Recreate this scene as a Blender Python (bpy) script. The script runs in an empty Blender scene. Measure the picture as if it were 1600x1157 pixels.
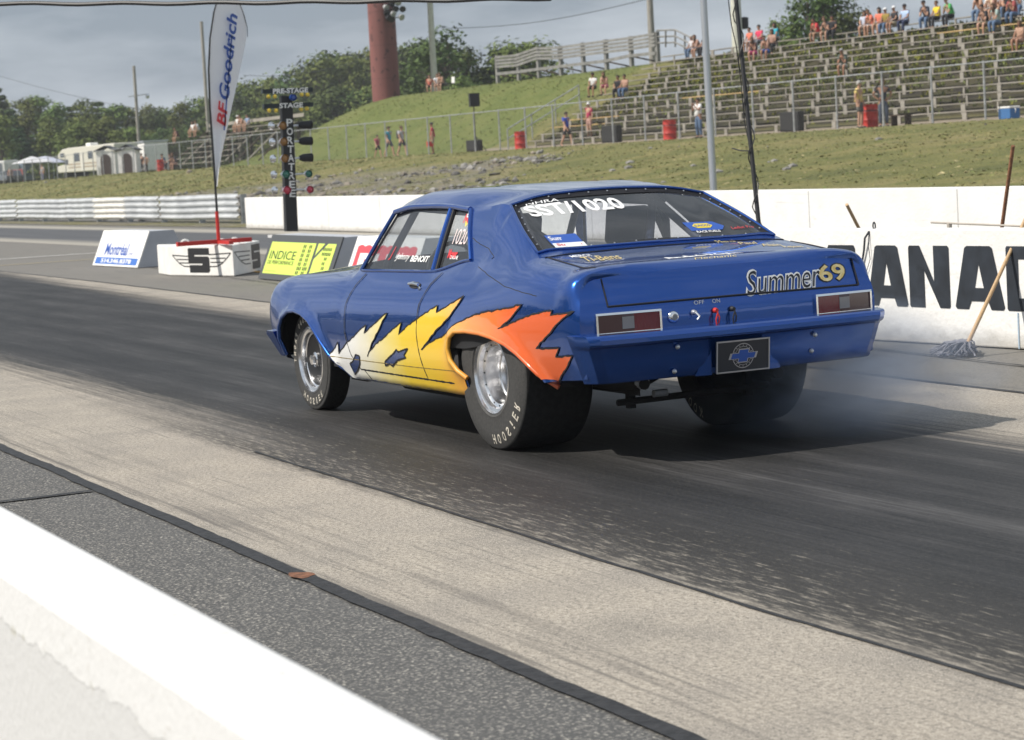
import bpy, bmesh, math, random
from mathutils import Vector, Matrix, noise
from mathutils.bvhtree import BVHTree
from mathutils.geometry import delaunay_2d_cdt
random.seed(7)
R = math.radians
# ------------------------------------------------------------------ camera
scene = bpy.context.scene
F_PX = 3609.5
CAM = Vector((-11.313, 5.876, 1.569))
YAW, PITCH, ROLL = -0.426247, -0.079598, -0.055027
_d = Vector((math.cos(YAW)*math.cos(PITCH), math.sin(YAW)*math.cos(PITCH), math.sin(PITCH)))
_r = _d.cross(Vector((0, 0, 1))).normalized(); _u = _r.cross(_d)
CR = _r*math.cos(ROLL)+_u*math.sin(ROLL); CU = -_r*math.sin(ROLL)+_u*math.cos(ROLL)
cam = bpy.data.cameras.new('camera'); camo = bpy.data.objects.new('camera', cam)
scene.collection.objects.link(camo)
camo.matrix_world = Matrix(((CR.x, CU.x, -_d.x, CAM.x), (CR.y, CU.y, -_d.y, CAM.y), (CR.z, CU.z, -_d.z, CAM.z), (0, 0, 0, 1)))
cam.sensor_width = 36; cam.lens = 36*F_PX/1600; cam.shift_y = -45.5/1600
cam.clip_start = .1; cam.clip_end = 4000
cam.dof.use_dof = True; cam.dof.focus_distance = 12.0; cam.dof.aperture_fstop = 7.0
scene.camera = camo
# ------------------------------------------------------------------ light
SUN_EL, SUN_ROT = R(47), R(10)
w = bpy.data.worlds.new('World'); scene.world = w; w.use_nodes = True
nt = w.node_tree; nt.nodes.clear(); N = nt.nodes.new; LK = nt.links.new
wo = N('ShaderNodeOutputWorld'); bg = N('ShaderNodeBackground'); sky = N('ShaderNodeTexSky')
sky.sky_type = 'NISHITA'; sky.sun_disc = False; sky.sun_elevation = SUN_EL; sky.sun_rotation = SUN_ROT
sky.air_density = 1.2; sky.dust_density = 2.5
tc = N('ShaderNodeTexCoord'); mp = N('ShaderNodeMapping'); mp.inputs['Scale'].default_value = (1.6, 1.6, 7.0)
nz = N('ShaderNodeTexNoise'); nz.inputs['Scale'].default_value = 3.6; nz.inputs['Detail'].default_value = 6; nz.inputs['Roughness'].default_value = .55
cr = N('ShaderNodeValToRGB'); cr.color_ramp.elements[0].position = .38; cr.color_ramp.elements[1].position = .62
cr.color_ramp.elements[0].color = (2.9, 3.5, 4.25, 1); cr.color_ramp.elements[1].color = (6.2, 6.8, 7.5, 1)
mx = N('ShaderNodeMixRGB'); mx.inputs[0].default_value = .88
LK(tc.outputs['Generated'], mp.inputs[0]); LK(mp.outputs[0], nz.inputs[0]); LK(nz.outputs[0], cr.inputs[0])
LK(sky.outputs[0], mx.inputs[1]); LK(cr.outputs[0], mx.inputs[2]); LK(mx.outputs[0], bg.inputs[0])
bg.inputs[1].default_value = .095; LK(bg.outputs[0], wo.inputs[0])
sun = bpy.data.lights.new('sun', 'SUN'); sun.energy = 4.8; sun.angle = R(.6); sun.color = (1, .94, .85)
suno = bpy.data.objects.new('sun', sun); scene.collection.objects.link(suno)
sd = Vector((math.sin(SUN_ROT)*math.cos(SUN_EL), math.cos(SUN_ROT)*math.cos(SUN_EL), math.sin(SUN_EL)))
suno.rotation_euler = (-sd).to_track_quat('-Z', 'Y').to_euler(); suno.location = (0, 10, 20)
scene.view_settings.view_transform = 'Standard'; scene.view_settings.look = 'None'
scene.view_settings.exposure = 0.1; scene.view_settings.gamma = 1
# ------------------------------------------------------------------ helpers
def ray(x, y): return _d+CR*((x-800)/F_PX)-CU*((y-533)/F_PX)
def at_z(x, y, z=0.): v = ray(x, y); return CAM+v*((z-CAM.z)/v.z)
def at_y(x, y, Y): v = ray(x, y); return CAM+v*((Y-CAM.y)/v.y)
def at_x(x, y, X): v = ray(x, y); return CAM+v*((X-CAM.x)/v.x)
def at_d(x, y, D): return CAM+ray(x, y)*D
col = scene.collection
def tag(o, label=None, cat=None, group=None, kind=None):
    if label: o['label'] = label
    if cat: o['category'] = cat
    if group: o['group'] = group
    if kind: o['kind'] = kind
    return o
def empty(name, loc=(0, 0, 0), rz=0., label=None, cat=None, group=None):
    o = bpy.data.objects.new(name, None); o.empty_display_size = .2; col.objects.link(o)
    o.location = loc; o.rotation_euler = (0, 0, rz); tag(o, label, cat, group); return o
def lerp(a, b, t): return a+(b-a)*t
def sstep(a, b, x):
    t = max(0., min(1., (x-a)/(b-a))); return t*t*(3-2*t)
class MB:
    def __init__(s): s.v = []; s.f = []; s.m = []; s.cur = 0
    def add(s, vs, fs):
        o = len(s.v); s.v += [Vector(p) for p in vs]; s.f += [tuple(i+o for i in f) for f in fs]; s.m += [s.cur]*len(fs); return s
    def box(s, a, b, M=None):
        (x0, y0, z0), (x1, y1, z1) = a, b
        vs = [Vector(p) for p in ((x0,y0,z0),(x1,y0,z0),(x1,y1,z0),(x0,y1,z0),(x0,y0,z1),(x1,y0,z1),(x1,y1,z1),(x0,y1,z1))]
        if M: vs = [M@p for p in vs]
        return s.add(vs, [(0,3,2,1),(4,5,6,7),(0,1,5,4),(1,2,6,5),(2,3,7,6),(3,0,4,7)])
    def cbox(s, c, d, M=None):
        return s.box([c[i]-d[i]/2 for i in range(3)], [c[i]+d[i]/2 for i in range(3)], M)
    def tube(s, pts, r, n=8, cap=True, closed=False):
        pts = [Vector(p) for p in pts]; k = len(pts); rr = r if isinstance(r, (list, tuple)) else [r]*k
        vs = []; up = None
        for i, p in enumerate(pts):
            a = pts[(i-1) % k] if (i or closed) else p; b = pts[(i+1) % k] if (i < k-1 or closed) else p
            t = (b-a).normalized()
            if up is None: up = Vector((0, 0, 1)) if abs(t.z) < .9 else Vector((1, 0, 0))
            e = (up-t*up.dot(t)); e = e.normalized() if e.length > 1e-6 else t.orthogonal().normalized(); up = e; q = t.cross(e)
            for j in range(n):
                an = 2*math.pi*j/n; vs.append(p+(e*math.cos(an)+q*math.sin(an))*rr[i])
        fs = []
        for i in range(k if closed else k-1):
            for j in range(n):
                a = i*n+j; b = i*n+(j+1) % n; c = ((i+1) % k)*n+(j+1) % n; d = ((i+1) % k)*n+j; fs.append((a, b, c, d))
        if cap and not closed: fs += [tuple(range(n))[::-1], tuple((k-1)*n+j for j in range(n))]
        return s.add(vs, fs)
    def lathe(s, prof, n=48, M=None, close=False):   # prof: (radius, axial) about local Y
        vs = []
        for i in range(n):
            an = 2*math.pi*i/n
            for (r, y) in prof: vs.append(Vector((r*math.cos(an), y, r*math.sin(an))))
        if M: vs = [M@p for p in vs]
        k = len(prof); fs = []
        for i in range(n):
            for j in range(k-1+(1 if close else 0)):
                j2 = (j+1) % k; i2 = (i+1) % n
                fs.append((i*k+j, i*k+j2, i2*k+j2, i2*k+j))
        return s.add(vs, fs)
    def prism(s, poly, fn, t0, t1):        # poly 2D, fn(u,v,t)->xyz
        n = len(poly); vs = [fn(u, v, t0) for u, v in poly]+[fn(u, v, t1) for u, v in poly]
        fs = [tuple(range(n)), tuple(range(2*n-1, n-1, -1))]+[(i, i+n, (i+1) % n+n, (i+1) % n) for i in range(n)]
        return s.add(vs, fs)
    def build(s, name, mats, parent=None, smooth=False, loc=None, rot=None, angle=None):
        me = bpy.data.meshes.new(name); me.from_pydata([tuple(p) for p in s.v], [], s.f)
        mats = mats if isinstance(mats, (list, tuple)) else [mats]
        for m in mats: me.materials.append(m)
        if len(mats) > 1: me.polygons.foreach_set('material_index', s.m)
        bm = bmesh.new(); bm.from_mesh(me); bmesh.ops.recalc_face_normals(bm, faces=bm.faces); bm.to_mesh(me); bm.free()
        if smooth:
            me.polygons.foreach_set('use_smooth', [True]*len(me.polygons))
            me.set_sharp_from_angle(angle=R(angle or 38))
        o = bpy.data.objects.new(name, me); col.objects.link(o)
        if parent: o.parent = parent
        if loc is not None: o.location = loc
        if rot is not None: o.rotation_euler = rot
        return o
def copy_tree(o, parent=None, loc=None, rz=None):
    c = o.copy(); col.objects.link(c)
    if parent: c.parent = parent
    if loc is not None: c.location = loc
    if rz is not None: c.rotation_euler = (0, 0, rz)
    for ch in list(o.children): copy_tree(ch, c)
    return c
def bevel(o, wd, seg=2, ang=35):
    m = o.modifiers.new('bevel', 'BEVEL'); m.width = wd; m.segments = seg; m.limit_method = 'ANGLE'; m.angle_limit = R(ang)
    return o
# ------------------------------------------------------------------ materials
MATS = {}
def mat(name, c, rough=.6, metal=0., var=.0, scale=8., bump=0., bscale=60., coat=0., spec=None, stretch=(1, 1, 1), c2=None, det=5, ramp=(.35, .65), trans=0., alpha=1., emit=None):
    if name in MATS: return MATS[name]
    m = bpy.data.materials.new(name); m.use_nodes = True; n = m.node_tree; b = n.nodes['Principled BSDF']
    b.inputs['Roughness'].default_value = rough; b.inputs['Metallic'].default_value = metal
    b.inputs['Base Color'].default_value = (*c, 1)
    if coat: b.inputs['Coat Weight'].default_value = coat; b.inputs['Coat Roughness'].default_value = .03
    if spec is not None: b.inputs['Specular IOR Level'].default_value = spec
    if trans: b.inputs['Transmission Weight'].default_value = trans
    if emit: b.inputs['Emission Color'].default_value = (*emit[:3], 1); b.inputs['Emission Strength'].default_value = emit[3]
    if var or c2 or bump:
        t = n.nodes.new('ShaderNodeTexCoord'); mp = n.nodes.new('ShaderNodeMapping'); mp.inputs['Scale'].default_value = stretch
        n.links.new(t.outputs['Object'], mp.inputs[0])
    if var or c2:
        z = n.nodes.new('ShaderNodeTexNoise'); z.inputs['Scale'].default_value = scale; z.inputs['Detail'].default_value = det
        n.links.new(mp.outputs[0], z.inputs[0])
        r = n.nodes.new('ShaderNodeValToRGB'); r.color_ramp.elements[0].position = ramp[0]; r.color_ramp.elements[1].position = ramp[1]
        ca = c if c2 else [x*(1-var) for x in c]; cb = c2 if c2 else [min(1, x*(1+var)) for x in c]
        r.color_ramp.elements[0].color = (*ca, 1); r.color_ramp.elements[1].color = (*cb, 1)
        n.links.new(z.outputs[0], r.inputs[0]); n.links.new(r.outputs[0], b.inputs['Base Color'])
    if bump:
        z2 = n.nodes.new('ShaderNodeTexNoise'); z2.inputs['Scale'].default_value = bscale; z2.inputs['Detail'].default_value = 4
        n.links.new(mp.outputs[0], z2.inputs[0]); bp = n.nodes.new('ShaderNodeBump'); bp.inputs['Strength'].default_value = bump; bp.inputs['Distance'].default_value = .02
        n.links.new(z2.outputs[0], bp.inputs['Height']); n.links.new(bp.outputs[0], b.inputs['Normal'])
    MATS[name] = m; return m
class G:   # small node-graph helper
    def __init__(s, name):
        s.m = bpy.data.materials.new(name); s.m.use_nodes = True; s.n = s.m.node_tree; s.b = s.n.nodes['Principled BSDF']; MATS[name] = s.m
        t = s.n.nodes.new('ShaderNodeTexCoord'); s.co = t.outputs['Object']
    def L(s, a, b): s.n.links.new(a, b)
    def sep(s):
        q = s.n.nodes.new('ShaderNodeSeparateXYZ'); s.L(s.co, q.inputs[0]); return q.outputs
    def noise(s, scale, stretch=(1, 1, 1), det=5, rough=.5, off=(0, 0, 0)):
        mp = s.n.nodes.new('ShaderNodeMapping'); mp.inputs['Scale'].default_value = stretch; mp.inputs['Location'].default_value = off; s.L(s.co, mp.inputs[0])
        z = s.n.nodes.new('ShaderNodeTexNoise'); z.inputs['Scale'].default_value = scale; z.inputs['Detail'].default_value = det; z.inputs['Roughness'].default_value = rough
        s.L(mp.outputs[0], z.inputs[0]); return z.outputs[0]
    def vor(s, scale, stretch=(1, 1, 1)):
        mp = s.n.nodes.new('ShaderNodeMapping'); mp.inputs['Scale'].default_value = stretch; s.L(s.co, mp.inputs[0])
        z = s.n.nodes.new('ShaderNodeTexVoronoi'); z.inputs['Scale'].default_value = scale; s.L(mp.outputs[0], z.inputs[0]); return z.outputs
    def math(s, op, a, b=None, c=None, clamp=False):
        q = s.n.nodes.new('ShaderNodeMath'); q.operation = op; q.use_clamp = clamp
        for i, x in enumerate((a, b, c)):
            if x is None: continue
            if isinstance(x, (int, float)): q.inputs[i].default_value = x
            else: s.L(x, q.inputs[i])
        return q.outputs[0]
    def map(s, x, a, b, c=0., d=1.):
        q = s.n.nodes.new('ShaderNodeMapRange'); s.L(x, q.inputs[0])
        for i, v in enumerate((a, b, c, d)): q.inputs[i+1].default_value = v
        return q.outputs[0]
    def ramp(s, x, els, interp='LINEAR'):
        q = s.n.nodes.new('ShaderNodeValToRGB'); e = q.color_ramp; e.interpolation = interp; s.L(x, q.inputs[0])
        for i, (p, c) in enumerate(els):
            k = e.elements[i] if i < 2 else e.elements.new(p)
            k.position = p; k.color = (*c, 1)
        return q.outputs[0]
    def mix(s, f, a, b, mode='MIX'):
        q = s.n.nodes.new('ShaderNodeMixRGB'); q.blend_type = mode
        for i, x in enumerate((f, a, b)):
            if isinstance(x, (int, float)): q.inputs[i].default_value = x
            elif isinstance(x, tuple): q.inputs[i].default_value = (*x, 1)
            else: s.L(x, q.inputs[i])
        return q.outputs[0]
    def bump(s, h, st=.3, dist=.01):
        q = s.n.nodes.new('ShaderNodeBump'); q.inputs['Strength'].default_value = st; q.inputs['Distance'].default_value = dist
        s.L(h, q.inputs['Height']); s.L(q.outputs[0], s.b.inputs['Normal'])
    def out(s, colr, rough=None):
        s.L(colr, s.b.inputs['Base Color'])
        if rough is not None:
            if isinstance(rough, (int, float)): s.b.inputs['Roughness'].default_value = rough
            else: s.L(rough, s.b.inputs['Roughness'])
        return s.m
def glass(name, tint, rough=.02, refl=1.):
    m = bpy.data.materials.new(name); m.use_nodes = True; n = m.node_tree; n.nodes.clear()
    o = n.nodes.new('ShaderNodeOutputMaterial'); tr = n.nodes.new('ShaderNodeBsdfTransparent'); tr.inputs[0].default_value = (*tint, 1)
    g = n.nodes.new('ShaderNodeBsdfGlossy'); g.inputs['Roughness'].default_value = rough
    f = n.nodes.new('ShaderNodeLayerWeight'); f.inputs[0].default_value = .5; pw = n.nodes.new('ShaderNodeMath'); pw.operation = 'POWER'; pw.inputs[1].default_value = 4.5; n.links.new(f.outputs['Facing'], pw.inputs[0])
    mt = n.nodes.new('ShaderNodeMath'); mt.operation = 'MULTIPLY_ADD'; mt.inputs[1].default_value = refl; mt.inputs[2].default_value = .05
    d = n.nodes.new('ShaderNodeBsdfDiffuse'); d.inputs[0].default_value = (.35, .37, .4, 1); m0 = n.nodes.new('ShaderNodeMixShader'); m0.inputs[0].default_value = .10
    mx = n.nodes.new('ShaderNodeMixShader'); n.links.new(pw.outputs[0], mt.inputs[0]); n.links.new(mt.outputs[0], mx.inputs[0])
    n.links.new(tr.outputs[0], m0.inputs[1]); n.links.new(d.outputs[0], m0.inputs[2])
    n.links.new(m0.outputs[0], mx.inputs[1]); n.links.new(g.outputs[0], mx.inputs[2]); n.links.new(mx.outputs[0], o.inputs[0])
    MATS[name] = m; return m
WHITE = mat('white_paint', (.86, .85, .82), .55, var=.05, scale=3, bump=.12, bscale=40)
BLACK = mat('black_paint', (.02, .02, .022), .5)
DARKMETAL = mat('dark_metal', (.03, .03, .033), .45, .6)
GALV = mat('galvanised_steel', (.42, .43, .44), .5, .5, var=.2, scale=5)
ALU = mat('aluminium', (.6, .62, .65), .4, .8)
CHROME = mat('chrome', (.9, .9, .91), .14, 1.)
POLISH = mat('polished_alloy', (.92, .92, .93), .22, 1., var=.05, scale=20)
REDP = mat('red_paint', (.55, .03, .025), .45)
# flat text / mark helper
def text_mesh(s, size=1., bold=0., shear=0., sx=1., spacing=1., align='CENTER'):
    cu = bpy.data.curves.new('t', 'FONT'); cu.body = s; cu.size = size; cu.offset = bold; cu.shear = shear
    cu.align_x = align; cu.align_y = 'CENTER'; cu.space_character = spacing; cu.resolution_u = 3
    o = bpy.data.objects.new('t', cu); col.objects.link(o)
    dg = bpy.context.evaluated_depsgraph_get(); me = bpy.data.meshes.new_from_object(o.evaluated_get(dg))
    vs = [(v.co.x*sx, v.co.y) for v in me.vertices]; fs = [tuple(p.vertices) for p in me.polygons]
    bpy.data.objects.remove(o); bpy.data.curves.remove(cu); bpy.data.meshes.remove(me)
    return vs, fs
def fit_text(s, w, h, **k):     # text scaled to exactly w x h, centred
    vs, fs = text_mesh(s, **k); xs = [v[0] for v in vs]; ys = [v[1] for v in vs]
    x0, x1, y0, y1 = min(xs), max(xs), min(ys), max(ys)
    return [((x-(x0+x1)/2)*w/(x1-x0), (y-(y0+y1)/2)*h/(y1-y0)) for x, y in vs], fs
def cdt(poly, step=None, holes=()):
    pts = [Vector(p) for p in poly]; edges = [(i, (i+1) % len(poly)) for i in range(len(poly))]
    if step:
        xs = [p[0] for p in poly]; ys = [p[1] for p in poly]; x = min(xs)+step/2
        while x < max(xs):
            y = min(ys)+step/2
            while y < max(ys): pts.append(Vector((x+random.uniform(-.1, .1)*step, y+random.uniform(-.1, .1)*step))); y += step
            x += step
    r = delaunay_2d_cdt(pts, edges, [], 1, 1e-6)
    return [tuple(v) for v in r[0]], [tuple(f) for f in r[2]]
def subdiv_poly(poly, step):
    o = []
    for i, a in enumerate(poly):
        b = poly[(i+1) % len(poly)]; n = max(1, int(math.hypot(b[0]-a[0], b[1]-a[1])/step))
        o += [(lerp(a[0], b[0], j/n), lerp(a[1], b[1], j/n)) for j in range(n)]
    return o
# ================================================================== ground and track
def sheet(name, pts, z, m, nx=1):
    mb = MB(); mb.add([(x, y, z) for x, y in pts], [tuple(range(len(pts)))]); return tag(mb.build(name, m), kind='structure')
g = G('coarse_asphalt'); v = g.vor(58.); n1 = g.noise(75., det=3); n2 = g.noise(1.2, det=4); n3 = g.noise(18., det=4)
c = g.mix(g.map(v[0], .10, .46), (.21, .20, .188), (.072, .072, .071)); c = g.mix(g.map(n1, .56, .68), c, (.38, .36, .32)); c = g.mix(g.map(n2, .35, .7, 0, .35), c, (.10, .10, .10)); c = g.mix(g.map(n3, .6, .75, 0, .25), c, (.05, .05, .05))
g.bump(g.math('ADD', v[0], n1), .5, .006); ASPH = g.out(c, .9)
g = G('median_asphalt'); n1 = g.noise(60., det=5); n2 = g.noise(.6, det=4); n4 = g.noise(5, (.15, 1, 1), det=4)
c = g.mix(g.map(n1, .3, .7), (.115, .11, .10), (.215, .20, .18)); c = g.mix(g.map(n2, .3, .7, 0, .3), c, (.16, .155, .14)); c = g.mix(g.map(n4, .55, .7, 0, .3), c, (.08, .08, .08))
g.bump(n1, .4, .006); MEDI = g.out(c, .9)
g = G('track_surface'); S = g.sep(); X, Y = S[0], S[1]
conc = g.mix(g.map(g.noise(42., det=5, rough=.7), .40, .60), (.25, .222, .185), (.45, .405, .34))
conc = g.mix(g.map(g.noise(2.2, det=5), .3, .7, 0, .7), conc, (.235, .215, .19))
conc = g.mix(g.map(g.vor(46.)[0], .0, .20, .75, 0), conc, (.10, .09, .08)); conc = g.mix(g.map(g.noise(.9, det=6, rough=.7), .52, .70, 0, .6), conc, (.155, .145, .13)); conc = g.mix(g.map(g.noise(160., det=2), .58, .64, 0, .8), conc, (.60, .55, .48)); conc = g.mix(g.map(g.noise(70., det=2, off=(4, 4, 0)), .60, .66, 0, .75), conc, (.09, .085, .08))
st1 = g.noise(1.6, (.10, 9, 1), det=7, rough=.65); st2 = g.noise(2.5, (.38, 17, 1), det=8, rough=.75, off=(3, 1, 0)); pat = g.noise(1.1, (.5, 1.2, 1), det=7, rough=.7); st3 = g.noise(1.0, (.16, 3.2, 1), det=4, off=(9, 2, 0))
fine = g.noise(85., (.4, 1, 1), det=4, rough=.7)
yy = g.math('ADD', Y, g.map(st1, 0, 1, -.55, .55)); yy = g.math('ADD', yy, g.map(st2, 0, 1, -.42, .42))
near = g.map(g.math('ADD', Y, g.map(g.noise(6., (.5, 1, 1), det=6, rough=.7), 0, 1, -.10, .10)), 1.90, 2.02, 1, 0); nearleft = g.math('MULTIPLY', g.map(X, .5, 5), g.map(yy, 1.35, 1.85)); near = g.math('MULTIPLY', near, g.math('SUBTRACT', 1., nearleft)); far = g.map(g.math('ADD', yy, g.math('MULTIPLY', X, .055)), -1.55, -1.05, 0, 1)
rub = g.math('MULTIPLY', near, far)
# two darker grooves and a worn band next to each
rubc = g.ramp(g.math('ADD', g.math('ADD', g.math('MULTIPLY', st2, .42), g.math('MULTIPLY', st3, .33)), g.math('MULTIPLY', pat, .25)), [(.42, (.009, .009, .009)), (.49, (.018, .018, .018)), (.55, (.034, .033, .033)), (.64, (.085, .083, .082))])
rubc = g.mix(g.map(fine, .52, .70, 0, .45), rubc, (.10, .092, .084))
# light scratches in the band between the groove and the bare concrete
scr = g.noise(10., (.5, 4.5, 1), det=9, rough=.82, off=(2, 7, 0)); thr = g.map(Y, .5, 1.98, .69, .49)
ed = g.math('MULTIPLY', g.math('SUBTRACT', scr, thr), 12., clamp=True)
rubc = g.mix(g.map(Y, 1.0, 1.9, 0, .35), rubc, (.085, .075, .062)); rubc = g.mix(g.math('MULTIPLY', ed, .85), rubc, (.32, .29, .24))
sr = g.noise(4., (.5, 3.5, 1), det=9, rough=.8, off=(1, 3, 0)); rubc = g.mix(g.math('MULTIPLY', g.math('SUBTRACT', sr, .635), 14., clamp=True), rubc, (.19, .172, .145))
sk = g.math('MULTIPLY', g.map(g.noise(1.3, (.12, 30, 1), det=3, off=(5, 5, 0)), .56, .72, 0, .6), g.map(g.noise(.8, det=3), .46, .6))
conc = g.mix(sk, conc, (.10, .095, .09))
sm = g.math('MULTIPLY', g.map(Y, 2.35, 2.9), g.map(g.noise(2., (.18, 7, 1), det=8, rough=.72, off=(6, 6, 0)), .50, .62, 0, .7)); conc = g.mix(sm, conc, (.085, .08, .075))
tot = g.mix(rub, conc, rubc)
n = g.n.nodes.new('ShaderNodeMath')
g.L(g.math('ADD', fine, g.noise(50., det=4)), n.inputs[0]); n.operation = 'MULTIPLY'; n.inputs[1].default_value = .5
g.bump(n.outputs[0], .45, .006)
g.b.inputs['Specular IOR Level'].default_value = .35
TRACK = g.out(tot, g.map(rub, 0, 1, .92, .64))
g = G('far_lane_surface'); S = g.sep()
q = g.noise(1.5, (.06, 5, 1), det=5); cc = g.mix(g.map(g.noise(40.), .3, .7), (.28, .26, .22), (.38, .35, .30))
yy = g.math('ADD', S[1], g.map(q, 0, 1, -.5, .5)); rb = g.math('MULTIPLY', g.map(yy, -12.6, -12.1, 0, 1), g.map(yy, -9.1, -8.4, 1, 0))
FARL = g.out(g.mix(rb, cc, g.mix(g.map(q, .3, .7), (.045, .047, .05), (.10, .10, .105))), .7)
TAR = mat('tar_seam', (.022, .022, .023), .65, var=.4, scale=20, bump=.3, bscale=40)
sheet('ground', [(-1500, -2500), (2500, -2500), (2500, 1500), (-1500, 1500)], -.25, mat('far_grass', (.07, .095, .03), .9, c2=(.12, .12, .05), scale=.05))
sheet('apron_asphalt', [(-40, 2.5), (260, 2.5), (260, 14), (-40, 14)], -.004, ASPH)
sheet('median', [(-40, -8.3), (260, -8.3), (260, -2.2), (-40, -2.2)], -.008, MEDI)
sheet('track', [(-40, -1.64), (0, -2.52), (24, -3.05), (260, -3.5), (260, 3.0), (-40, 3.0)], 0, TRACK)
sheet('far_lane', [(-40, -13.3), (260, -13.3), (260, -7.9), (-40, -7.9)], -.004, FARL)
sheet('far_shoulder', [(-40, -19), (260, -19), (260, -13.2), (-40, -13.2)], -.012, MEDI)
def wobble_strip(name, pts, w, z, m, amp=.012, seed=0):
    pts = [Vector((*p, 0)) for p in pts]; mb = MB(); L = []
    for a, b in zip(pts, pts[1:]):
        n = max(1, int((b-a).length/.12)); n = min(n, 400)
        L += [(a.lerp(b, i/n), (b-a).normalized()) for i in range(n)]
    L.append((pts[-1], (pts[-1]-pts[-2]).normalized())); vs = []
    for p, t in L:
        q = Vector((-t.y, t.x, 0)); o = noise.noise(Vector((p.x*1.3, p.y*1.3, seed)))*amp*1.5
        vs += [p+q*(w/2+o+noise.noise(Vector((p.x*6, p.y*6, seed+3)))*amp)+Vector((0, 0, z)), p-q*(w/2-o+noise.noise(Vector((p.x*6, p.y*6, seed+7)))*amp)+Vector((0, 0, z))]
    mb.add(vs, [(2*i, 2*i+1, 2*i+3, 2*i+2) for i in range(len(L)-1)])
    return tag(mb.build(name, m), kind='structure')
wobble_strip('tar_seam', [(-14, 3.02), (-3.8, 3.01), (2.6, 3.0), (12, 3.0), (40, 3.0)], .072, .004, TAR)
wobble_strip('tar_seam', [(.05, 4.7), (.14, 3.05)], .05, .004, TAR, .008, 2)
wobble_strip('tar_seam', [(-20, -2.08), (0, -2.52), (24, -3.05), (60, -3.3)], .05, .004, TAR, .01, 3)
wobble_strip('tar_seam', [(-6, -3.0), (1.24, -3.50), (6, -3.8), (14, -4.1)], .03, .004, TAR, .01, 4)
wobble_strip('pavement_crack', [(-12, 1.9), (-4.7, 1.99), (-2.5, 1.95), (1, 1.9)], .022, .004, TAR, .008, 5)
wobble_strip('pavement_crack', [(9, -4.0), (18, -4.3), (30, -5.2)], .025, .004, TAR, .01, 6)
for X, m_, w_ in ((37.3, WHITE, .13), (33.5, mat('yellow_line', (.45, .36, .16), .8), .10)):
    wobble_strip('lane_line', [(X, -7.9), (X+.2, -3.1)], w_, .004, m_, .006, 8)
wobble_strip('lane_line', [(22.6, -5.4), (23.2, -5.4)], .10, .005, mat('orange_mark', (.65, .38, .08), .8), .006, 9)
m = MB(); cpt = at_z(475, 900); m.add([(cpt.x+.07*math.cos(a)*(1+.3*math.sin(3*a)), 3.01+.05*math.sin(a), .0055) for a in [k*.5236 for k in range(12)]], [tuple(range(12))])
tag(m.build('rust_stain', mat('rust_stain', (.17, .075, .04), .9, var=.4, scale=40)), kind='structure')
# terrain ----------------------------------------------------------
def terr(X, Y):
    t = (-14.6-Y)/25.4
    h = 1.9*sstep(0, 1, t)*(.55+.45*min(1, max(0, t))) if t < 1 else 1.9
    if t > 0: h += .10*noise.noise(Vector((X*.15, Y*.2, 0)))*sstep(0, .2, t)*sstep(1.0, .8, t) if t < 1 else 0
    if t > 0: h -= .25*sstep(48, 75, X)*sstep(0, .3, t)*sstep(1.02, .6, t)
    if Y < -45.2:
        k = 1-sstep(143, 172, X-max(0, -50-Y)*.2)
        up = min((-45.2-Y)*.4125, 4.45) if X < 104 else 4.5*sstep(-45.5, -57.5, Y)
        up *= (1-sstep(-61, -85, Y))
        h += up*k
        h -= 1.2*sstep(-60, -90, Y)
    if X > 150: h -= .35*sstep(150, 220, X)*sstep(.3, 1, t)
    return h
xs = [-60+i*4 for i in range(15)]+[0+i*1.5 for i in range(134)]+[201+i*6 for i in range(40)]
ys = [-14.2-i*.9 for i in range(55)]+[-64-i*4 for i in range(30)]
mb = MB(); mb.v = [Vector((x, y, terr(x, y))) for x in xs for y in ys]; ny = len(ys)
mb.f = [(i*ny+j, (i+1)*ny+j, (i+1)*ny+j+1, i*ny+j+1) for i in range(len(xs)-1) for j in range(ny-1)]; mb.m = [0]*len(mb.f)
g = G('bank_grass'); S = g.sep()
a1 = g.noise(.35, det=6, rough=.6); a2 = g.noise(4., (1, 1, 1), det=6, rough=.7); a3 = g.noise(1.2, (.5, 2, 1), det=5)
c = g.ramp(a1, [(.30, (.080, .095, .020)), (.46, (.145, .150, .036)), (.58, (.22, .195, .065)), (.72, (.29, .24, .11))])
c = g.mix(g.map(a2, .3, .7, 0, .6), c, (.20, .19, .07)); c = g.mix(g.map(a3, .55, .75, 0, .6), c, (.055, .075, .02))
bx = g.math('ADD', S[0], g.math('MULTIPLY', S[1], 1.5))    # rubble part of the slope starts past a slanting edge
rk = g.math('MULTIPLY', g.map(bx, 21, 26), g.map(g.math('SUBTRACT', S[1], g.map(S[0], 75, 125, -38, -24)), -.5, 2.5, 0, 1)); rk = g.math('MULTIPLY', rk, g.map(g.noise(.5, det=4), .40, .55, .25, .95))
rock = g.mix(g.map(g.noise(3., det=6, rough=.7), .35, .65), (.12, .10, .085), (.30, .27, .245))
c = g.mix(g.math('MULTIPLY', rk, .75), c, rock)
pth = g.math('MULTIPLY', g.map(S[1], -45.8, -45.2, 0, 1), g.map(g.math('ADD', S[1], g.map(a2, 0, 1, -.6, .6)), -41.4, -40.9, 1, 0)); pth = g.math('MULTIPLY', pth, g.map(S[0], 165, 180, 1, 0))
c = g.mix(pth, c, g.mix(a2, (.26, .21, .16), (.36, .31, .25)))
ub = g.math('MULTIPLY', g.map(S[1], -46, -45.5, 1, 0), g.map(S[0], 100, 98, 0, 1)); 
c = g.mix(g.math('MULTIPLY', ub, g.map(a3, .35, .62, 1, .72)), c, (.022, .017, .012))  # shade between the bench rows put into the ground colour
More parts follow.
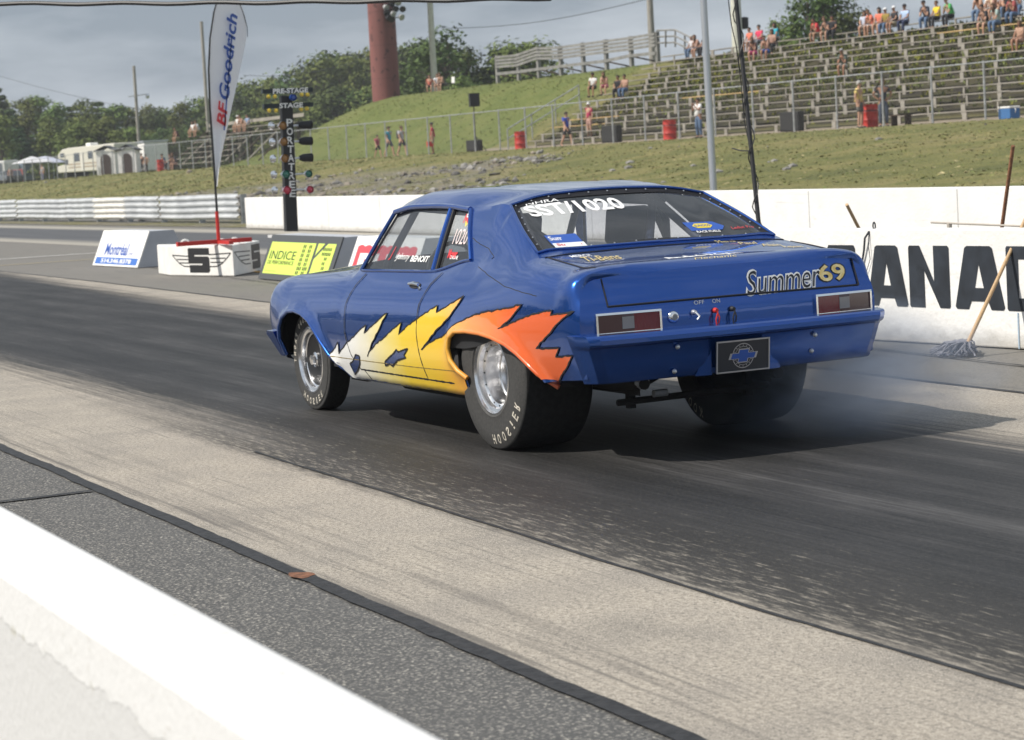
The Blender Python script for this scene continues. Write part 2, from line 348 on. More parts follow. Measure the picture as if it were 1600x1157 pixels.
gr = g.math('MULTIPLY', g.map(S[1], -46.5, -46, 1, 0), g.map(S[0], 103, 106, 0, 1))
c = g.mix(g.math('MULTIPLY', gr, .6), c, g.mix(a2, (.07, .12, .015), (.14, .18, .035)))
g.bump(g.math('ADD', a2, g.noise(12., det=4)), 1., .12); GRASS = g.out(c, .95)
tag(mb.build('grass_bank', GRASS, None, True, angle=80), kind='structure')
# ================================================================== the car
CARROT = .0285
car = empty('drag_race_car', (0, 0, 0), CARROT, 'blue two-door drag race car with painted flames along its side, on the track', 'race car')
Mc = Matrix.Rotation(CARROT, 4, 'Z'); Mci = Mc.inverted()
g = G('blue_metallic_paint')
fl = g.vor(900.); b_ = g.b
g.out(g.mix(g.map(fl[0], 0, .6), (.008, .058, .27), (.015, .096, .42)), .22)
b_.inputs['Metallic'].default_value = .8; b_.inputs['Coat Weight'].default_value = 1.; b_.inputs['Coat Roughness'].default_value = .015
g.bump(g.noise(5., det=2), .06, .02)
BLUE = g.m
CARIN = mat('black_interior', (.018, .019, .022), .8); GAP = mat('panel_gap_black', (.01, .01, .014), .7)
CAGE = mat('roll_cage_navy', (.02, .028, .06), .5); UNDER = mat('underbody_black', (.012, .012, .013), .8)
g = G('flame_paint'); S = g.sep(); gn = g.noise(3., det=2)
tx = g.math('ADD', S[0], g.map(gn, 0, 1, -.12, .12)); tx = g.map(tx, -.9, 2.4)
c = g.ramp(tx, [(.0, (.62, .10, .02)), (.17, (.80, .13, .02)), (.30, (.85, .26, .04)), (.38, (.88, .42, .05)), (.45, (.86, .54, .02)), (.60, (.84, .60, .03)), (.68, (.82, .68, .22)), (.77, (.80, .76, .58)), (.84, (.82, .82, .80))])
g.b.inputs['Coat Weight'].default_value = 1; g.b.inputs['Coat Roughness'].default_value = .04
FLAME = g.out(c, .4)
# control grid: station -> 12 points from sill to roof centre
def tailx(Y, Z):
    z = [(.0, -1.045), (.55, -1.05), (.75, -1.05), (.80, -1.04), (.93, -.985), (1.2, -.95)]
    for (a, xa), (b, xb) in zip(z, z[1:]):
        if Z <= b: x = lerp(xa, xb, (Z-a)/(b-a)); break
    return x-.04+.045*(Y/.88)**2
def st(x, side, top): return [Vector((x, *p)) for p in side]+[Vector(p) if len(p) == 3 else Vector((x, *p)) for p in top]
ST = [
 st(-1.06, [(.80,.43),(.855,.445),(.872,.56),(.882,.68),(.874,.79),(.845,.875)], [(.79,.925),(.725,.938),(.56,.948),(.38,.955),(.19,.959),(0,.96)]),
 st(-1.00, [(.80,.42),(.862,.44),(.882,.56),(.897,.68),(.89,.80),(.857,.895)], [(.795,.942),(.73,.956),(.56,.966),(.38,.972),(.19,.976),(0,.977)]),
 st(-.80, [(.81,.41),(.872,.425),(.902,.55),(.917,.68),(.905,.82),(.872,.925)], [(.805,.972),(.735,.985),(.56,.995),(.38,1.0),(.19,1.004),(0,1.005)]),
 st(-.58, [(.81,.385),(.875,.40),(.91,.53),(.925,.68),(.91,.84),(.876,.945)], [(.81,.996),(.735,1.012),(.56,1.022),(.38,1.027),(.19,1.03),(0,1.032)]),
 st(-.37, [(.81,.36),(.875,.375),(.912,.52),(.925,.68),(.908,.84),(.872,.945)], [(.815,1.008),(.765,1.032),(.725,1.042),(.47,1.05),(.23,1.054),(0,1.056)]),
 st(-.33, [(.81,.35),(.875,.365),(.912,.52),(.925,.68),(.907,.84),(.871,.945)], [(.815,1.012),(.768,1.043),(.722,1.058),(.47,1.068),(.23,1.072),(0,1.074)]),
 st(-.10, [(.81,.30),(.875,.315),(.915,.49),(.925,.66),(.905,.82),(.862,.93)], [(.80,1.03),(.748,1.105),(.682,1.165),(.45,1.188),(.22,1.197),(0,1.20)]),
 st(.17, [(.81,.26),(.875,.275),(.915,.44),(.925,.62),(.90,.80),(.85,.915)], [(.79,1.02),(.725,1.16),(.20,.602,1.300),(.22,.43,1.335),(.23,.21,1.350),(.235,0,1.354)]),
 st(.26, [(.81,.26),(.875,.275),(.915,.43),(.925,.61),(.898,.80),(.848,.91)], [(.785,1.01),(.72,1.165),(.29,.615,1.312),(.30,.45,1.353),(.30,.22,1.370),(.30,0,1.374)]),
 st(.50, [(.81,.26),(.875,.275),(.915,.42),(.925,.61),(.896,.79),(.845,.90)], [(.40,.775,1.012),(.53,.712,1.155),(.66,.635,1.285),(.58,.53,1.36),(.55,.27,1.383),(.55,0,1.388)]),
 st(.86, [(.81,.26),(.875,.275),(.915,.42),(.925,.60),(.895,.775),(.84,.88)], [(.86,.785,.945),(.87,.715,1.12),(.88,.635,1.30),(.88,.54,1.372),(.88,.28,1.398),(.88,0,1.403)]),
 st(1.25, [(.81,.255),(.875,.27),(.915,.42),(.922,.60),(.892,.77),(.835,.872)], [(.785,.935),(.712,1.12),(.635,1.305),(.54,1.37),(.28,1.397),(0,1.403)]),
 st(1.60, [(.81,.255),(.875,.27),(.913,.42),(.92,.60),(.888,.765),(.83,.865)], [(1.62,.78,.93),(1.57,.71,1.11),(1.52,.635,1.298),(1.55,.54,1.36),(1.58,.28,1.385),(1.60,0,1.39)]),
 st(2.00, [(.81,.255),(.872,.27),(.91,.41),(.916,.59),(.882,.76),(.825,.858)], [(1.98,.775,.925),(1.85,.71,1.10),(1.72,.64,1.272),(1.77,.53,1.325),(1.87,.28,1.345),(1.91,0,1.35)]),
 st(2.05, [(.81,.255),(.872,.27),(.91,.41),(.915,.59),(.88,.76),(.825,.857)], [(2.05,.765,.925),(1.93,.69,1.10),(1.80,.60,1.262),(1.86,.50,1.30),(1.95,.27,1.32),(1.98,0,1.325)]),
 st(2.12, [(.81,.255),(.872,.27),(.908,.41),(.913,.59),(.88,.758),(.823,.856)], [(2.13,.745,.918),(2.24,.66,.94),(2.33,.55,.955),(2.40,.38,.965),(2.45,.19,.97),(2.46,0,.972)]),
 st(2.22, [(.81,.26),(.87,.275),(.905,.41),(.912,.59),(.878,.757),(.822,.855)], [(2.22,.74,.905),(2.30,.65,.925),(2.38,.54,.94),(2.44,.37,.952),(2.49,.19,.957),(2.50,0,.96)]),
 st(2.6, [(.80,.27),(.865,.285),(.90,.42),(.908,.59),(.873,.752),(.815,.845)], [(2.6,.735,.888),(2.62,.64,.90),(2.64,.53,.915),(2.66,.36,.935),(2.68,.18,.945),(2.68,0,.947)]),
 st(3.0, [(.79,.28),(.85,.30),(.89,.44),(.90,.60),(.866,.742),(.81,.828)], [(.735,.868),(.64,.88),(.53,.893),(.36,.915),(.18,.925),(0,.927)]),
 st(3.3, [(.78,.33),(.835,.35),(.872,.46),(.882,.60),(.856,.74),(.805,.818)], [(.735,.852),(.64,.86),(.53,.868),(.36,.88),(.18,.89),(0,.892)]),
 st(3.44, [(.76,.38),(.81,.40),(.845,.48),(.858,.60),(.840,.725),(.795,.795)], [(.728,.828),(.63,.834),(.52,.842),(.36,.852),(.18,.858),(0,.86)]),
 st(3.50, [(.74,.40),(.79,.41),(.82,.49),(.835,.60),(.82,.70),(.775,.765)], [(.71,.79),(.61,.797),(.5,.803),(.35,.81),(.18,.814),(0,.816)]),
]
for i in (0,):
    for p in ST[i]: p.x = tailx(p.y, p.z)
def crv(p0, p1, p2, p3, t):
    # centripetal-ish Catmull-Rom with clamped tangents
    d1 = (p2-p1).length or 1e-6; d0 = (p1-p0).length or d1; d2 = (p3-p2).length or d1
    m1 = ((p1-p0)/d0*d1*d1/(d0+d1)+(p2-p1)/d1*d0*d1/(d0+d1)) if (p1-p0).length > 1e-6 else (p2-p1)
    m2 = ((p2-p1)/d1*d2*d1/(d1+d2)+(p3-p2)/d2*d1*d1/(d1+d2)) if (p3-p2).length > 1e-6 else (p2-p1)
    t2 = t*t; t3 = t2*t
    return p1*(2*t3-3*t2+1)+m1*(t3-2*t2+t)+p2*(-2*t3+3*t2)+m2*(t3-t2)
LINV = {5, 6, 8}
SHARPK = {1, 6, 8}      # rows where the section has a crease
SHARPS = {4, 5, 7, 8, 13, 14, 15, 16}   # stations with a crease across the top rows
def PS(u, v):
    i = min(int(u), len(ST)-2); j = min(int(v), 10); tu = u-i; tv = v-j
    rows = []
    for jj in (j-1, j, j+1, j+2):
        if jj < 0 or jj > 11: rows.append(None); continue
        brk = jj >= 7
        a = ST[i-1][jj] if i > 0 and not (brk and i in SHARPS) else ST[i][jj]
        d = ST[i+2][jj] if i+2 < len(ST) and not (brk and i+1 in SHARPS) else ST[i+1][jj]
        rows.append(crv(a, ST[i][jj], ST[i+1][jj], d, tu))
    p1, p2 = rows[1], rows[2]
    gh = 6.9 < u+0 < 15.5
    if rows[0] is None or (j in SHARPK and gh) or j == 1: p0 = p1
    else: p0 = rows[0]
    if rows[3] is None:
        p3 = Vector((p1.x, -p1.y, p1.z)) if j == 10 else p2
    elif (j+1 in SHARPK and gh) or j+1 == 1: p3 = p2
    else: p3 = rows[3]
    return crv(p0, p1, p2, p3, tv)
US = []
for i in range(len(ST)-1):
    L = max(.012, max((ST[i+1][k]-ST[i][k]).length for k in (3, 8))); n = max(2, int(L/.028)); US += [i+j/n for j in range(n)]
US.append(float(len(ST)-1))
NV = 5; VS = [j/NV for j in range(11*NV+1)]
ARCH_R = [(.27,.20),(.27,.375),(.33,.415),(.405,.47),(.425,.535),(.395,.60),(.33,.632),(.18,.640),(0,.636),(-.14,.622),(-.30,.592),(-.42,.552),(-.52,.50),(-.60,.45),(-.68,.38),(-.76,.20)]
ARCH_F = [(3.18,.15),(3.20,.35),(3.19,.46),(3.15,.54),(3.08,.602),(2.97,.645),(2.84,.652),(2.71,.637),(2.58,.600),(2.47,.545),(2.37,.475),(2.26,.40),(2.14,.33),(2.02,.262),(1.97,.15)]
def seg_dist(p, poly):
    best = 9
    for a, b in zip(poly, poly[1:]):
        ax, az = a; bx, bz = b; dx, dz = bx-ax, bz-az; t = max(0, min(1, ((p[0]-ax)*dx+(p[1]-az)*dz)/(dx*dx+dz*dz)))
        best = min(best, math.hypot(p[0]-ax-dx*t, p[1]-az-dz*t))
    return best
def surf(u, v):
    p = PS(u, v)
    if v < 5 and p.z > .34:
        d = min(seg_dist((p.x, p.z), ARCH_R[2:-1]), seg_dist((p.x, p.z), ARCH_F[2:-1]))
        if d < .13: p = p+Vector((0, .022*math.exp(-(d/.035)**2), 0))
    return p
def inwin(u, v):
    if 9 <= u <= 13 and 6 <= v <= 8: return 'side'
    if 5 <= u <= 7 and v >= 8: return 'rear'
    if 14 <= u <= 15 and v >= 6.5: return 'front'
    return None
P = [[surf(u, v) for v in VS] for u in US]
body = MB(); lining = MB()
vid = {}
def addgrid(mb, cond, off=0.):
    ids = {}
    for s in (1, -1):
        for a in range(len(US)-1):
            for b in range(len(VS)-1):
                if not cond((US[a]+US[a+1])/2, (VS[b]+VS[b+1])/2): continue
                q = []
                for (x, y) in ((a, b), (a+1, b), (a+1, b+1), (a, b+1)):
                    p = P[x][y]; key = (x, y, s if abs(p.y) > 1e-6 else 0)
                    if key not in ids:
                        if off:
                            x0, x1 = max(x-1, 0), min(x+1, len(US)-1); y0, y1 = max(y-1, 0), min(y+1, len(VS)-1)
                            nn = (P[x1][y]-P[x0][y]).cross(P[x][y1]-P[x][y0]); nn = nn.normalized() if nn.length > 1e-9 else Vector((0, 0, 1))
                            if nn.y < -.05 or (abs(nn.y) <= .05 and nn.z < 0): nn = -nn
                            if nn.dot(Vector((0, .5, 1))) < 0: nn = -nn
                            p = p-nn*off
                        ids[key] = len(mb.v); mb.v.append(Vector((p.x, p.y*s, p.z)))
                    q.append(ids[key])
                if s < 0: q = q[::-1]
                if len(set(q)) == 4: mb.f.append(tuple(q)); mb.m.append(mb.cur)
addgrid(body, lambda u, v: inwin(u, v) is None)
bo = body.build('body', BLUE, car, True, angle=32)
bm = bmesh.new(); bm.from_mesh(bo.data)
# rounded arches cut out along their lip line
for poly in (ARCH_R, ARCH_F):
    x0 = min(p[0] for p in poly)-.03; x1 = max(p[0] for p in poly)+.03; z1 = max(p[1] for p in poly)+.03
    cx = sum(p[0] for p in poly)/len(poly); cz = sum(p[1] for p in poly)/len(poly)
    for a, b in zip(poly, poly[1:]+poly[:1]):
        fs = [f for f in bm.faces if abs(f.calc_center_median().y) > .6 and x0 < f.calc_center_median().x < x1 and f.calc_center_median().z < z1]
        geom = set(fs)
        for f in fs: geom.update(f.edges); geom.update(f.verts)
        nrm = Vector((b[1]-a[1], 0, -(b[0]-a[0])))
        bmesh.ops.bisect_plane(bm, geom=list(geom), dist=1e-5, plane_co=Vector((a[0], 0, a[1])), plane_no=nrm)
    def inside(p):
        c = False
        for (ax, az), (bx, bz) in zip(poly, poly[1:]+poly[:1]):
            if (az > p.z) != (bz > p.z) and p.x < (bx-ax)*(p.z-az)/(bz-az)+ax: c = not c
        return c
    kill = [f for f in bm.faces if abs(f.calc_center_median().y) > .6 and inside(f.calc_center_median())]
    bmesh.ops.delete(bm, geom=kill, context='FACES')
for f in bm.faces: f.smooth = True
bm.to_mesh(bo.data)
carbvh = BVHTree.FromBMesh(bm); bm.free()
bo.data.set_sharp_from_angle(angle=R(32))
def hit_side(x, z, s=1, lift=.0):
    r = carbvh.ray_cast(Vector((x, s*1.5, z)), Vector((0, -s, 0)))
    if r[0] is None: return None
    return r[0]+Vector((0, s, 0))*lift if r[1] is None else r[0]+(r[1] if r[1].y*s > 0 else -r[1])*lift
# tail panel
half = [(P[0][j].y, P[0][j].z) for j in range(len(VS)) if VS[j] >= 1]
outl = half[:-1]+[(0, half[-1][1])]+[(-y, z) for y, z in half[:-1][::-1]]
outl = outl+[(y*.85*-1, .44) for y in (1-.2*k for k in range(1, 10))][::-1] if False else outl
vs, fs = cdt(outl, .035)
tm = MB(); tm.add([(tailx(y, z), y, z) for y, z in vs], fs)
tailo = tm.build('tail_panel', BLUE, car, True)
tb = BVHTree.FromPolygons([v.co for v in tailo.data.vertices], [tuple(p.vertices) for p in tailo.data.polygons])
# front face
half = [(P[-1][j].y, P[-1][j].z, P[-1][j].x) for j in range(len(VS)) if VS[j] >= 1]
outl = [(y, z) for y, z, x in half]+[(-y, z) for y, z, x in half[:-1][::-1]]
vs, fs = cdt(outl, .08); tm = MB(); tm.add([(3.5+.05*(1-(y/.8)**2)*(1 if abs(y) < .74 else 0), y, z) for y, z in vs], fs)
tm.build('grille', mat('grille_black', (.02, .02, .02), .5), car, True)
# dark lining inside, floor, dash
addgrid(lining, lambda u, v: (v > 8 and 7 < u < 14) or (v > 6 and 6.0 < u < 9 and v < 8) or (2.5 < v < 6 and 5 < u < 15), .025)
lining.build('cabin_lining', CARIN, car, True)
m = MB(); m.box((.3, -.78, .30), (3.2, .78, .33)); m.box((-.95, -.42, .40), (.3, .42, .43)); m.box((1.98, -.76, .36), (2.02, .76, .86)); m.box((1.75, -.74, .80), (2.15, .74, .885))
m.box((-.42, -.70, .44), (-.38, .70, 1.02)); m.box((-.42, -.72, .985), (.35, .72, 1.0))
m.build('cabin_floor', CARIN, car)
# wheel wells
for nm, poly, yi in (('rear', ARCH_R, .40), ('front', ARCH_F, .45)):
    for s in (1, -1):
        m = MB(); pp = [(x, z) for x, z in poly if z > .25]; n = len(pp)
        outer = []
        for x, z in pp:
            q0_ = Vector((x-sum(p[0] for p in pp)/n, z-.33)).normalized()*.014; h = hit_side(x+q0_.x, z+q0_.y, s) or hit_side(x+q0_.x, z+q0_.y+.02, s); outer.append(Vector((x, (h.y if h else s*.9)-s*.012, z)))
        cx = sum(p[0] for p in pp)/n
        inner = [Vector((lerp(p.x, cx, -.12), s*yi, p.z+.16)) for p in outer]
        mid = [Vector((lerp(p.x, cx, -.10), p.y-s*.06, p.z+.10*(p.z > .45))) for p in outer]
        m.add(outer+mid+inner, [(i, i+1, i+1+n, i+n) for i in range(n-1)]+[(i+n, i+1+n, i+1+2*n, i+2*n) for i in range(n-1)])
        m.add([Vector((p.x, p.y, .2)) if 0 else p for p in inner]+[Vector((p.x, p.y, .30)) for p in inner], [(i, i+1, i+1+n, i+n) for i in range(n-1)])
        m.build('wheel_well', UNDER, car)
        # painted rolled lip
        lp = [Vector((p.x, p.y+s*.008, p.z)) for p in outer]
        m = MB(); m.tube(lp, .014, 10); m.build('arch_lip', BLUE if nm == 'front' or s < 0 else FLAME, car, True)
# glass
TINT = glass('tinted_window', (.74, .76, .80), .03, 1.); TINTR = glass('rear_window_glass', (.84, .86, .90), .03, .9)
for nm, key, mt in (('side_window', 'side', TINT), ('rear_window', 'rear', TINTR), ('windshield', 'front', glass('clear_windshield', (.85, .88, .88), .02, 1.))):
    gm = MB(); addgrid(gm, lambda u, v: inwin(u, v) == key, .012)
    if key == 'side':
        for s in (1, -1):
            g1 = MB(); idx = [i for i, f in enumerate(gm.f) if gm.v[f[0]].y*s > 0]
            rm = {}
            for i in idx:
                q = []
                for k in gm.f[i]:
                    if k not in rm: rm[k] = len(g1.v); g1.v.append(gm.v[k])
                    q.append(rm[k])
                g1.f.append(tuple(q)); g1.m.append(0)
            g1.build('side_window', mt, car, True)
    else: gm.build(nm, mt, car, True)
# ------------------------------------------------------------------ paint marks lying on the body
def pix_car(x, y):
    o = Mci@CAM; dv = (Mci.to_3x3()@ray(x, y)).normalized(); r = carbvh.ray_cast(o, dv)
    return r[0]
def crop1(q): return [(400+x/2.516, 260+y/2.516) for x, y in q]
def side_decal(name, poly, m, lift=.004, step=.03, s=1, dense=.012, parent=car):
    vs, fs = cdt(subdiv_poly(poly, dense), step); V = []; ok = []
    for x, z in vs:
        h = hit_side(x, z, s, lift); ok.append(h is not None); V.append(h if h else Vector((x, s*.9, z)))
    mb = MB(); mb.add(V, [f for f in fs if all(ok[i] for i in f)]); o = mb.build(name, m, parent, True, angle=180); return o
def side_ribbon(name, pts, wd, m, lift=.0055, parent=car):
    L = []
    for a, b in zip(pts, pts[1:]):
        n = max(1, int(math.hypot(b[0]-a[0], b[1]-a[1])/.012)); L += [(lerp(a[0], b[0], i/n), lerp(a[1], b[1], i/n)) for i in range(n)]
    L.append(pts[-1]); mb = MB(); V = []; ok = []
    for i, p in enumerate(L):
        a = L[max(i-1, 0)]; b = L[min(i+1, len(L)-1)]; dx, dz = b[0]-a[0], b[1]-a[1]; l = math.hypot(dx, dz) or 1
        nx, nz_ = -dz/l, dx/l; w1 = wd*(.7+.8*random.random())
        for k in (-1, 1):
            h = hit_side(p[0]+nx*w1/2*k, p[1]+nz_*w1/2*k, 1, lift); ok.append(h is not None); V.append(h or Vector((0, 0, 0)))
    mb.add(V, [(2*i, 2*i+1, 2*i+3, 2*i+2) for i in range(len(L)-1) if all(ok[2*i:2*i+4])]); return mb.build(name, m, parent)
top = crop1([(290,740),(325,690),(328,737),(352,703),(395,660),(436,624),(427,656),(466,621),(518,577),(487,640),(462,688),(441,748),(447,727),(481,694),(531,650),(574,613),(563,662),(601,624),(651,589),(716,547),(711,575),(760,546),(820,509),(791,552),(760,596),(716,640),(652,722),(691,690),(741,664),(791,618),(851,589),(900,574),(941,567),(1047,544),(1003,600),(953,640),(1041,600),(1101,580),(1167,567),(1160,586),(1252,570),(1196,612),(1151,664),(1103,717),(1194,713),(1180,749),(1247,744),(1226,790),(1204,848)])
def xz(q):
    o = []
    for p in q:
        h = pix_car(*p)
        if h: o.append((h.x, h.z))
    return o
topx = xz(top)
# a ragged edge: small random teeth along the outline
rg = []
rr = random.Random(3)
for a, b in zip(topx, topx[1:]):
    n = max(1, int(math.hypot(b[0]-a[0], b[1]-a[1])/.03))
    for i in range(n): rg.append((lerp(a[0], b[0], i/n)+(rr.uniform(-.004, .004) if i else 0), lerp(a[1], b[1], i/n)+(rr.uniform(-.004, .004) if i else 0)))
rg.append(topx[-1])
arch_in = [(x, z) for x, z in ARCH_R if z > .24 and x > -.66][::-1]
arch_in = [(-.12+(x+.12)*1.004, .35+(z-.35)*1.012) for x, z in arch_in]
bot = [(.23, .268), (.8, .264), (1.4, .262), (1.85, .262), (1.99, .272), (2.08, .31), (2.2, .375)]
poly = rg+[(-.80, .405), (-.66, .395)]+arch_in+bot
fd = side_decal('flame_paint', poly, FLAME)
bs = [(410,745),(395,740),(385,765),(372,775),(384,800),(392,818),(404,800),(412,775)], [(510,768),(545,735),(555,720),(562,730),(600,716),(585,742),(592,752),(560,762),(540,785),(528,776),(512,784)]
for q in bs:
    p = xz(crop1(q)); side_decal('flame_gap', p, BLUE, .0055)
    side_ribbon('flame_outline', p+[p[0]], .009, GAP, .007)
side_ribbon('flame_outline', rg, .0075, GAP)
def vp(q): return [(x, z) for x, z in q]
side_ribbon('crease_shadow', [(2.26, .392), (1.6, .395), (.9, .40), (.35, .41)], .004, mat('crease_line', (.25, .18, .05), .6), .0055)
side_ribbon('panel_gap', [(1.86, .905), (1.93, .84), (1.98, .72), (1.97, .56), (1.90, .42), (1.80, .335), (.45, .335)], .009, GAP, .0045)
side_ribbon('panel_gap', [(.72, .935), (.80, .87), (.86, .76), (.865, .60), (.84, .47), (.80, .335)], .009, GAP, .0045)
side_ribbon('panel_gap', [(1.75, .335), (1.66, .27)], .008, GAP, .0045)
# paint cracks on the quarter panel
def pix_ribbon(name, q, wd, m, lift=.003):
    P_ = [pix_car(*p) for p in q]; P_ = [p for p in P_ if p]; mb = MB(); o = Mci@CAM
    V = []
    for i, p in enumerate(P_):
        a = P_[max(i-1, 0)]; b = P_[min(i+1, len(P_)-1)]; vw = (o-p).normalized(); t = (b-a).normalized(); sd_ = t.cross(vw).normalized()
        V += [p+vw*lift+sd_*wd/2, p+vw*lift-sd_*wd/2]
    mb.add(V, [(2*i, 2*i+1, 2*i+3, 2*i+2) for i in range(len(P_)-1)]); return mb.build(name, m, car)
def jag(q, amp=1.6, n=5):
    o = []
    for a, b in zip(q, q[1:]):
        o += [(lerp(a[0], b[0], i/n)+random.uniform(-amp, amp)*(i > 0), lerp(a[1], b[1], i/n)+random.uniform(-amp, amp)*(i > 0)) for i in range(n)]
    return o+[q[-1]]
pix_ribbon('paint_crack', jag([(738, 372), (750, 382), (763, 388), (772, 402), (768, 405)], .5), .004, GAP)
pix_ribbon('paint_crack', jag([(747, 417), (765, 432), (788, 448), (815, 457), (838, 463)], .6), .004, GAP)
# flat marks on curved panels: lettering thrown onto the surface
def throw(verts, fs, fn, tree_, dr, name, m, lift=.002, parent=car):
    V = []; ok = []
    for u, v in verts:
        o = fn(u, v); r = tree_.ray_cast(o-dr*.6, dr); ok.append(r[0] is not None); V.append((r[0]-dr*lift) if r[0] else o)
    mb = MB(); mb.add(V, [f for f in fs if all(ok[i] for i in f)]); return mb.build(name, m, parent)
LET_W = mat('white_lettering', (.85, .85, .85), .5); LET_G = mat('gold_lettering', (.72, .52, .16), .35, .3, c2=(.85, .72, .4), scale=30)
LET_K = mat('black_lettering', (.012, .014, .02), .5); LET_B = mat('blue_lettering', (.03, .10, .42), .5); LET_R = mat('red_lettering', (.62, .04, .05), .5)
def on_tail(s, Yc, Zc, wd, h, m, ang=0., lift=.003, rough=None, **k):
    vs, fs = fit_text(s, wd, h, **k); ca, sa = math.cos(ang), math.sin(ang)
    return throw(vs, fs, lambda u, v: Vector((-1.0, Yc-(u*ca-v*sa), Zc+u*sa+v*ca)), tb, Vector((1, 0, 0)), 'lettering', m, lift)
# trunk script, with its pale outline
on_tail('Summer', -.315, .862, .50, .135, LET_W, .03, .003, bold=.034, shear=.5)
on_tail('Summer', -.315, .862, .480, .116, LET_K, .03, .0045, bold=-.006, shear=.5)
on_tail('69', -.632, .872, .190, .100, LET_K, .0, .003, bold=.05)
on_tail('69', -.632, .872, .174, .086, LET_G, .0, .0045, bold=.022)
on_tail('OFF', .215, .782, .060, .020, LET_W, 0, .003); on_tail('ON', .115, .782, .045, .020, LET_W, 0, .003)
def on_deck(s, Xc, Yc, wd, h, m, ang=0., **k):
    vs, fs = fit_text(s, wd, h, **k); ca, sa = math.cos(ang), math.sin(ang)
    return throw(vs, fs, lambda u, v: Vector((Xc+u*sa+v*ca, Yc-(u*ca-v*sa), 1.2)), carbvh, Vector((0, 0, -1)), 'lettering', m, .0025)
on_deck('André Pépin', -.86, .045, .45, .13, LET_W, 0, bold=.03, sx=1.3)
on_deck('Mechanic', -.955, .03, .26, .035, LET_G, 0, shear=.4)
on_deck('MERCI!', -.50, .57, .11, .06, LET_W, -.15, bold=.01)
on_deck('Ti-Bens', -.62, .51, .20, .15, LET_G, -.12, bold=.012, shear=.45)
for k in range(5): on_deck(['Merci', 'Paul', 'Alain', 'Rejean', 'Luc'][k], -.42-.10*k, -.36-.08*k, .12, .085, LET_G, -.1, bold=.01, shear=.4)
# deck lid gap
m = MB()
def deckpt(x, y, s):
    r = carbvh.ray_cast(Vector((x, y*s, 1.3)), Vector((0, 0, -1))); return r[0]+Vector((0, 0, .001)) if r[0] else None
for s in (1, -1):
    ye = .722 if s > 0 else .782
    L = [deckpt(x, ye, s) for x in [-.42-.04*i for i in range(14)]]; L = [p for p in L if p]
    zz = [.93, .90, .86, .82, .797]; L += [Vector((tailx(.73, z)-.002, ye*s, z)) for z in zz]
    m.tube(L, .0042, 6)
m.tube([Vector((tailx(y, .797)-.001, y, .797+.004*(1-(y/.735)**2))) for y in [-.782+.12533*i for i in range(13)]], .0055, 6)
m.tube([deckpt(-.42, y, 1) for y in [-.735+.1225*i for i in range(13)]], .004, 6)
m.build('trunk_gap', GAP, car, True)
# side / rear window trims and cage
def rib(pts, r, name, m, n=8):
    mb = MB(); mb.tube(pts, r, n); return mb.build(name, m, car, True)
ui = lambda u: min(range(len(US)), key=lambda i: abs(US[i]-u)); vi = lambda v: int(round(v*NV))
for s in (1, -1):
    F = lambda p, o=0.: Vector((p.x, (p.y+o)*s, p.z))
    base = [F(P[a][vi(6)], .004) for a in range(ui(9), ui(13)+1)]; drip = [F(P[a][vi(8)], .006) for a in range(ui(9), ui(13)+1)]
    rearl = [F(P[ui(9)][b], .004) for b in range(vi(6), vi(8)+1)]; frnt = [F(P[ui(13)][b], .004) for b in range(vi(6), vi(8)+1)]
    rib(drip, .016, 'drip_rail', BLUE); rib(frnt, .013, 'window_frame', BLUE); rib(rearl, .012, 'window_frame', BLUE); rib(base, .009, 'window_frame', BLUE)
    inn = lambda L, dz: [p+Vector((0, -.02*s, dz)) for p in L]
    rib(inn(drip, -.025), .010, 'window_seal', GAP); rib([p+Vector((-.022, -.016*s, -.006)) for p in frnt], .008, 'window_seal', GAP)
    k = ui(10); rib([F(P[k][b], .002)+Vector((.035-.00*b, 0, 0)) for b in range(vi(6), vi(8)+1)], .016, 'b_pillar', BLUE)
    rib([F(P[k][b], -.006)+Vector((-.0, 0, 0)) for b in range(vi(6), vi(8)+1)], .014, 'window_seal', GAP)
rw = [P[ui(5)][b] for b in range(vi(8), vi(11)+1)]; rt = [P[ui(7)][b] for b in range(vi(8), vi(11)+1)]; re_ = [P[a][vi(8)] for a in range(ui(5), ui(7)+1)]
loop = rw[::-1]+re_[1:]+rt[1:]; loop = loop+[Vector((p.x, -p.y, p.z)) for p in loop[::-1][1:-1]]
m = MB(); cen = Vector((-.08, 0, 1.19)); n_ = Vector((-.45, 0, .89))
def band(L, k0, k1, h0, h1):
    A = []; 
    for p in L:
        dcen = (cen-p); dcen -= n_*dcen.dot(n_); dcen.normalize(); A += [p+dcen*k0+n_*h0, p+dcen*k1+n_*h1]
    return A
A = band(loop, -.008, .042, .0, -.006); n2 = len(loop); m.add(A, [(2*i, 2*i+1, (2*i+3) % (2*n2), (2*i+2) % (2*n2)) for i in range(n2)])
m.build('window_seal', GAP, car)
A = band(loop, .018, .018, .003, .003)
for i in range(0, n2, 3):
    p = A[2*i]; m = MB(); m.lathe([(0, 0), (.005, 0), (.004, .003), (0, .004)], 8, Matrix.Translation(p)@n_.to_track_quat('Y', 'Z').to_matrix().to_4x4()); m.build('window_screw', ALU, car)
rib(band(loop, -.012, 0, .004, 0)[::2]+[band(loop, -.012, 0, .004, 0)[0]], .007, 'window_frame', BLUE)
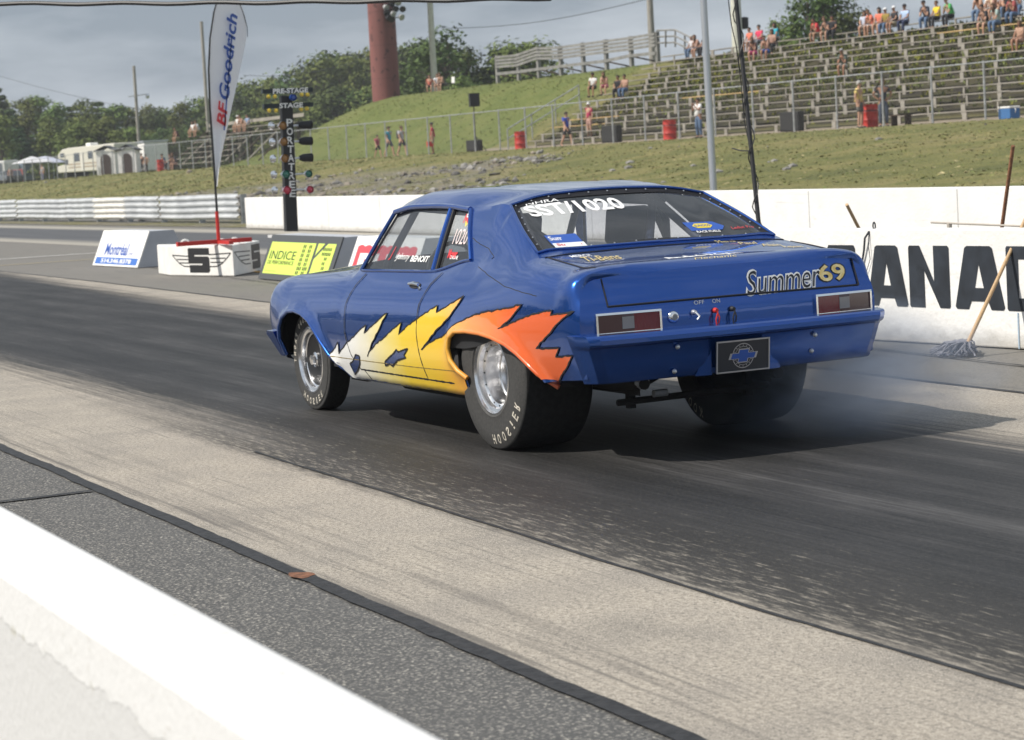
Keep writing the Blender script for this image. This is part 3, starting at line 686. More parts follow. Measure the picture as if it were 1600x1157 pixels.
# rear window lettering, lying just above the glass
gl = BVHTree.FromPolygons([v.co for v in bpy.data.objects['rear_window'].data.vertices], [tuple(p.vertices) for p in bpy.data.objects['rear_window'].data.polygons])
def on_rear(verts, fs, Yc, t, m, ang=0., lift=.004):
    ca, sa = math.cos(ang), math.sin(ang); up = Vector((.89, 0, .45)).normalized(); base = Vector((-.33, 0, 1.06))
    return throw(verts, fs, lambda u, v: base+up*(t+u*sa+v*ca)+Vector((0, Yc-(u*ca-v*sa), 0)), gl, -n_, 'window_lettering', m, lift)
on_rear(*fit_text('SST/1020', .585, .150, bold=.03), .275, .475, LET_W, .0)
on_rear(*fit_text('NHRA', .20, .035, bold=.01, shear=.2), .43, .578, LET_W, .0)
box = lambda w_, h_: ([(-w_/2, -h_/2), (w_/2, -h_/2), (w_/2, h_/2), (-w_/2, h_/2)], [(0, 1, 2, 3)])
on_rear(*box(.19, .11), .52, .115, LET_B); on_rear(*box(.19, .045), .515, .055, LET_W, .0, .0045)
on_rear(*fit_text('Summit', .15, .045, bold=.02), .53, .13, LET_W, .0, .005); on_rear(*fit_text('Strange', .15, .035, bold=.02), .515, .055, LET_R, .0, .0055)
def poly_on_rear(p, *a): on_rear(p, [tuple(range(len(p)))], *a)
poly_on_rear([(-.10, -.04), (.10, -.04), (.13, .0), (.08, .055), (-.11, .055)], -.36, .14, LET_B)
poly_on_rear([(-.065, 0), (-.04, .025), (.04, .025), (.065, 0), (.04, -.025), (-.04, -.025)], -.355, .15, mat('yellow_sticker', (.8, .62, .05), .5), 0, .005)
on_rear(*fit_text('SUNOCO', .10, .022, bold=.02), -.355, .15, LET_B, .0, .006); on_rear(*fit_text('RACE FUELS', .15, .022, bold=.02), -.36, .085, LET_W, .0, .005)
poly_on_rear([(.12*math.cos(a), .045*math.sin(a)) for a in [k*.314 for k in range(20)]], -.59, .10, mat('pink_grey_sticker', (.5, .42, .42), .6))
on_rear(*fit_text('Leduc Pro', .14, .028), -.59, .105, LET_R, .0, .005)
# side window lettering
sg = [o for o in car.children if o.name.startswith('side_window') and sum(v.co.y for v in o.data.vertices) > 0][0]
sgt = BVHTree.FromPolygons([v.co for v in sg.data.vertices], [tuple(p.vertices) for p in sg.data.polygons])
def on_side(s_, x, z, w_, h_, m, **k):
    vs, fs = fit_text(s_, w_, h_, **k)
    return throw(vs, fs, lambda u, v: Vector((x-u, 1.0, z+v)), sgt, Vector((0, -1, 0)), 'window_lettering', m, .004)
on_side('BENOIT', 1.16, 1.005, .27, .036, LET_W, bold=.03, shear=.25); on_side('Johnny', 1.42, 1.01, .22, .05, LET_W, shear=.45); on_side('J', 1.60, 1.03, .07, .08, LET_R, shear=.5)
on_side('1020', .665, 1.135, .20, .085, mat('pale_pink_lettering', (.72, .6, .6), .6), shear=.05); on_side('NGL', .66, 1.235, .11, .05, LET_R, bold=.05); on_side('Moser', .71, 1.04, .13, .05, LET_R, bold=.05); on_side('V', .66, 1.205, .05, .03, mat('yellow_sticker', (.8, .7, .1), .5), bold=.05)
on_side('ENGINE', .68, 1.02, .11, .02, LET_W, bold=.03); on_side('EPA', .66, 1.255, .08, .03, LET_W, bold=.04)
# door handle
m = MB(); hp = [hit_side(x, z, 1, .012) for x, z in ((1.10, .862), (1.03, .866), (.95, .860))]; m.tube(hp, [.008, .013, .010], 8); m.build('door_handle', CHROME, car, True)
m = MB(); h0 = hit_side(1.02, .855, 1, .002)
dv, df = cdt([(1.02+.085*math.cos(a), .86+.018*math.sin(a)) for a in [k*.524 for k in range(12)]]); V = [hit_side(x, z, 1, .003) for x, z in dv]; m.add(V, df); m.build('handle_recess', GAP, car)
h0 = hit_side(.93, .845, 1, .004); m = MB(); m.lathe([(0, .006), (.010, .006), (.012, 0)], 12, Matrix.Translation(h0)); m.build('door_lock', CHROME, car)
# ------------------------------------------------------------------ tail: lamps, switches, bumper
RL = mat('red_lamp_glass', (.24, .01, .018), .2, coat=1., bump=.8, bscale=90, stretch=(1, 3, .3)); RLD = mat('dark_lamp_glass', (.06, .012, .018), .12, coat=1.); CL = mat('clear_lamp_glass', (.28, .27, .26), .12, coat=1.)
for s in (1, -1):
    y0, y1, z0, z1 = (.442, .802, .658, .768) if s > 0 else (.485, .853, .658, .768)
    T = lambda y, z, o: Vector((tailx(y*s, z)-o, y*s, z))
    def slab(a, b, c_, d_, o, m_, nm, par):
        mb = MB(); f_ = [T(a, c_, o), T(b, c_, o), T(b, d_, o), T(a, d_, o)]; bk = [p+Vector((.03, 0, 0)) for p in f_]
        mb.add(f_+bk, [(0, 1, 2, 3), (0, 1, 5, 4), (1, 2, 6, 5), (2, 3, 7, 6), (3, 0, 4, 7)]); return mb.build(nm, m_, par)
    # lamp housing: chrome bezel with three panes
    bz = MB(); 
    for (a, b, c_, d_) in ((y0, y1, z1-.011, z1), (y0, y1, z0, z0+.011), (y0, y0+.011, z0+.011, z1-.011), (y1-.011, y1, z0+.011, z1-.011)):
        f_ = [T(a, c_, .018), T(b, c_, .018), T(b, d_, .018), T(a, d_, .018)]; bk = [p+Vector((.03, 0, 0)) for p in f_]
        bz.add(f_+bk, [(0, 1, 2, 3), (0, 1, 5, 4), (1, 2, 6, 5), (2, 3, 7, 6), (3, 0, 4, 7)])
    lamp = bz.build('tail_light', CHROME, car)
    wd = y1-y0; i1, i2 = y0+wd*.42, y0+wd*.60
    slab(y0+.011, i1, z0+.011, z1-.011, .010, RL, 'lens', lamp); slab(i1, i2, z0+.025, z1-.025, .012, CL, 'lens', lamp); slab(i2, y1-.011, z0+.011, z1-.011, .010, RLD, 'lens', lamp)
    slab(i1, i2, z0+.011, z0+.025, .010, RLD, 'lens', lamp); slab(i1, i2, z1-.025, z1-.011, .010, RLD, 'lens', lamp)
def disc(name, y, z, r, m_, depth=.02):
    mb = MB(); M_ = Matrix.Translation((tailx(y, z)+.004, y, z))@Vector((-1, 0, 0)).to_track_quat('Y', 'Z').to_matrix().to_4x4()
    mb.lathe([(0, depth), (r*.7, depth), (r, depth*.5), (r, 0)], 20, M_); return mb.build(name, m_, car, True, angle=50)
disc('fuel_cap', .37, .72, .032, CHROME, .022); disc('cap_emblem', .37, .72, .022, mat('cap_grey', (.25, .25, .25), .5), .026)
for y, m_, nm in ((.255, ALU, 'toggle_switch'), (.13, REDP, 'battery_terminal'), (.03, BLACK, 'battery_terminal')):
    o = disc(nm, y, .735, .014, m_, .03)
    mb = MB(); x = tailx(y, .73)-.028
    if nm == 'toggle_switch': mb.tube([(x, y, .735), (x-.02, y-.01, .715), (x-.015, y, .70)], .006, 8)
    else: mb.tube([(x, y, .73), (x-.008, y-.006, .70), (x-.004, y-.003, .672), (x-.004, y+.010, .668), (x-.004, y+.012, .69), (x-.002, y, .72)], .004, 6)
    mb.build('cover_strap' if nm != 'toggle_switch' else 'switch_lever', m_, o)
# rear bumper: section swept across the car and wrapped at its ends
BP = [(.015, .668), (-.090, .664), (-.104, .656), (-.112, .640), (-.112, .618), (-.105, .608), (-.082, .598), (-.076, .585), (-.070, .52), (-.062, .47), (-.050, .428), (-.044, .420), (.02, .418)]
ss = [-1, -.985, -.955, -.90, -.80, -.65, -.5, -.35, -.27, -.25, -.1, 0, .1, .25, .27, .35, .5, .65, .80, .90, .955, .985, 1]
mb = MB(); V = []
for s in ss:
    e = max(0, (abs(s)-.90)/.10)
    for (dx, z) in BP:
        hw = lerp(.925, .975, sstep(.42, .66, z)) if z > .41 else .90
        hw = lerp(.845, .935, (z-.41)/.26)
        y = -hw*s+.005
        x = -1.055-.03*(1-s*s)+dx*(1-e**3*.9)
        V.append(Vector((x+(.05*e*e), y, z)))
n = len(BP); mb.add(V, [(i*n+j, i*n+j+1, (i+1)*n+j+1, (i+1)*n+j) for i in range(len(ss)-1) for j in range(n-1)]+[tuple(range(n)), tuple((len(ss)-1)*n+j for j in range(n))])
bo2 = mb.build('rear_bumper', BLUE, car, True, angle=24)
for s in (1, -1):   # sides running forward along the quarter panel
    pts = [Vector((-1.0, s*lerp(.87, .965, (z-.41)/.26), z)) for dx, z in BP if z > .42]
for y, z in ((.40, .575), (.415, .452), (-.42, .568), (-.405, .485)):
    M_ = Matrix.Translation((-1.165 if z > .5 else -1.148, y, z))@Vector((-1, 0, 0)).to_track_quat('Y', 'Z').to_matrix().to_4x4(); m = MB(); m.lathe([(0, .012), (.008, .010), (.013, 0)], 12, M_); m.build('bumper_bolt', ALU, car, True)
# plate in its recess
for s in (1, -1): m = MB(); m.add([(-1.158, s*.165-.0+.035, .595), (-1.135, s*.255+.035, .415), (-1.150, s*.165+.035, .415)], [(0, 1, 2)]); m.build('plate_recess', BLUE, car)
pl = MB(); PM = Matrix.Translation((-1.185, .035, .502))@Matrix.Rotation(R(-6), 4, 'Y')
pl.box((-.004, -.158, -.082), (.004, .158, .082), PM); plo = pl.build('licence_plate', mat('plate_charcoal', (.028, .032, .042), .35), car)
m = MB()
for a, b in (((-.158, -.082), (.158, -.075)), ((-.158, .075), (.158, .082)), ((-.158, -.075), (-.151, .075)), ((.151, -.075), (.158, .075))): m.box((-.008, a[0], a[1]), (-.003, b[0], b[1]), PM)
ring = lambda r0, r1, n=40: ([(r0*math.cos(k*2*math.pi/n), r0*math.sin(k*2*math.pi/n)) for k in range(n)]+[(r1*math.cos(k*2*math.pi/n), r1*math.sin(k*2*math.pi/n)) for k in range(n)], [(k, (k+1) % n, (k+1) % n+n, k+n) for k in range(n)])
def onplate(mb, vs, fs, lift): mb.add([PM@Vector((-.004-lift, -u, v)) for u, v in vs], fs)
onplate(m, *ring(.060, .064), .0015); onplate(m, *ring(.046, .048), .0015)
for k in range(16):
    a = k*math.pi/8; onplate(m, [(math.cos(a)*.050-.0015*math.sin(a), math.sin(a)*.050+.0015*math.cos(a)), (math.cos(a)*.057-.0015*math.sin(a), math.sin(a)*.057+.0015*math.cos(a)), (math.cos(a)*.057+.0015*math.sin(a), math.sin(a)*.057-.0015*math.cos(a)), (math.cos(a)*.050+.0015*math.sin(a), math.sin(a)*.050-.0015*math.cos(a))], [(0, 1, 2, 3)], .0015)
bow = lambda k: [(-.078*k, -.014*k), (-.026*k, -.014*k), (-.032*k, -.032*k), (.022*k, -.032*k), (.027*k, -.014*k), (.068*k, -.014*k), (.078*k, .014*k), (.030*k, .014*k), (.034*k, .032*k), (-.022*k, .032*k), (-.027*k, .014*k), (-.068*k, .014*k)]
onplate(m, bow(1.12), [tuple(range(12))], .0025); m.build('plate_frame', mat('plate_silver', (.5, .5, .52), .35, .6), plo)
m = MB(); onplate(m, bow(.95), [tuple(range(12))], .0035); m.build('plate_emblem', LET_B, plo)
# front bumper end
m = MB(); FB = [(3.36, .50), (3.50, .50), (3.53, .475), (3.50, .44), (3.43, .33), (3.36, .33)]
V = []
ys = [.90, .885, .80, .6, .3, 0, -.3, -.6, -.80, -.885, -.90]
for y in ys:
    e = max(0, (abs(y)-.78)/.12); V += [Vector((lerp(x+.10*(1-(y/.9)**2), 3.36, e*.10)-.03*e+(-.04), y*lerp(.92, 1, (z-.33)/.17), z)) for x, z in FB]
n = len(FB); m.add(V, [(i*n+j, i*n+(j+1) % n, (i+1)*n+(j+1) % n, (i+1)*n+j) for i in range(len(ys)-1) for j in range(n)]+[tuple(range(n)), tuple((len(ys)-1)*n+j for j in range(n))])
m.build('front_bumper', BLUE, car, True, angle=40)
# ------------------------------------------------------------------ wheels
g = G('tyre_rubber'); tn = g.noise(60., det=4); g.bump(tn, .15, .003); TYRE = g.out(g.mix(g.map(tn, .3, .7), (.034, .034, .034), (.056, .055, .053)), .75)
SLICK = mat('slick_tread', (.018, .018, .019), .85, var=.25, scale=30, bump=.2, bscale=80); LETT = mat('tyre_lettering', (.62, .58, .50), .7, var=.15, scale=40)
def ring_text(mb, s_, r, h, a0, da, y, s):
    for k, ch in enumerate(s_):
        if ch == ' ': continue
        vs, fs = fit_text(ch, h*(.62 if ch not in 'IM' else (.22 if ch == 'I' else .8)), h, bold=.02)
        a = a0+da*k    # clockwise seen from outside
        for i, (u, v) in enumerate(vs):
            rr = r+v; th = a-u*s/r*1.; vs[i] = (rr*math.cos(th), y(rr), rr*math.sin(th))
        mb.add(vs, fs)
def wheel(name, x, y, s, Rt, W, Rr, rear):
    root = empty(name, (x, y, Rt)); root.parent = car
    yo = s*W/2; rb = Rt*.22
    prof = [(Rr-.004, .93), (Rr+.012, 1.0), (Rr+.035, .985), (lerp(Rr, Rt, .45), 1.02), (lerp(Rr, Rt, .75), .99), (Rt-.030, .955), (Rt-.012, .93), (Rt-.004, .90), (Rt, .80), (Rt+.001, .4), (Rt+.001, 0)]
    full = [(r, q*yo) for r, q in prof]+[(r, -q*yo) for r, q in prof[::-1][1:]]
    m = MB(); m.lathe(full, 96); ty = m.build('tyre', TYRE, root, True, angle=50)
    ty.data.materials.append(SLICK)
    for p in ty.data.polygons:
        c_ = p.center; r_ = math.hypot(c_.x, c_.z)
        if r_ > Rt-.006: p.material_index = 1
    Y = lambda r: s*(abs(yo)*1.0+.002+.022*abs(yo)*0) if 0 else s*(W/2*(lerp(.985, 1.02, min(1, max(0, (r-Rr-.035)/(.45*(Rt-Rr)-.035+1e-6)))) if r < lerp(Rr, Rt, .45) else lerp(1.02, .99, (r-lerp(Rr, Rt, .45))/(.3*(Rt-Rr))) if r < lerp(Rr, Rt, .75) else lerp(.99, .955, (r-lerp(Rr, Rt, .75))/(.25*(Rt-Rr)-.03)))+.0025)
    m = MB()
    if rear:
        ring_text(m, 'HOOSIER' if s > 0 else 'QUICKTIME', .345, .052, R(-92) if s > 0 else R(-60), (R(-10.5) if s > 0 else R(-10.5)), Y, s)
        ring_text(m, 'QUICKTIME', .345, .04, R(120), R(-9), Y, s)
        ring_text(m, 'KOO' , .345, .06, R(-75), R(10), lambda r: -Y(r), s) if s < 0 else None
    else:
        ring_text(m, 'HOOSIER', .268, .042, R(-60), R(-11.5), Y, s); ring_text(m, 'DRAG 26.0 FRONT', .268, .036, R(128), R(-9.4), Y, s)
    m.build('tyre_lettering', LETT, ty)
    m = MB(); dp = W*.62 if rear else W*.42; o = abs(yo)*.955
    P_ = [(Rr+.004, o-.012), (Rr+.006, o+.004), (Rr-.006, o+.006), (Rr-.012, o-.008), (Rr-.030, o-.012), (Rr-.034, o-.035), (Rr-.052, o-.042), (Rr-.058, o-.075)]
    if rear: P_ += [(Rr-.062, o-.12), (Rr-.072, o-.125), (Rr-.076, o-.20), (.08, o-.225), (.078, o-.17), (.05, o-.16), (0, o-.155)]
    else: P_ += [(Rr-.060, o-.085), (Rr-.075, o-.09), (.06, o-.10)]
    m.lathe([(r, q*s) for r, q in P_], 72); m.build('rim', POLISH, root, True, angle=30)
    m = MB()
    if not rear:
        for k in range(5):
            a = k*2*math.pi/5+.3; ca, sa = math.cos(a), math.sin(a)
            def q(r, t, d_): return Vector((r*ca-t*sa, s*(o-d_), r*sa+t*ca))
            pts = [q(.02, -.030, .045), q(Rr-.050, -.012, .07), q(Rr-.050, .012, .07), q(.02, .030, .045), q(.02, -.034, .09), q(Rr-.045, -.016, .095), q(Rr-.045, .016, .095), q(.02, .034, .09)]
            m.add(pts, [(0, 1, 2, 3), (0, 4, 5, 1), (1, 5, 6, 2), (2, 6, 7, 3)])
        m.lathe([(.052, s*(o-.09)), (.050, s*(o-.03)), (.034, s*(o-.024)), (.032, s*(o-.004)), (0, s*(o-.002))], 32)
        m.build('spoke_star', CHROME, root, True, angle=30)
        m = MB()
        for k in range(5):
            a = k*2*math.pi/5+.93; r1 = Rr-.085; pts = [Vector((r1*math.cos(a)+.028*math.cos(b)*1., s*(o-.086), r1*math.sin(a)+.028*math.sin(b))) for b in [j*.785 for j in range(8)]]; m.add(pts, [tuple(range(8))])
        m.build('rim_window', BLACK, root)
    else:
        for k in range(5):
            a = k*2*math.pi/5; m.lathe([(.013, s*(o-.222)), (.012, s*(o-.19)), (0, s*(o-.188))], 6, Matrix.Translation((.10*math.cos(a), 0, .10*math.sin(a))))
        for k in range(16):
            a = k*2*math.pi/16; m.lathe([(.006, s*(o-.046)), (.005, s*(o-.036)), (0, s*(o-.035))], 6, Matrix.Translation(((Rr-.043)*math.cos(a), 0, (Rr-.043)*math.sin(a))))
        m.build('lug_nut', DARKMETAL, root, True)
    m = MB(); m.lathe([(Rr-.02, s*.5*o), (.0, s*.3*o)] if not rear else [(Rr-.01, -s*o*.6), (0, -s*o*.6)], 24); m.build('brake', DARKMETAL, root)
    return root
wheel('rear_wheel', .01, .672, 1, .405, .43, .212, True); wheel('rear_wheel', -.02, -.662, -1, .405, .43, .212, True)
wheel('front_wheel', 2.86, .735, 1, .325, .155, .212, False); wheel('front_wheel', 2.86, -.735, -1, .325, .155, .212, False)
# running gear seen under the tail
m = MB(); m.tube([(-.02, -.52, .40), (-.02, .52, .40)], .045, 12); m.lathe([(0, -.16), (.10, -.13), (.15, 0), (.10, .13), (0, .16)], 16, Matrix.Translation((-.03, 0, .40)))
m.tube([(-.30, .30, .33), (1.4, .30, .30)], .025, 8); m.tube([(-.30, -.30, .33), (1.4, -.30, .30)], .025, 8)
m.tube([(-.85, .42, .37), (-.5, .44, .35), (.1, .46, .36)], .03, 10); m.tube([(-.80, -.42, .35), (-.5, -.44, .34), (.1, -.46, .36)], .03, 10)
m.tube([(-.62, .46, .26), (-.62, -.46, .27)], .018, 8); m.box((-.95, -.25, .40), (-.45, .20, .44)); m.box((-.60, .34, .22), (-.56, .38, .45)); m.box((-.60, -.38, .22), (-.56, -.34, .45))
m.build('rear_axle', UNDER, car, True)
m = MB(); m.tube([(-.80, .42, .375), (-.84, .42, .37)], .034, 12); m.build('exhaust_tip', ALU, car, True); m = MB(); m.tube([(-.72, .30, .30), (-.72, .22, .30)], .02, 8); m.build('exhaust_tip', ALU, car, True)
m = MB(); m.box((2.0, -.3, .20), (3.3, .3, .33)); m.tube([(1.9, .55, .22), (.9, .56, .22)], .045, 12); m.tube([(2.7, -.6, .32), (2.7, .6, .32)], .03, 8); m.box((1.95, .5, .24), (2.2, .8, .29)); m.build('chassis', UNDER, car, True)
# cage, seats
m = MB(); r_ = .024
m.tube([(.62, .60, .36), (.62, .60, 1.15), (.62, .52, 1.30), (.62, .40, 1.335), (.62, -.40, 1.335), (.62, -.52, 1.30), (.62, -.60, 1.15), (.62, -.60, .36)], r_, 10)
for s in (1, -1):
    m.tube([(.62, s*.50, 1.30), (-.55, s*.45, .80)], r_, 10); m.tube([(.62, s*.58, 1.26), (1.6, s*.55, 1.29), (1.95, s*.62, .95), (2.05, s*.66, .4)], r_, 10)
m.tube([(1.6, .55, 1.29), (1.6, -.55, 1.29)], r_, 10); m.tube([(.62, .50, 1.28), (.62, -.58, .60)], r_, 10); m.tube([(.62, -.52, 1.28), (-.2, .0, .95)], r_, 10); m.tube([(.62, -.60, .78), (.62, .60, .78)], r_, 10); m.tube([(.7, .60, .95), (1.9, .62, .55)], r_, 10)
m.build('roll_cage', CAGE, car, True)
for y in (.36, -.36):
    m = MB(); M_ = Matrix.Translation((.80, y, .42))@Matrix.Rotation(R(-12), 4, 'Y')
    m.box((-.06, -.23, 0), (.05, .23, .62), M_); m.box((-.05, -.14, .62), (.04, .14, .84), M_); m.box((0, -.24, -.06), (.50, .24, .08), Matrix.Translation((.80, y, .42)))
    bevel(m.build('seat', CARIN, car), .03, 3)
m = MB(); m.tube([(1.55+.06*math.cos(a)*0, .36+.17*math.cos(a), .90+.17*math.sin(a)) for a in [k*.524 for k in range(12)]], .013, 8, closed=True); m.tube([(1.55, .36, .90), (1.85, .36, .80)], .02, 8); m.build('steering_wheel', BLACK, car, True)
# ================================================================== walls, barriers, signs
g = G('painted_concrete'); S = g.sep(); n1 = g.noise(2.5, det=5); n2 = g.noise(9., (.6, .6, 1), det=6, rough=.7)
c = g.mix(g.map(n1, .3, .7), (.75, .74, .72), (.82, .815, .80)); c = g.mix(g.math('MULTIPLY', g.map(n2, .58, .70, 0, .5), g.map(S[2], .05, .75, 1, .25)), c, (.42, .40, .36))
c = g.mix(g.map(g.math('ADD', S[2], g.map(n2, 0, 1, -.12, .12)), .03, .13, .75, 0), c, (.40, .38, .34)); c = g.mix(g.map(g.noise(1.2, (.25, .25, 14), det=5, rough=.7), .64, .70, 0, .25), c, (.15, .15, .15)); g.bump(g.noise(25., det=4), .25, .02); CONCW = g.out(c, .65)
g = G('worn_white_concrete'); S = g.sep(); n1 = g.noise(7., det=6, rough=.65); n2 = g.noise(40., det=3)
edge = g.math('ADD', S[2], g.map(n1, 0, 1, -.05, .05))
c = g.mix(g.map(n2, .66, .72, 0, .6), (.70, .70, .695), (.50, .48, .44)); c = g.mix(g.math('MULTIPLY', g.map(edge, .600, .606, 1, 0), 1.), c, (.60, .60, .595))
c = g.mix(g.math('MULTIPLY', g.map(g.noise(9., det=5), .62, .66, 0, .8), g.math('MULTIPLY', g.map(edge, .585, .60), g.map(edge, .62, .605, 0, 1))), c, (.50, .49, .43))
g.bump(g.math('ADD', n2, g.map(edge, .600, .606, 0, .6)), .3, .01); WORNW = g.out(c, .6)
def wall(name, p0, p1, prof, m, label, seg=None, group=None):
    # prof: (offset, z) closed section, offset measured to the left of p0->p1
    p0 = Vector((*p0, 0)); p1 = Vector((*p1, 0)); t = (p1-p0).normalized(); q = Vector((-t.y, t.x, 0)); L = (p1-p0).length; n = max(1, int(L/(seg or 4)))
    mb = MB(); V = []
    for i in range(n+1):
        for o, z in prof: V.append(p0+t*(L*i/n)+q*o+Vector((0, 0, z)))
    k = len(prof); mb.add(V, [(i*k+j, i*k+(j+1) % k, (i+1)*k+(j+1) % k, (i+1)*k+j) for i in range(n) for j in range(k)]+[tuple(range(k)), tuple(n*k+j for j in range(k))])
    o = mb.build(name, m); bevel(o, .018, 2); tag(o, label, 'barrier', group); return o
nw = wall('concrete_barrier', (-16, 4.65), (70, 4.65), [(0, 0), (.32, 0), (.30, .08), (.20, .30), (.185, .70), (.165, .75), (.0, .75)], WORNW, 'low white concrete barrier closest to the viewer, on the near edge of the track')
wall('concrete_barrier', (-30, -9.9), (49.6, -13.95), [(0, 0), (0, .84), (-.22, .84), (-.30, .0)], CONCW, 'long plain white concrete wall along the far side of the far lane')
# joints between the far wall's blocks
fw = bpy.data.objects['concrete_barrier.001']; fd_ = (Vector((49.6, -13.95, 0))-Vector((-30, -9.9, 0))).normalized(); fq = Vector((-fd_.y, fd_.x, 0))
for k in range(1, 20):
    p = Vector((-30, -9.9, 0))+fd_*(k*4.0); mb = MB(); V = [p-fd_*.008+fq*.002, p+fd_*.008+fq*.002]; mb.add([v+Vector((0, 0, z)) for z in (.02, .82) for v in V], [(0, 1, 3, 2)]); mb.build('joint', mat('joint_grey', (.3, .3, .29), .9), fw)
# lettered wall behind the car
CW0, CW1 = Vector((5.2, -3.86, 0)), Vector((-2.2, -4.72, 0)); ct = (CW1-CW0).normalized(); cn = Vector((ct.y, -ct.x, 0))
if cn.y < 0: cn = -cn
m = MB(); m.prism([(0, 0), (0, .86), (-.16, .86), (-.30, 0)], lambda u, v, t: CW0+ct*t+cn*u+Vector((0, 0, v)), 0, (CW1-CW0).length)
lw = bevel(m.build('lettered_wall', CONCW), .012); tag(lw, 'white wall with big black block letters reading CANADA, behind the car', 'wall')
LB = mat('letter_black', (.020, .026, .036), .6, var=.3, scale=6)
def cpx(x, y):   # pixel -> (distance along wall, height)
    v = ray(x, y); d0 = (CW0-CAM).dot(cn)/v.dot(cn); p = CAM+v*d0; return (p-CW0).dot(ct), p.z
def chpoly(q, ch=.035):
    o = []; n = len(q)
    for i in range(n):
        a, b, c_ = Vector(q[i-1]), Vector(q[i]), Vector(q[(i+1) % n]); d1 = (a-b).normalized(); d2 = (c_-b).normalized()
        k = min(ch, (a-b).length*.3, (c_-b).length*.3); o += [tuple(b+d1*k), tuple(b+d2*k)]
    return o
def crop7(q): return [cpx(1180+x/3.045, 220+y/3.045) for x, y in q]
zt, zb = cpx(1430, 384)[1], cpx(1430, 480)[1]
LH = zt-zb
def letter(poly, holes=()):
    m = MB(); q = [(a, b) for a, b in poly]
    vs, fs = cdt(q); m.add([CW0+ct*u+cn*.004+Vector((0, 0, v)) for u, v in vs], fs); m.build('letter', LB, lw)
def A(x0, w_):  # block A as one outline with a slit-free counter
    Y = lambda v: zb+v*LH; X = lambda u: x0+u*w_
    m = MB()
    for poly in ([(0, 0), (.26, 0), (.31, .13), (.5, .13), (.5, .34), (.37, .34), (.5, .93), (.5, 1), (.27, 1), (.22, .97)], [(1, 0), (.74, 0), (.69, .13), (.5, .13), (.5, .34), (.63, .34), (.5, .93), (.5, 1), (.73, 1), (.78, .97)]):
        if poly[0][0] == 0: poly = [(.03, 0), (0, .04)]+poly[2:][::-1][:0]+[(.22, .97), (.27, 1), (.5, 1), (.5, .72), (.41, .34), (.5, .34), (.5, .13), (.33, .13), (.27, .0)]
        else: poly = [(.97, 0), (1, .04), (.78, .97), (.73, 1), (.5, 1), (.5, .72), (.59, .34), (.5, .34), (.5, .13), (.67, .13), (.73, .0)]
        vs, fs = cdt([(X(a), Y(b)) for a, b in poly]); m.add([CW0+ct*u+cn*.004+Vector((0, 0, v)) for u, v in vs], fs)
    m.build('letter', LB, lw)
ux = lambda px: cpx(px, 430)[0]
xa0, xa1 = ux(1355), ux(1418); A(xa0, xa1-xa0)
xn0, xn1 = ux(1421), ux(1484); Y = lambda v: zb+v*LH; wN = xn1-xn0
letter([(xn0+wN*a, Y(b)) for a, b in [(.02, 0), (.0, .03), (.0, .97), (.03, 1), (.28, 1), (.62, .42), (.62, 1), (.97, 1), (1, .97), (1, .03), (.98, 0), (.75, 0), (.38, .6), (.38, 0)]])
xb0, xb1 = ux(1492), ux(1569); A(xb0, xb1-xb0)
xd0 = ux(1573); wD = .36
for prt in ([(0, .03), (.03, 0), (.7, 0), (1, .15), (1, .5), (.66, .5), (.66, .28), (.56, .2), (.34, .2), (.34, .5), (0, .5)], [(0, .5), (.34, .5), (.34, .8), (.56, .8), (.66, .72), (.66, .5), (1, .5), (1, .85), (.7, 1), (.03, 1), (0, .97)]):
    letter([(xd0+wD*a, Y(b)) for a, b in prt])
A(xd0+wD+.03, .36)
xc1 = ux(1338); wC = .34; xc0 = xc1-wC
letter([(xc0+wC*a, Y(b)) for a, b in [(.05, 0), (0, .06), (0, .94), (.05, 1), (.95, 1), (1, .94), (1, .62), (.64, .62), (.64, .8), (.36, .8), (.36, .2), (.64, .2), (.64, .38), (1, .38), (1, .06), (.95, 0)]])
m = MB()
for k in (ux(1588),): m.box((k, .003, 0), (k+.012, .006, .26), Matrix(((ct.x, cn.x, 0, CW0.x), (ct.y, cn.y, 0, CW0.y), (0, 0, 1, 0), (0, 0, 0, 1))))
m.build('paint_line', mat('pale_blue_line', (.35, .45, .55), .6), lw)
# strap hooked over the lettered wall
def cw(px, py, off=.03): a, z = cpx(px, py); return CW0+ct*a+cn*off+Vector((0, 0, z))
m = MB(); m.tube([cw(1358, 362, .0), cw(1356, 372, .03), cw(1353, 392, .02), cw(1349, 412, .015)], .008, 8); m.tube([cw(1359, 362, .0), cw(1360, 385, .02), cw(1362, 405, .015), cw(1356, 425, .015), cw(1349, 412, .015)], .003, 6)
hp = cw(1358, 354, -.05); m.tube([hp+Vector((0, .02*math.cos(a), .028*math.sin(a)))+ct*.012*math.cos(a) for a in [k*.524 for k in range(12)]], .006, 6, closed=True); m.tube([cw(1358, 362, .0), cw(1358, 359.8, -.10)], .008, 8)
tag(m.build('rubber_strap', mat('strap_black', (.03, .035, .045), .6), None, True), 'black strap with a hook hanging over the lettered wall', 'strap')
WOOD = mat('broom_wood', (.42, .27, .14), .6, c2=(.52, .36, .20), scale=30, stretch=(4, 4, .3)); WOODR = mat('rusty_wood', (.22, .10, .05), .7, var=.3, scale=30)
MOPM = mat('mop_string', (.13, .13, .15), .9, c2=(.24, .24, .27), scale=40)
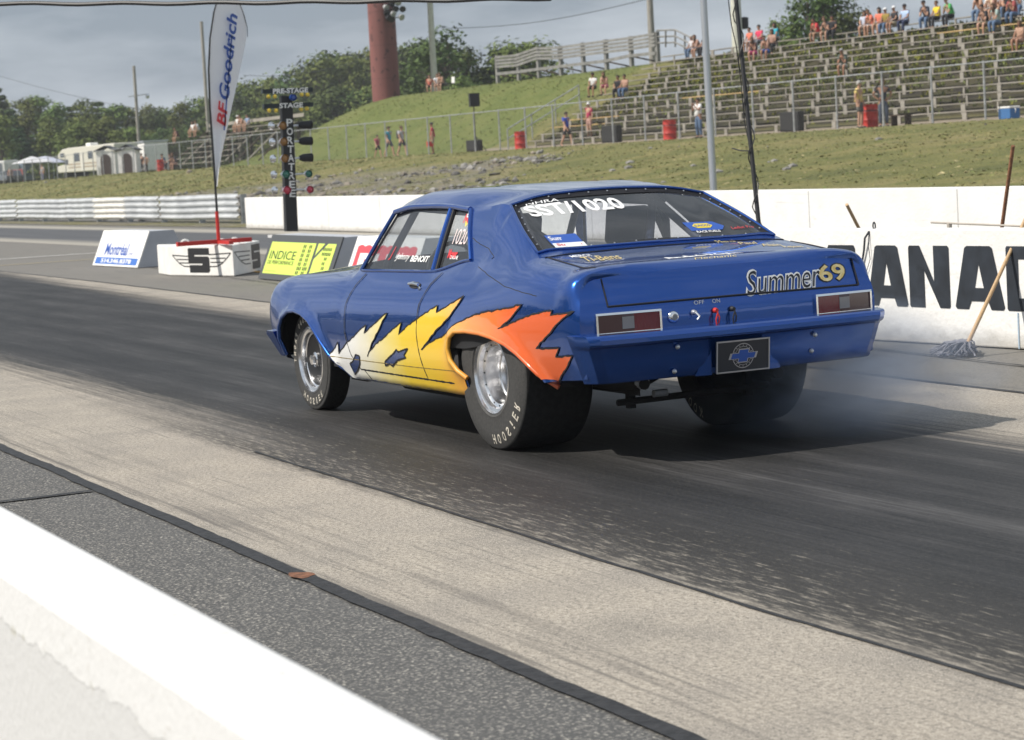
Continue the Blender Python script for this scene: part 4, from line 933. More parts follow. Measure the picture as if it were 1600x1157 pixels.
# wet mop leaning against the wall
foot = at_z(1512, 537, .09); topm = at_y(1598, 352, -4.35)
mop = empty('mop', at_z(1490, 556), 0, 'string mop with a pale wooden handle leaning on the lettered wall', 'mop'); mop_l = mop.location.copy()
m = MB(); m.tube([foot-mop_l, foot.lerp(topm, 1.05)-mop_l], [.015, .013], 10); m.build('handle', WOOD, mop, True)
m = MB(); rr = random.Random(5); hd = foot-mop_l
for k in range(90):
    a = rr.uniform(-.5, .5); d = Vector((rr.uniform(-.30, .16), rr.uniform(-.14, .22), 0)) if k > 20 else Vector((rr.uniform(-.1, .2), rr.uniform(-.1, .1), 0))
    q = at_z(rr.uniform(1452, 1528), rr.uniform(546, 560))-mop_l; q.z = rr.uniform(.008, .02); mid = hd.lerp(q, .5)+Vector((rr.uniform(-.03, .03), rr.uniform(-.03, .03), rr.uniform(.01, .05)))
    m.tube([hd+Vector((rr.uniform(-.02, .02), rr.uniform(-.02, .02), -.01)), hd.lerp(q, .25)+Vector((0, 0, .03)), mid, hd.lerp(q, .8)+Vector((rr.uniform(-.03, .03), rr.uniform(-.03, .03), 0)), q], .0065, 5)
m.build('mop_head', MOPM, mop, True)
def stick(p0, p1, r, m_, label, cat='broom handle', name='broom'):
    root = empty(name, p0, 0, label, cat); mb = MB(); mb.tube([(0, 0, 0), p1-p0], [r, r*.9], 10); mb.build('handle', m_, root, True)
    mb = MB(); mb.cbox((0, 0, .04), (.30, .07, .08)); mb.build('brush', mat('broom_bristle', (.12, .08, .05), .9, var=.4, scale=60), root); return root
def behind(px, py, Yb=-4.9): return at_y(px, py, Yb)
def brm(px0, py0, px1, py1, Y0, Y1, m_, label):
    a = at_y(px0, py0, Y0); b = at_y(px1, py1, Y1); t = (0.0-b.z)/(a.z-b.z); g0 = b+(a-b)*t; return stick(g0, a, .016, m_, label)
brm(1323, 320, 1343, 359, -4.75, -4.95, WOOD, 'tan broom handle sticking up behind the lettered wall, leaning left')
brm(1583, 228, 1565, 360, -5.0, -5.1, WOODR, 'tall rust brown broom handle standing behind the lettered wall')
m = MB(); a = at_y(1455, 348, -4.85); b = at_y(1604, 354, -4.85); m.tube([a, b+(b-a)*.4], .008, 8); m.tube([a+(b-a)*.2, Vector(((a+(b-a)*.2).x, -4.85, 0))], .02, 8); m.tube([b+(b-a)*.3, Vector(((b+(b-a)*.3).x, -4.85, 0))], .02, 8)
tag(m.build('wooden_rail', mat('grey_rail_wood', (.42, .38, .33), .8, var=.1, scale=4), None, True), 'thin grey wooden rail lying level behind the lettered wall', 'rail')
# ------------------------------------------------------------------ guard rail
GR = mat('weathered_guard_rail', (.50, .52, .54), .55, .35, c2=(.66, .68, .70), scale=1.2, bump=.1, bscale=4); GRW = mat('whitened_guard_rail', (.70, .69, .66), .6, var=.1, scale=3); RUST = mat('rusted_rail_end', (.35, .26, .2), .8, var=.3, scale=3)
gr = empty('guard_rail', (55.5, -15.7, 0), 0, 'long corrugated steel guard rail in four waves beyond the far lane', 'guard rail')
prof = []
for k in range(4):
    z = .10+.20*k; prof += [(.0, z), (.0, z+.03), (.075, z+.065), (.075, z+.105), (.0, z+.14), (0, z+.19)]
x = 0; rr = random.Random(2); i = 0
while x < 210:
    L = 4.3; off = rr.uniform(-.03, .03); dz = rr.uniform(-.012, .012); mb = MB()
    V = [(x+t*(L-.01), off+o+(.012*math.sin(t*6+i)), z+dz+.008*math.sin(t*5+i*2)) for t in (0, .25, .5, .75, 1) for o, z in prof]; k = len(prof)
    mb.add(V, [(a*k+j, a*k+j+1, (a+1)*k+j+1, (a+1)*k+j) for a in range(4) for j in range(k-1)]); mb.build('rail_panel', [GR, GRW, GR, GRW, GR][i % 5] if i in (2, 3, 5) else GR, gr, True)
    mb = MB(); mb.box((x-.06, -.22, 0), (x+.06, -.04, .88)); mb.build('post', GALV, gr); x += L; i += 1
# ------------------------------------------------------------------ median blocks with boards
LGREY = mat('grey_painted_block', (.42, .44, .48), .6, var=.06, scale=3); BDARK = mat('board_charcoal', (.07, .075, .08), .5)
def aframe(name, p0, p1, depth, h, label, m_side, m_board, slope=.42, over=.0, cat='sign board'):
    """sloping-sided block: front face leans back; p0,p1 ground corners of its front edge"""
    p0 = Vector((p0.x, p0.y, 0)); p1 = Vector((p1.x, p1.y, 0)); t = (p1-p0).normalized(); n_ = Vector((t.y, -t.x, 0)); L = (p1-p0).length
    if n_.y < 0: n_ = -n_         # towards the track
    root = empty(name, (p0+p1)/2, 0, label, cat); B = p0-(p0+p1)/2
    P3 = lambda u, o, z: B+t*u-n_*o+Vector((0, 0, z))
    s = slope*h; mb = MB(); sec = [(0, 0), (s, h), (depth-s, h), (depth, 0)]
    # notch under the ends
    mb.add([P3(0, o, z) for o, z in sec]+[P3(L, o, z) for o, z in sec], [(0, 1, 5, 4), (1, 2, 6, 5), (2, 3, 7, 6), (0, 3, 7, 4)])
    c0, c1, hn = depth*.40, depth*.66, h*.20
    for u in (0, L):
        q = [(0, 0), (c0, 0), (c0+.04, hn), (c1-.04, hn), (c1, 0), (depth, 0), (depth-s, h), (s, h)]; vs, fs = cdt(q); mb.add([P3(u, o, z) for o, z in vs], fs)
    for (a, b) in (((c0, 0), (c0+.04, hn)), ((c0+.04, hn), (c1-.04, hn)), ((c1-.04, hn), (c1, 0))): mb.add([P3(0, *a), P3(0, *b), P3(L, *b), P3(L, *a)], [(0, 1, 2, 3)])
    blk = bevel(mb.build('block', m_side, root), .012)
    mb = MB()
    for u in (.012, L-.012): mb.add([P3(u, o, z) for o, z in ((c0, .0), (c1, .0), (c1-.04, hn), (c0+.04, hn))], [(0, 1, 2, 3)])
    mb.build('slot_shade', BLACK, root)  # black sheets stand in for the shade inside the notches
    up = (P3(0, s, h)-P3(0, 0, 0)); Hs = up.length; up.normalize(); nn = t.cross(up); nn = nn if nn.dot(n_) > 0 else -nn
    fr = lambda u, v, l: P3(0, 0, 0)+t*u+up*v+nn*l
    mb = MB(); mb.box((0, 0, 0), (1, 1, 1)); 
    V = [fr(a*L+(0), b*Hs, c_) for a, b, c_ in ((0,0,.002),(1,0,.002),(1,1,.002),(0,1,.002),(0,0,.02),(1,0,.02),(1,1,.02),(0,1,.02))]
    mb = MB(); mb.add(V, [(0,3,2,1),(4,5,6,7),(0,1,5,4),(1,2,6,5),(2,3,7,6),(3,0,4,7)]); bd = mb.build('board', m_board, root)
    return root, bd, (lambda u, v, l=.022: fr(u, v, l)), L, Hs
def mark(par, fr, vs, fs, m_, name='lettering', l=.023):
    mb = MB(); mb.add([fr(u, v, l) for u, v in vs], fs); return mb.build(name, m_, par)
def rect(a, b, c_, d): return [(a, b), (c_, b), (c_, d), (a, d)], [(0, 1, 2, 3)]
def txt(s_, cx_, cy_, w_, h_, **k): vs, fs = fit_text(s_, w_, h_, **k); return [(u+cx_, v+cy_) for u, v in vs], fs
# Montreal board
a_, b_ = at_z(146, 415), at_z(216, 419)
root, bd, fr, L, H = aframe('sign_block', a_, b_, .95, .62, 'white sloping block with a blue Montréal phone number board', LGREY, WHITE, .42)
mark(bd, fr, *txt('Montréal', L*.44, H*.47, L*.50, H*.34, bold=.022, sx=.8), LET_B); mark(bd, fr, *txt('.com', L*.76, H*.36, L*.12, H*.07), LET_B)
mark(bd, fr, *rect(L*.04, H*.05, L*.96, H*.24), mat('sign_blue', (.05, .16, .52), .5), 'blue_band'); mark(bd, fr, *txt('514.346.8378', L*.5, H*.145, L*.66, H*.12, bold=.025), WHITE, 'lettering', .026)
mark(bd, fr, *txt('Pneus Auto', L*.42, H*.84, L*.42, H*.07), mat('faded_pink', (.75, .6, .6), .6)); mark(bd, fr, *txt('Atelier', L*.42, H*.73, L*.30, H*.06), mat('faded_pink', (.75, .6, .6), .6))
# Indice board
a_, b_ = at_z(405, 436), at_z(514, 446)
root2, bd, fr, L, H = aframe('sign_block', a_, b_, .95, .62, 'sloping block with a charcoal board of lime panels reading INDICE', LGREY, BDARK, .42)
LIME = mat('lime_panel', (.62, .80, .13), .5)
mark(bd, fr, *([(L*.04, H*.13), (L*.68, H*.13), (L*.68, H*.84), (L*.04, H*.84)], [(0, 1, 2, 3)]), LIME, 'lime_panel')
mark(bd, fr, [(L*.71, H*.13), (L*.95, H*.13), (L*.95, H*.84), (L*.84, H*.84), (L*.71, H*.50)], [(0, 1, 2, 3, 4)], LIME, 'lime_panel'); mark(bd, fr, [(L*.71, H*.58), (L*.80, H*.84), (L*.71, H*.84)], [(0, 1, 2)], LIME, 'lime_panel')
mark(bd, fr, *txt('INDICE', L*.26, H*.55, L*.38, H*.19, bold=.0), BLACK, 'lettering', .026); mark(bd, fr, *txt('DE PERFORMANCE', L*.26, H*.385, L*.38, H*.085), BLACK, 'lettering', .026)
mark(bd, fr, *txt('indiceperf.com', L*.15, H*.19, L*.18, H*.035), mat('olive_text', (.3, .4, .1), .6), 'lettering', .026)
DASH = MB()
for x0, d in ((.52, .0), (.60, .0)):
    for k in range(7):
        for j in range(2 if k not in (5,) else 3): 
            u = L*(x0+.012*0+.022*j); v = H*(.76-.095*k); vs, fs = rect(u, v-.025, u+L*.012, v+.025); DASH.add([fr(a, b, .026) for a, b in vs], fs)
for k, (n_, x0) in enumerate(((6, .80), (6, .80), (2, .85), (2, .84), (2, .85), (2, .84))):
    for j in range(n_):
        u = L*(x0+.020*j); v = H*(.72-.10*k); vs, fs = rect(u, v-.022, u+L*.011, v+.022); DASH.add([fr(a, b, .026) for a, b in vs], fs)
DASH.build('dash_pattern', BLACK, bd)
# red board next to it
a_, b_ = at_z(536, 449), at_z(640, 458)
root3, bd, fr, L, H = aframe('sign_block', a_, b_, .95, .64, 'white sloping block with a red board reading PU, left of the car window', WHITE, WHITE, .42)
PUR = mat('pink_red_panel', (.72, .07, .09), .5)
sc = [(L*.06, H*.08), (L*.94, H*.08), (L*.94, H*.80)]+[(L*(.94-.88*k/24), H*(.80+.035*abs(math.sin(k*math.pi/3)))) for k in range(1, 24)]+[(L*.06, H*.80)]
vs, fs = cdt(sc); mark(bd, fr, vs, fs, PUR, 'red_panel'); mark(bd, fr, *txt('PUROLATOR', L*.80, H*.46, L*1.0*.86+.0, H*.42, bold=.05) if False else txt('PUB', L*.50, H*.44, L*.74, H*.46, bold=.06), WHITE, 'lettering', .026)
# block with black 5 emblems: six-sided concrete block
q0, q1, q2 = at_z(266, 431), at_z(366, 432), at_z(408, 423)
blk = empty('emblem_block', (q0+q2)/2, 0, 'white concrete block with black numeral fives and wing lines, under the feather flag', 'concrete block'); bl = blk.location.copy()
bp = [q0-bl, q1-bl, q2-bl, q2-bl+Vector((.9, .0, 0)), q1-bl+Vector((1.3, -.2, 0)), q0-bl+Vector((1.0, -.1, 0))]
BH = .47
m = MB(); n = len(bp); m.add([p+Vector((0, 0, 0)) for p in bp]+[p+Vector((0, 0, BH)) for p in bp], [tuple(range(n)), tuple(range(n, 2*n))]+[(i, (i+1) % n, (i+1) % n+n, i+n) for i in range(n)])
bevel(m.build('block', mat('chipped_white_block', (.80, .79, .76), .65, var=.06, scale=4, bump=.2, bscale=20), blk), .015)
def face(pa, pb):
    t = (pb-pa).normalized(); n_ = Vector((t.y, -t.x, 0)); n_ = n_ if n_.dot(CAM-bl-pa) > 0 else -n_; return (lambda u, v, l=.004: pa+t*u+n_*l+Vector((0, 0, v))), (pb-pa).length
def five(fr, x0, w_, z0, z1, nm='emblem'):
    H_ = z1-z0; X = lambda u: x0+u*w_; Z = lambda v: z0+v*H_
    vs, fs = cdt([(X(a), Z(b)) for a, b in [(.05, 0), (.93, 0), (1, .08), (1, .60), (.93, .66), (.30, .66), (.30, .72), (1, .72), (1, 1), (.04, 1), (0, .96), (0, .37), (.66, .37), (.66, .31), (.05, .31)]])
    m = MB(); m.add([fr(u, v) for u, v in vs], fs); m.build(nm, BLACK, blk)
def wing(fr, x0, x1, z0, z1):
    m = MB(); X = lambda u: lerp(x0, x1, u); Z = lambda v: lerp(z0, z1, v)
    for L_ in ([(0, .9), (.25, .92), (.6, .96), (1, 1)], [(0, .02), (.35, .04), (.6, .28), (.85, .70), (1, 1)], [(.05, .62), (.75, .64)], [(.05, .33), (.6, .34)]):
        for (a, b), (c_, d) in zip(L_, L_[1:]):
            A_, B_ = Vector((X(a), Z(b))), Vector((X(c_), Z(d))); nn = Vector((-(B_-A_).y, (B_-A_).x)).normalized()*.008
            m.add([fr(*(A_+nn)), fr(*(B_+nn)), fr(*(B_-nn)), fr(*(A_-nn))], [(0, 1, 2, 3)])
    m.build('wing_lines', BLACK, blk)
fr, L = face(bp[0], bp[1]); five(fr, L*.31, L*.33, .05, .43); wing(fr, L*.33, L*.06, .14, .32); wing(fr, L*.64, L*.97, .14, .35)
fr, L = face(bp[1], bp[2]); wing(fr, L*.62, L*.05, .14, .36); five(fr, L*.67, L*.32, .05, .43)
m = MB()
for k, p in enumerate((bp[0].lerp(bp[1], .22)+Vector((.15, -.1, BH)), bp[0].lerp(bp[1], .80)+Vector((.15, -.1, BH)), bp[1].lerp(bp[2], .35)+Vector((.35, 0, BH)))):
    mm = MB(); mm.tube([p+Vector((0, .075*math.cos(a), .085*math.sin(a)-.0)) for a in [math.pi*j/8 for j in range(9)]], .013, 8); mm.build('lifting_ring', WHITE, blk, True)
# flag stand and feather flag
fz = BH+.01; fb = at_y(340, 366, (q0.y+q2.y)/2-.15); fb = Vector((q1.x+.5, fb.y, fz)); fb = at_x(341, 366, q1.x+.45); 
flag = empty('feather_flag', (fb.x, fb.y, fz), 0, 'tall white feather flag with red and blue lettering on a red stand', 'flag'); fl_ = flag.location.copy()
g3 = mat('flag_cloth', (.90, .90, .93), .8, bump=.1, bscale=3)
lv = at_x(276, 373, fb.x)-fl_; rv = at_x(392, 369, fb.x)-fl_
m = MB(); m.box((-.04, lv.y, .01), (.05, rv.y, .075)); m.box((-.62, -.035, .01), (.45, .035, .06)); m.tube([(0, 0, .05), (0, 0, .50)], .028, 8); m.build('stand', REDP, flag)
FX = fb.x
pt = lambda x, y: at_x(x, y, FX)-fl_
pole = [(341, 364), (337, 300), (333, 240), (328, 170), (326, 110), (328, 60), (334, 20), (341, -5), (352, -22), (368, -10), (380, 20), (386, 42), (387, 58)]
m = MB(); PP = [pt(*p) for p in pole]; m.tube(PP, [.02, .018, .017, .016, .015, .013, .012, .010, .009, .008, .007, .006, .005], 8); m.build('pole', BLACK, flag, True)
L_ = [(337, 292), (334, 240), (329, 170), (327, 110), (329, 60), (335, 20), (342, -4), (352, -20)]; R_ = [(339, 292), (348, 240), (363, 170), (376, 110), (386, 60), (384, 30), (377, 8), (362, -14)]
m = MB(); V = []; nc = 7
def resamp(q, n):
    o = []
    for i in range(n):
        t = i/(n-1)*(len(q)-1); k = min(int(t), len(q)-2); f_ = t-k; o.append((lerp(q[k][0], q[k+1][0], f_), lerp(q[k][1], q[k+1][1], f_)))
    return o
LL, RR_ = resamp(L_, 30), resamp(R_, 30)
def flagpt(i, j):
    a, b = LL[i], RR_[i]; t = j/(nc*2); p = pt(lerp(a[0], b[0], t), lerp(a[1], b[1], t)); p.x += .05*math.sin(t*7+i*.12)*(t)*(1-i/60); return p
V = [flagpt(i, j) for i in range(30) for j in range(2*nc+1)]; k = 2*nc+1
m.add(V, [(i*k+j, i*k+j+1, (i+1)*k+j+1, (i+1)*k+j) for i in range(29) for j in range(2*nc)]); cloth = m.build('cloth', g3, flag, True)
def onflag(s_, pa, pb, hpx, m_, **kw):   # text running from pixel pa to pb, along the flag
    vs, fs = fit_text(s_, 1., 1., **kw); dx, dy = pb[0]-pa[0], pb[1]-pa[1]; L = math.hypot(dx, dy); nx, ny_ = -dy/L, dx/L
    V = []
    for u, v in vs:
        px = pa[0]+dx*(u+.5)+(-ny_)*0; py = pa[1]+dy*(u+.5); px -= -nx*0
        px += (nx)*(-v)*hpx; py += ny_*(-v)*hpx; p = pt(px, py); p.x -= .075; V.append(p)
    mb = MB(); mb.add(V, fs); mb.build('lettering', m_, cloth)
onflag('BF', (343, 198), (347, 158), 15, LET_R, bold=.03, shear=.3); onflag('Goodrich', (347, 156), (361, 22), 17, mat('flag_blue', (.04, .10, .38), .6), bold=.025, shear=.3)
onflag('I', (348, 204), (360, 56), 2.2, mat('flag_blue', (.04, .10, .38), .6))
# ------------------------------------------------------------------ timing tree
TX = 22.6
tb0 = at_x(457, 368, TX); tree0 = empty('starting_tree', (TX, tb0.y, 0), 0, 'black drag racing starting light tree with coloured lamps', 'start lights'); tl = tree0.location.copy()
q = lambda x, y, dx=0.: at_x(x, y, TX)-tl-Vector((dx, 0, 0))
m = MB(); a, b = q(448, 363), q(466, 363); c_, d = q(438, 150), q(456, 150)
bt = [q(448, 362), q(466, 362), q(456.5, 150), q(440, 150)]
m.add([p+Vector((0, 0, 0)) for p in bt]+[p+Vector((.12, 0, 0)) for p in bt], [(0, 1, 2, 3), (4, 5, 6, 7), (0, 1, 5, 4), (1, 2, 6, 5), (2, 3, 7, 6), (3, 0, 4, 7)])
m.build('column', BLACK, tree0)
m = MB(); m.box((-.05, -.16, 0), (.35, .16, .52)); m.box((-.02, -.22, .52), (.30, .30, .56)); m.build('base', mat('base_white', (.6, .6, .6), .6), tree0)
DKG = mat('tree_sign_black', (.02, .03, .035), .5)
for nm, y0, x0, x1, tx in (('PRE-STAGE', 142, 410, 488, 'PRE-STAGE'), ('STAGE', 165, 412, 489, 'STAGE')):
    m = MB(); P4 = [q(x0, y0+5, .02), q(x1, y0+2, .02), q(x1, y0-5, .02), q(x0, y0-2, .02)]; m.add(P4+[p+Vector((.09, 0, 0)) for p in P4], [(0, 1, 2, 3), (4, 5, 6, 7), (0, 1, 5, 4), (1, 2, 6, 5), (2, 3, 7, 6), (3, 0, 4, 7)]); bx_ = m.build('sign_bar', DKG, tree0)
    wpx = 55 if nm == 'PRE-STAGE' else 37; vs, fs = fit_text(tx, wpx, 8, bold=.04); cx_ = 453 if nm == 'PRE-STAGE' else 454
    m = MB(); m.add([q(cx_+u, y0-v-u*.04, .026) for u, v in vs], fs); m.build('lettering', WHITE, bx_)
AMB = mat('amber_lamp', (.30, .13, .015), .2, coat=1.); YEL = mat('yellow_bulb', (.75, .55, .05), .25, coat=1.); GRN = mat('green_lamp', (.01, .15, .10), .2, coat=1.); RDL = mat('red_lamp', (.55, .02, .06), .2, coat=1.); BLU = mat('blue_lamp', (.02, .08, .35), .3, coat=1.)
def lamp(px, py, r_px, m_, shell, Lw, name='lamp', sy=1):
    p = q(px, py, .0); r = r_px*.0092; mb = MB(); ax = Vector((-1, 0, 0)); M_ = Matrix.Translation(p)@ax.to_track_quat('Y', 'Z').to_matrix().to_4x4()
    mb.lathe([(r*.9, .06), (r, .10), (r*.97, .11), (r*.8, .05), (r*.55, -.06), (r*.3, -.10), (0, -.11)], 16, M_); sh = mb.build(name, shell, tree0, True, angle=40)
    mb = MB(); mb.lathe([(0, .115), (r*.5, .108), (r*.85, .085), (r*.93, .06)], 16, M_); mb.build('lens', m_, sh, True); return sh
for k, (yl, m_, shl) in enumerate(((197, AMB, CHROME), (222, AMB, CHROME), (248, AMB, CHROME), (273, GRN, CHROME), (297.5, RDL, CHROME))):
    lamp(438.5+k*1.7, yl, 7.4, m_, shl, 0); 
    # silvered reflector seen to the left of each lamp, with its bracket
    mb = MB(); p = q(424+k*1.3, yl+.5, .0); mb.lathe([(0, -.05), (.052, -.035), (.066, .0), (.052, .035), (.0, .05)], 14, Matrix.Translation(p)@Matrix.Rotation(R(0), 4, 'X')); mb.build('reflector', CHROME, tree0, True)
    if k < 3:
        mb = MB(); p0, p1 = q(466+k*1, yl-1, .0), q(485+k*.6, yl-1.5, .0); mb.tube([p0, p0.lerp(p1, .3), p1+Vector((-.05, 0, 0))], [.035, .060, .068], 16); sh = mb.build('lamp_hood', BLACK, tree0, True, angle=40)
        mb = MB(); mb.tube([p1+Vector((-.06, .0, 0)), p1+Vector((-.062, -.01, 0))], [.06, .05], 16); mb.build('lens', mat('dark_lens', (.03, .02, .02), .2), sh)
    else: lamp(479+(k-3)*2, yl-1, 6.6, m_, CHROME, 0)
    mb = MB(); mb.tube([q(455, yl, -.02), q(470+k, yl-1, 0)], .015, 8); mb.build('lamp_bracket', ALU, tree0, True)
for px, py in ((419, 151), (429, 151), (471, 148), (480, 148), (420, 173), (431, 173), (470, 171), (479, 170)):
    p = q(px, py, .01); mb = MB(); mb.lathe([(0, -.036), (.026, -.026), (.036, 0), (.026, .026), (0, .036)], 14, Matrix.Translation(p)); mb.build('bulb', YEL, tree0, True)
lamp(455, 153, 6, BLU, BLU, 0)
for k, ch in enumerate('PORTATREE'):
    vs, fs = fit_text(ch, 9.5, 11.5, bold=.02); y0 = 192+k*13.8
    m = MB(); m.add([q(452+(y0-192)*.046+u, y0-v, .006) for u, v in vs], fs); m.build('lettering', WHITE, tree0)
# white and black items at its foot
# ------------------------------------------------------------------ poles and cables
def pole_thing(name, p0, p1, r0, r1, m_, label, cat='pole', n=12):
    root = empty(name, p0, 0, label, cat); m = MB(); m.tube([(0, 0, 0), p1-p0], [r0, r1], n); m.build('shaft', m_, root, True); return root
p1 = at_y(1098, -20, -13.6); p0 = at_y(1116, 310, -13.6); p0.z = 0; pole_thing('metal_pole', p0, p1+(p1-p0)*.05, .062, .058, ALU, 'slim silver metal pole standing behind the far wall', 'pole')
p1 = at_y(1149, -10, -5.3); pm = at_y(1185, 333, -5.2); pb = pm+(pm-p1)*.36; pb.z = 0
bl_ = pole_thing('black_pole', pb, p1, .022, .020, BLACK, 'thin black leaning pole wrapped in cable behind the car roof')
m = MB(); D = p1-pb; n = 46; m.tube([D*(k/n)+Vector((.035*math.cos(k*.9)*(1 if k % 9 < 6 else 1.8), .035*math.sin(k*.9), 0)) for k in range(n+1)], .006, 5); m.build('cable', BLACK, bl_, True)
m = MB(); pts = [at_y(x, y, -5.25)-pb for x, y in ((1138, 0), (1143, 40), (1150, 70), (1158, 130), (1163, 190), (1172, 232), (1180, 260))]; m.tube(pts, .005, 5); m.tube([at_y(x, y, -5.25)-pb for x, y in ((1144, 232), (1158, 236), (1174, 236))], .006, 5); m.build('loose_wire', BLACK, bl_, True)
CREAM = mat('cream_pole', (.55, .55, .47), .7, var=.1, scale=3); WPOLE = mat('weathered_wood_pole', (.30, .28, .25), .85, var=.2, scale=4, stretch=(3, 3, .4))
def upole(px0, py0, px1, py1, Y, r, m_, label, zt=None, cat='utility pole'):
    a = at_y(px0, py0, Y); b = at_y(px1, py1, Y); g0 = Vector((a.x, Y, terr(a.x, Y)-.1)); tp = Vector((b.x, Y, b.z)); tp.x = g0.x+(b.x-a.x)*0; tp.z += zt or 0; return pole_thing('utility_pole', g0, tp, r*1.15, r, m_, label, cat)
lp = upole(217, 222, 210, 103, -64, .17, WPOLE, 'grey wooden utility pole with a small lamp, in front of the left trees')
pp = at_y(211, 150, -64)-lp.location; m = MB(); m.tube([(0, 0, pp.z), (-.2, -1.2, pp.z+.1)], .05, 6); m.tube([(0, 0, pp.z), (-.1, .9, pp.z-.1)], .05, 6); m.build('lamp_arm', GALV, lp); m = MB(); m.lathe([(0, -.2), (.25, -.1), (.28, .15), (0, .25)], 12, Matrix.Translation((-.2, -1.3, pp.z-.1))); m.build('lamp_head', ALU, lp, True)
upole(326, 210, 322, 32, -66, .17, WPOLE, 'bare wooden utility pole rising behind the feather flag')
upole(679, 130, 677, -20, -60, .21, CREAM, 'pale cream pole rising from the grass hill beside the brown tower')
up2 = upole(1018, 58, 1012, -20, -62, .19, WPOLE, 'grey wooden pole rising behind the wooden stand')
up3 = upole(1152, 60, 1148, -20, -60, .28, CREAM, 'thick pale pole behind the top of the bleachers')
pp = at_y(1170, 34, -60)-up3.location; m = MB(); m.lathe([(0, -.35), (.22, -.3), (.24, .3), (0, .36)], 12, Matrix.Translation((0, -.5, pp.z))@Matrix.Rotation(R(90), 4, 'X')); m.build('transformer', DARKMETAL, up3, True)
# overhead black cable close by
a, b = at_x(-30, 5.5, 9.), at_x(800, 0, 4.0)
pts = []
for k in range(41):
    t = k/40; px = lerp(-60, 860, t); pts.append(at_x(px, lerp(6.5, -2.5, t)+4*math.sin(math.pi*t)*.6+1.2*math.sin(t*40), lerp(14, 8, t)))
m = MB(); m.tube(pts, .022, 8); o = m.build('overhead_cable', BLACK, None, True); tag(o, 'thick black overhead cable crossing the very top of the view', 'cable')
for k, (pa, pb_) in enumerate((((-5, 118), (330, 190)), ((380, 118), (560, 96)), ((690, 45), (1015, -2)), ((690, 40), (590, 95)))):
    Yv = -64; A_, B_ = at_y(*pa, Yv), at_y(*pb_, Yv); m = MB(); m.tube([A_.lerp(B_, t/12)+Vector((0, 0, -.5*math.sin(math.pi*t/12))) for t in range(13)], .022, 5)
    tag(m.build('power_line', DARKMETAL), ['thin power line running down from the left edge to the pole behind the flag', 'thin power line between the flag and the brown tower', 'thin power line from the cream pole up to the grey pole by the wooden stand', 'short thin power line from the cream pole down past the brown tower'][k], 'power line', 'power lines in the sky')
# brown tower
tw = at_d(605, 175, 168); tz = terr(tw.x, tw.y); twr = empty('brown_tower', (tw.x, tw.y, tz-1), 0, 'huge rust brown round tower with floodlights, rising behind the hill', 'tower')
g = G('rust_brown_tower'); S = g.sep(); sp = g.noise(1.2, (1, 1, .12), det=4)
c = g.mix(g.map(sp, .3, .7), (.15, .055, .050), (.23, .085, .075)); c = g.mix(g.math('MULTIPLY', g.map(g.noise(2.2, det=2), .62, .66), .6), c, (.03, .015, .015)); band_ = g.math('PINGPONG', S[2], 1.2); c = g.mix(g.map(band_, 0, .05, .35, 0), c, (.06, .03, .03)); TWM = g.out(c, .8)
m = MB(); m.lathe([(0, 0), (1.02, 0), (.93, 24), (0, 24.0)], 20, Matrix.Rotation(R(90), 4, 'X')); tm_ = m.build('column', TWM, twr, True, angle=50)
m = MB()
rr = random.Random(4)
for k in range(10): 
    px, py = [(603, 12), (612, 6), (618, 14), (614, 22), (607, 28), (604, 20), (622, 4), (612, 30), (629, 14), (627, 27)][k]; p = at_d(px, py, 166)-twr.location
    mb = MB(); mb.lathe([(0, -.22), (.16, -.18), (.24, .1), (.0, .12)], 12, Matrix.Translation(p)@Vector((-1, rr.uniform(-.5, .5), -.5)).to_track_quat('Y', 'Z').to_matrix().to_4x4()); mb.tube([p, (0, 0, p.z)], .04, 5); mb.build('floodlight', DARKMETAL if k % 3 else GALV, twr, True)
# ------------------------------------------------------------------ fence along the path
FY = -41.3
fence = empty('chain_link_fence', (50, FY, 1.9), 0, 'chain link fence with steel posts along the path above the bank', 'fence')
HF = 1.95; m = MB(); 
xs_ = []; x = 0
def fz_(x): return terr(50+x, FY)-1.9
while x < 190:
    xs_.append(x); mb = MB(); z = fz_(x); mb.tube([(x, 0, z-.1), (x, 0, z+HF+.05)], .038, 8); mb.build('post', GALV, fence, True); x += 3.05
m = MB(); m.tube([(x, 0, fz_(x)+HF) for x in xs_], .024, 6); m.build('top_rail', GALV, fence, True)
WIRE = mat('fence_wire', (.16, .16, .16), .6, .3); m = MB(); x = 0; st_ = .09
while x < xs_[-1]:
    z = fz_(x); 
    for sgn in (1, -1):
        a = Vector((x if sgn > 0 else x+HF, .0, z+.05)); b = Vector((x+HF if sgn > 0 else x, .0, z+HF)); w2 = Vector((.0013, 0, 0)); m.add([a-w2, a+w2, b+w2, b-w2], [(0, 1, 2, 3)])
    x += st_
m.build('wire_mesh', WIRE, fence)
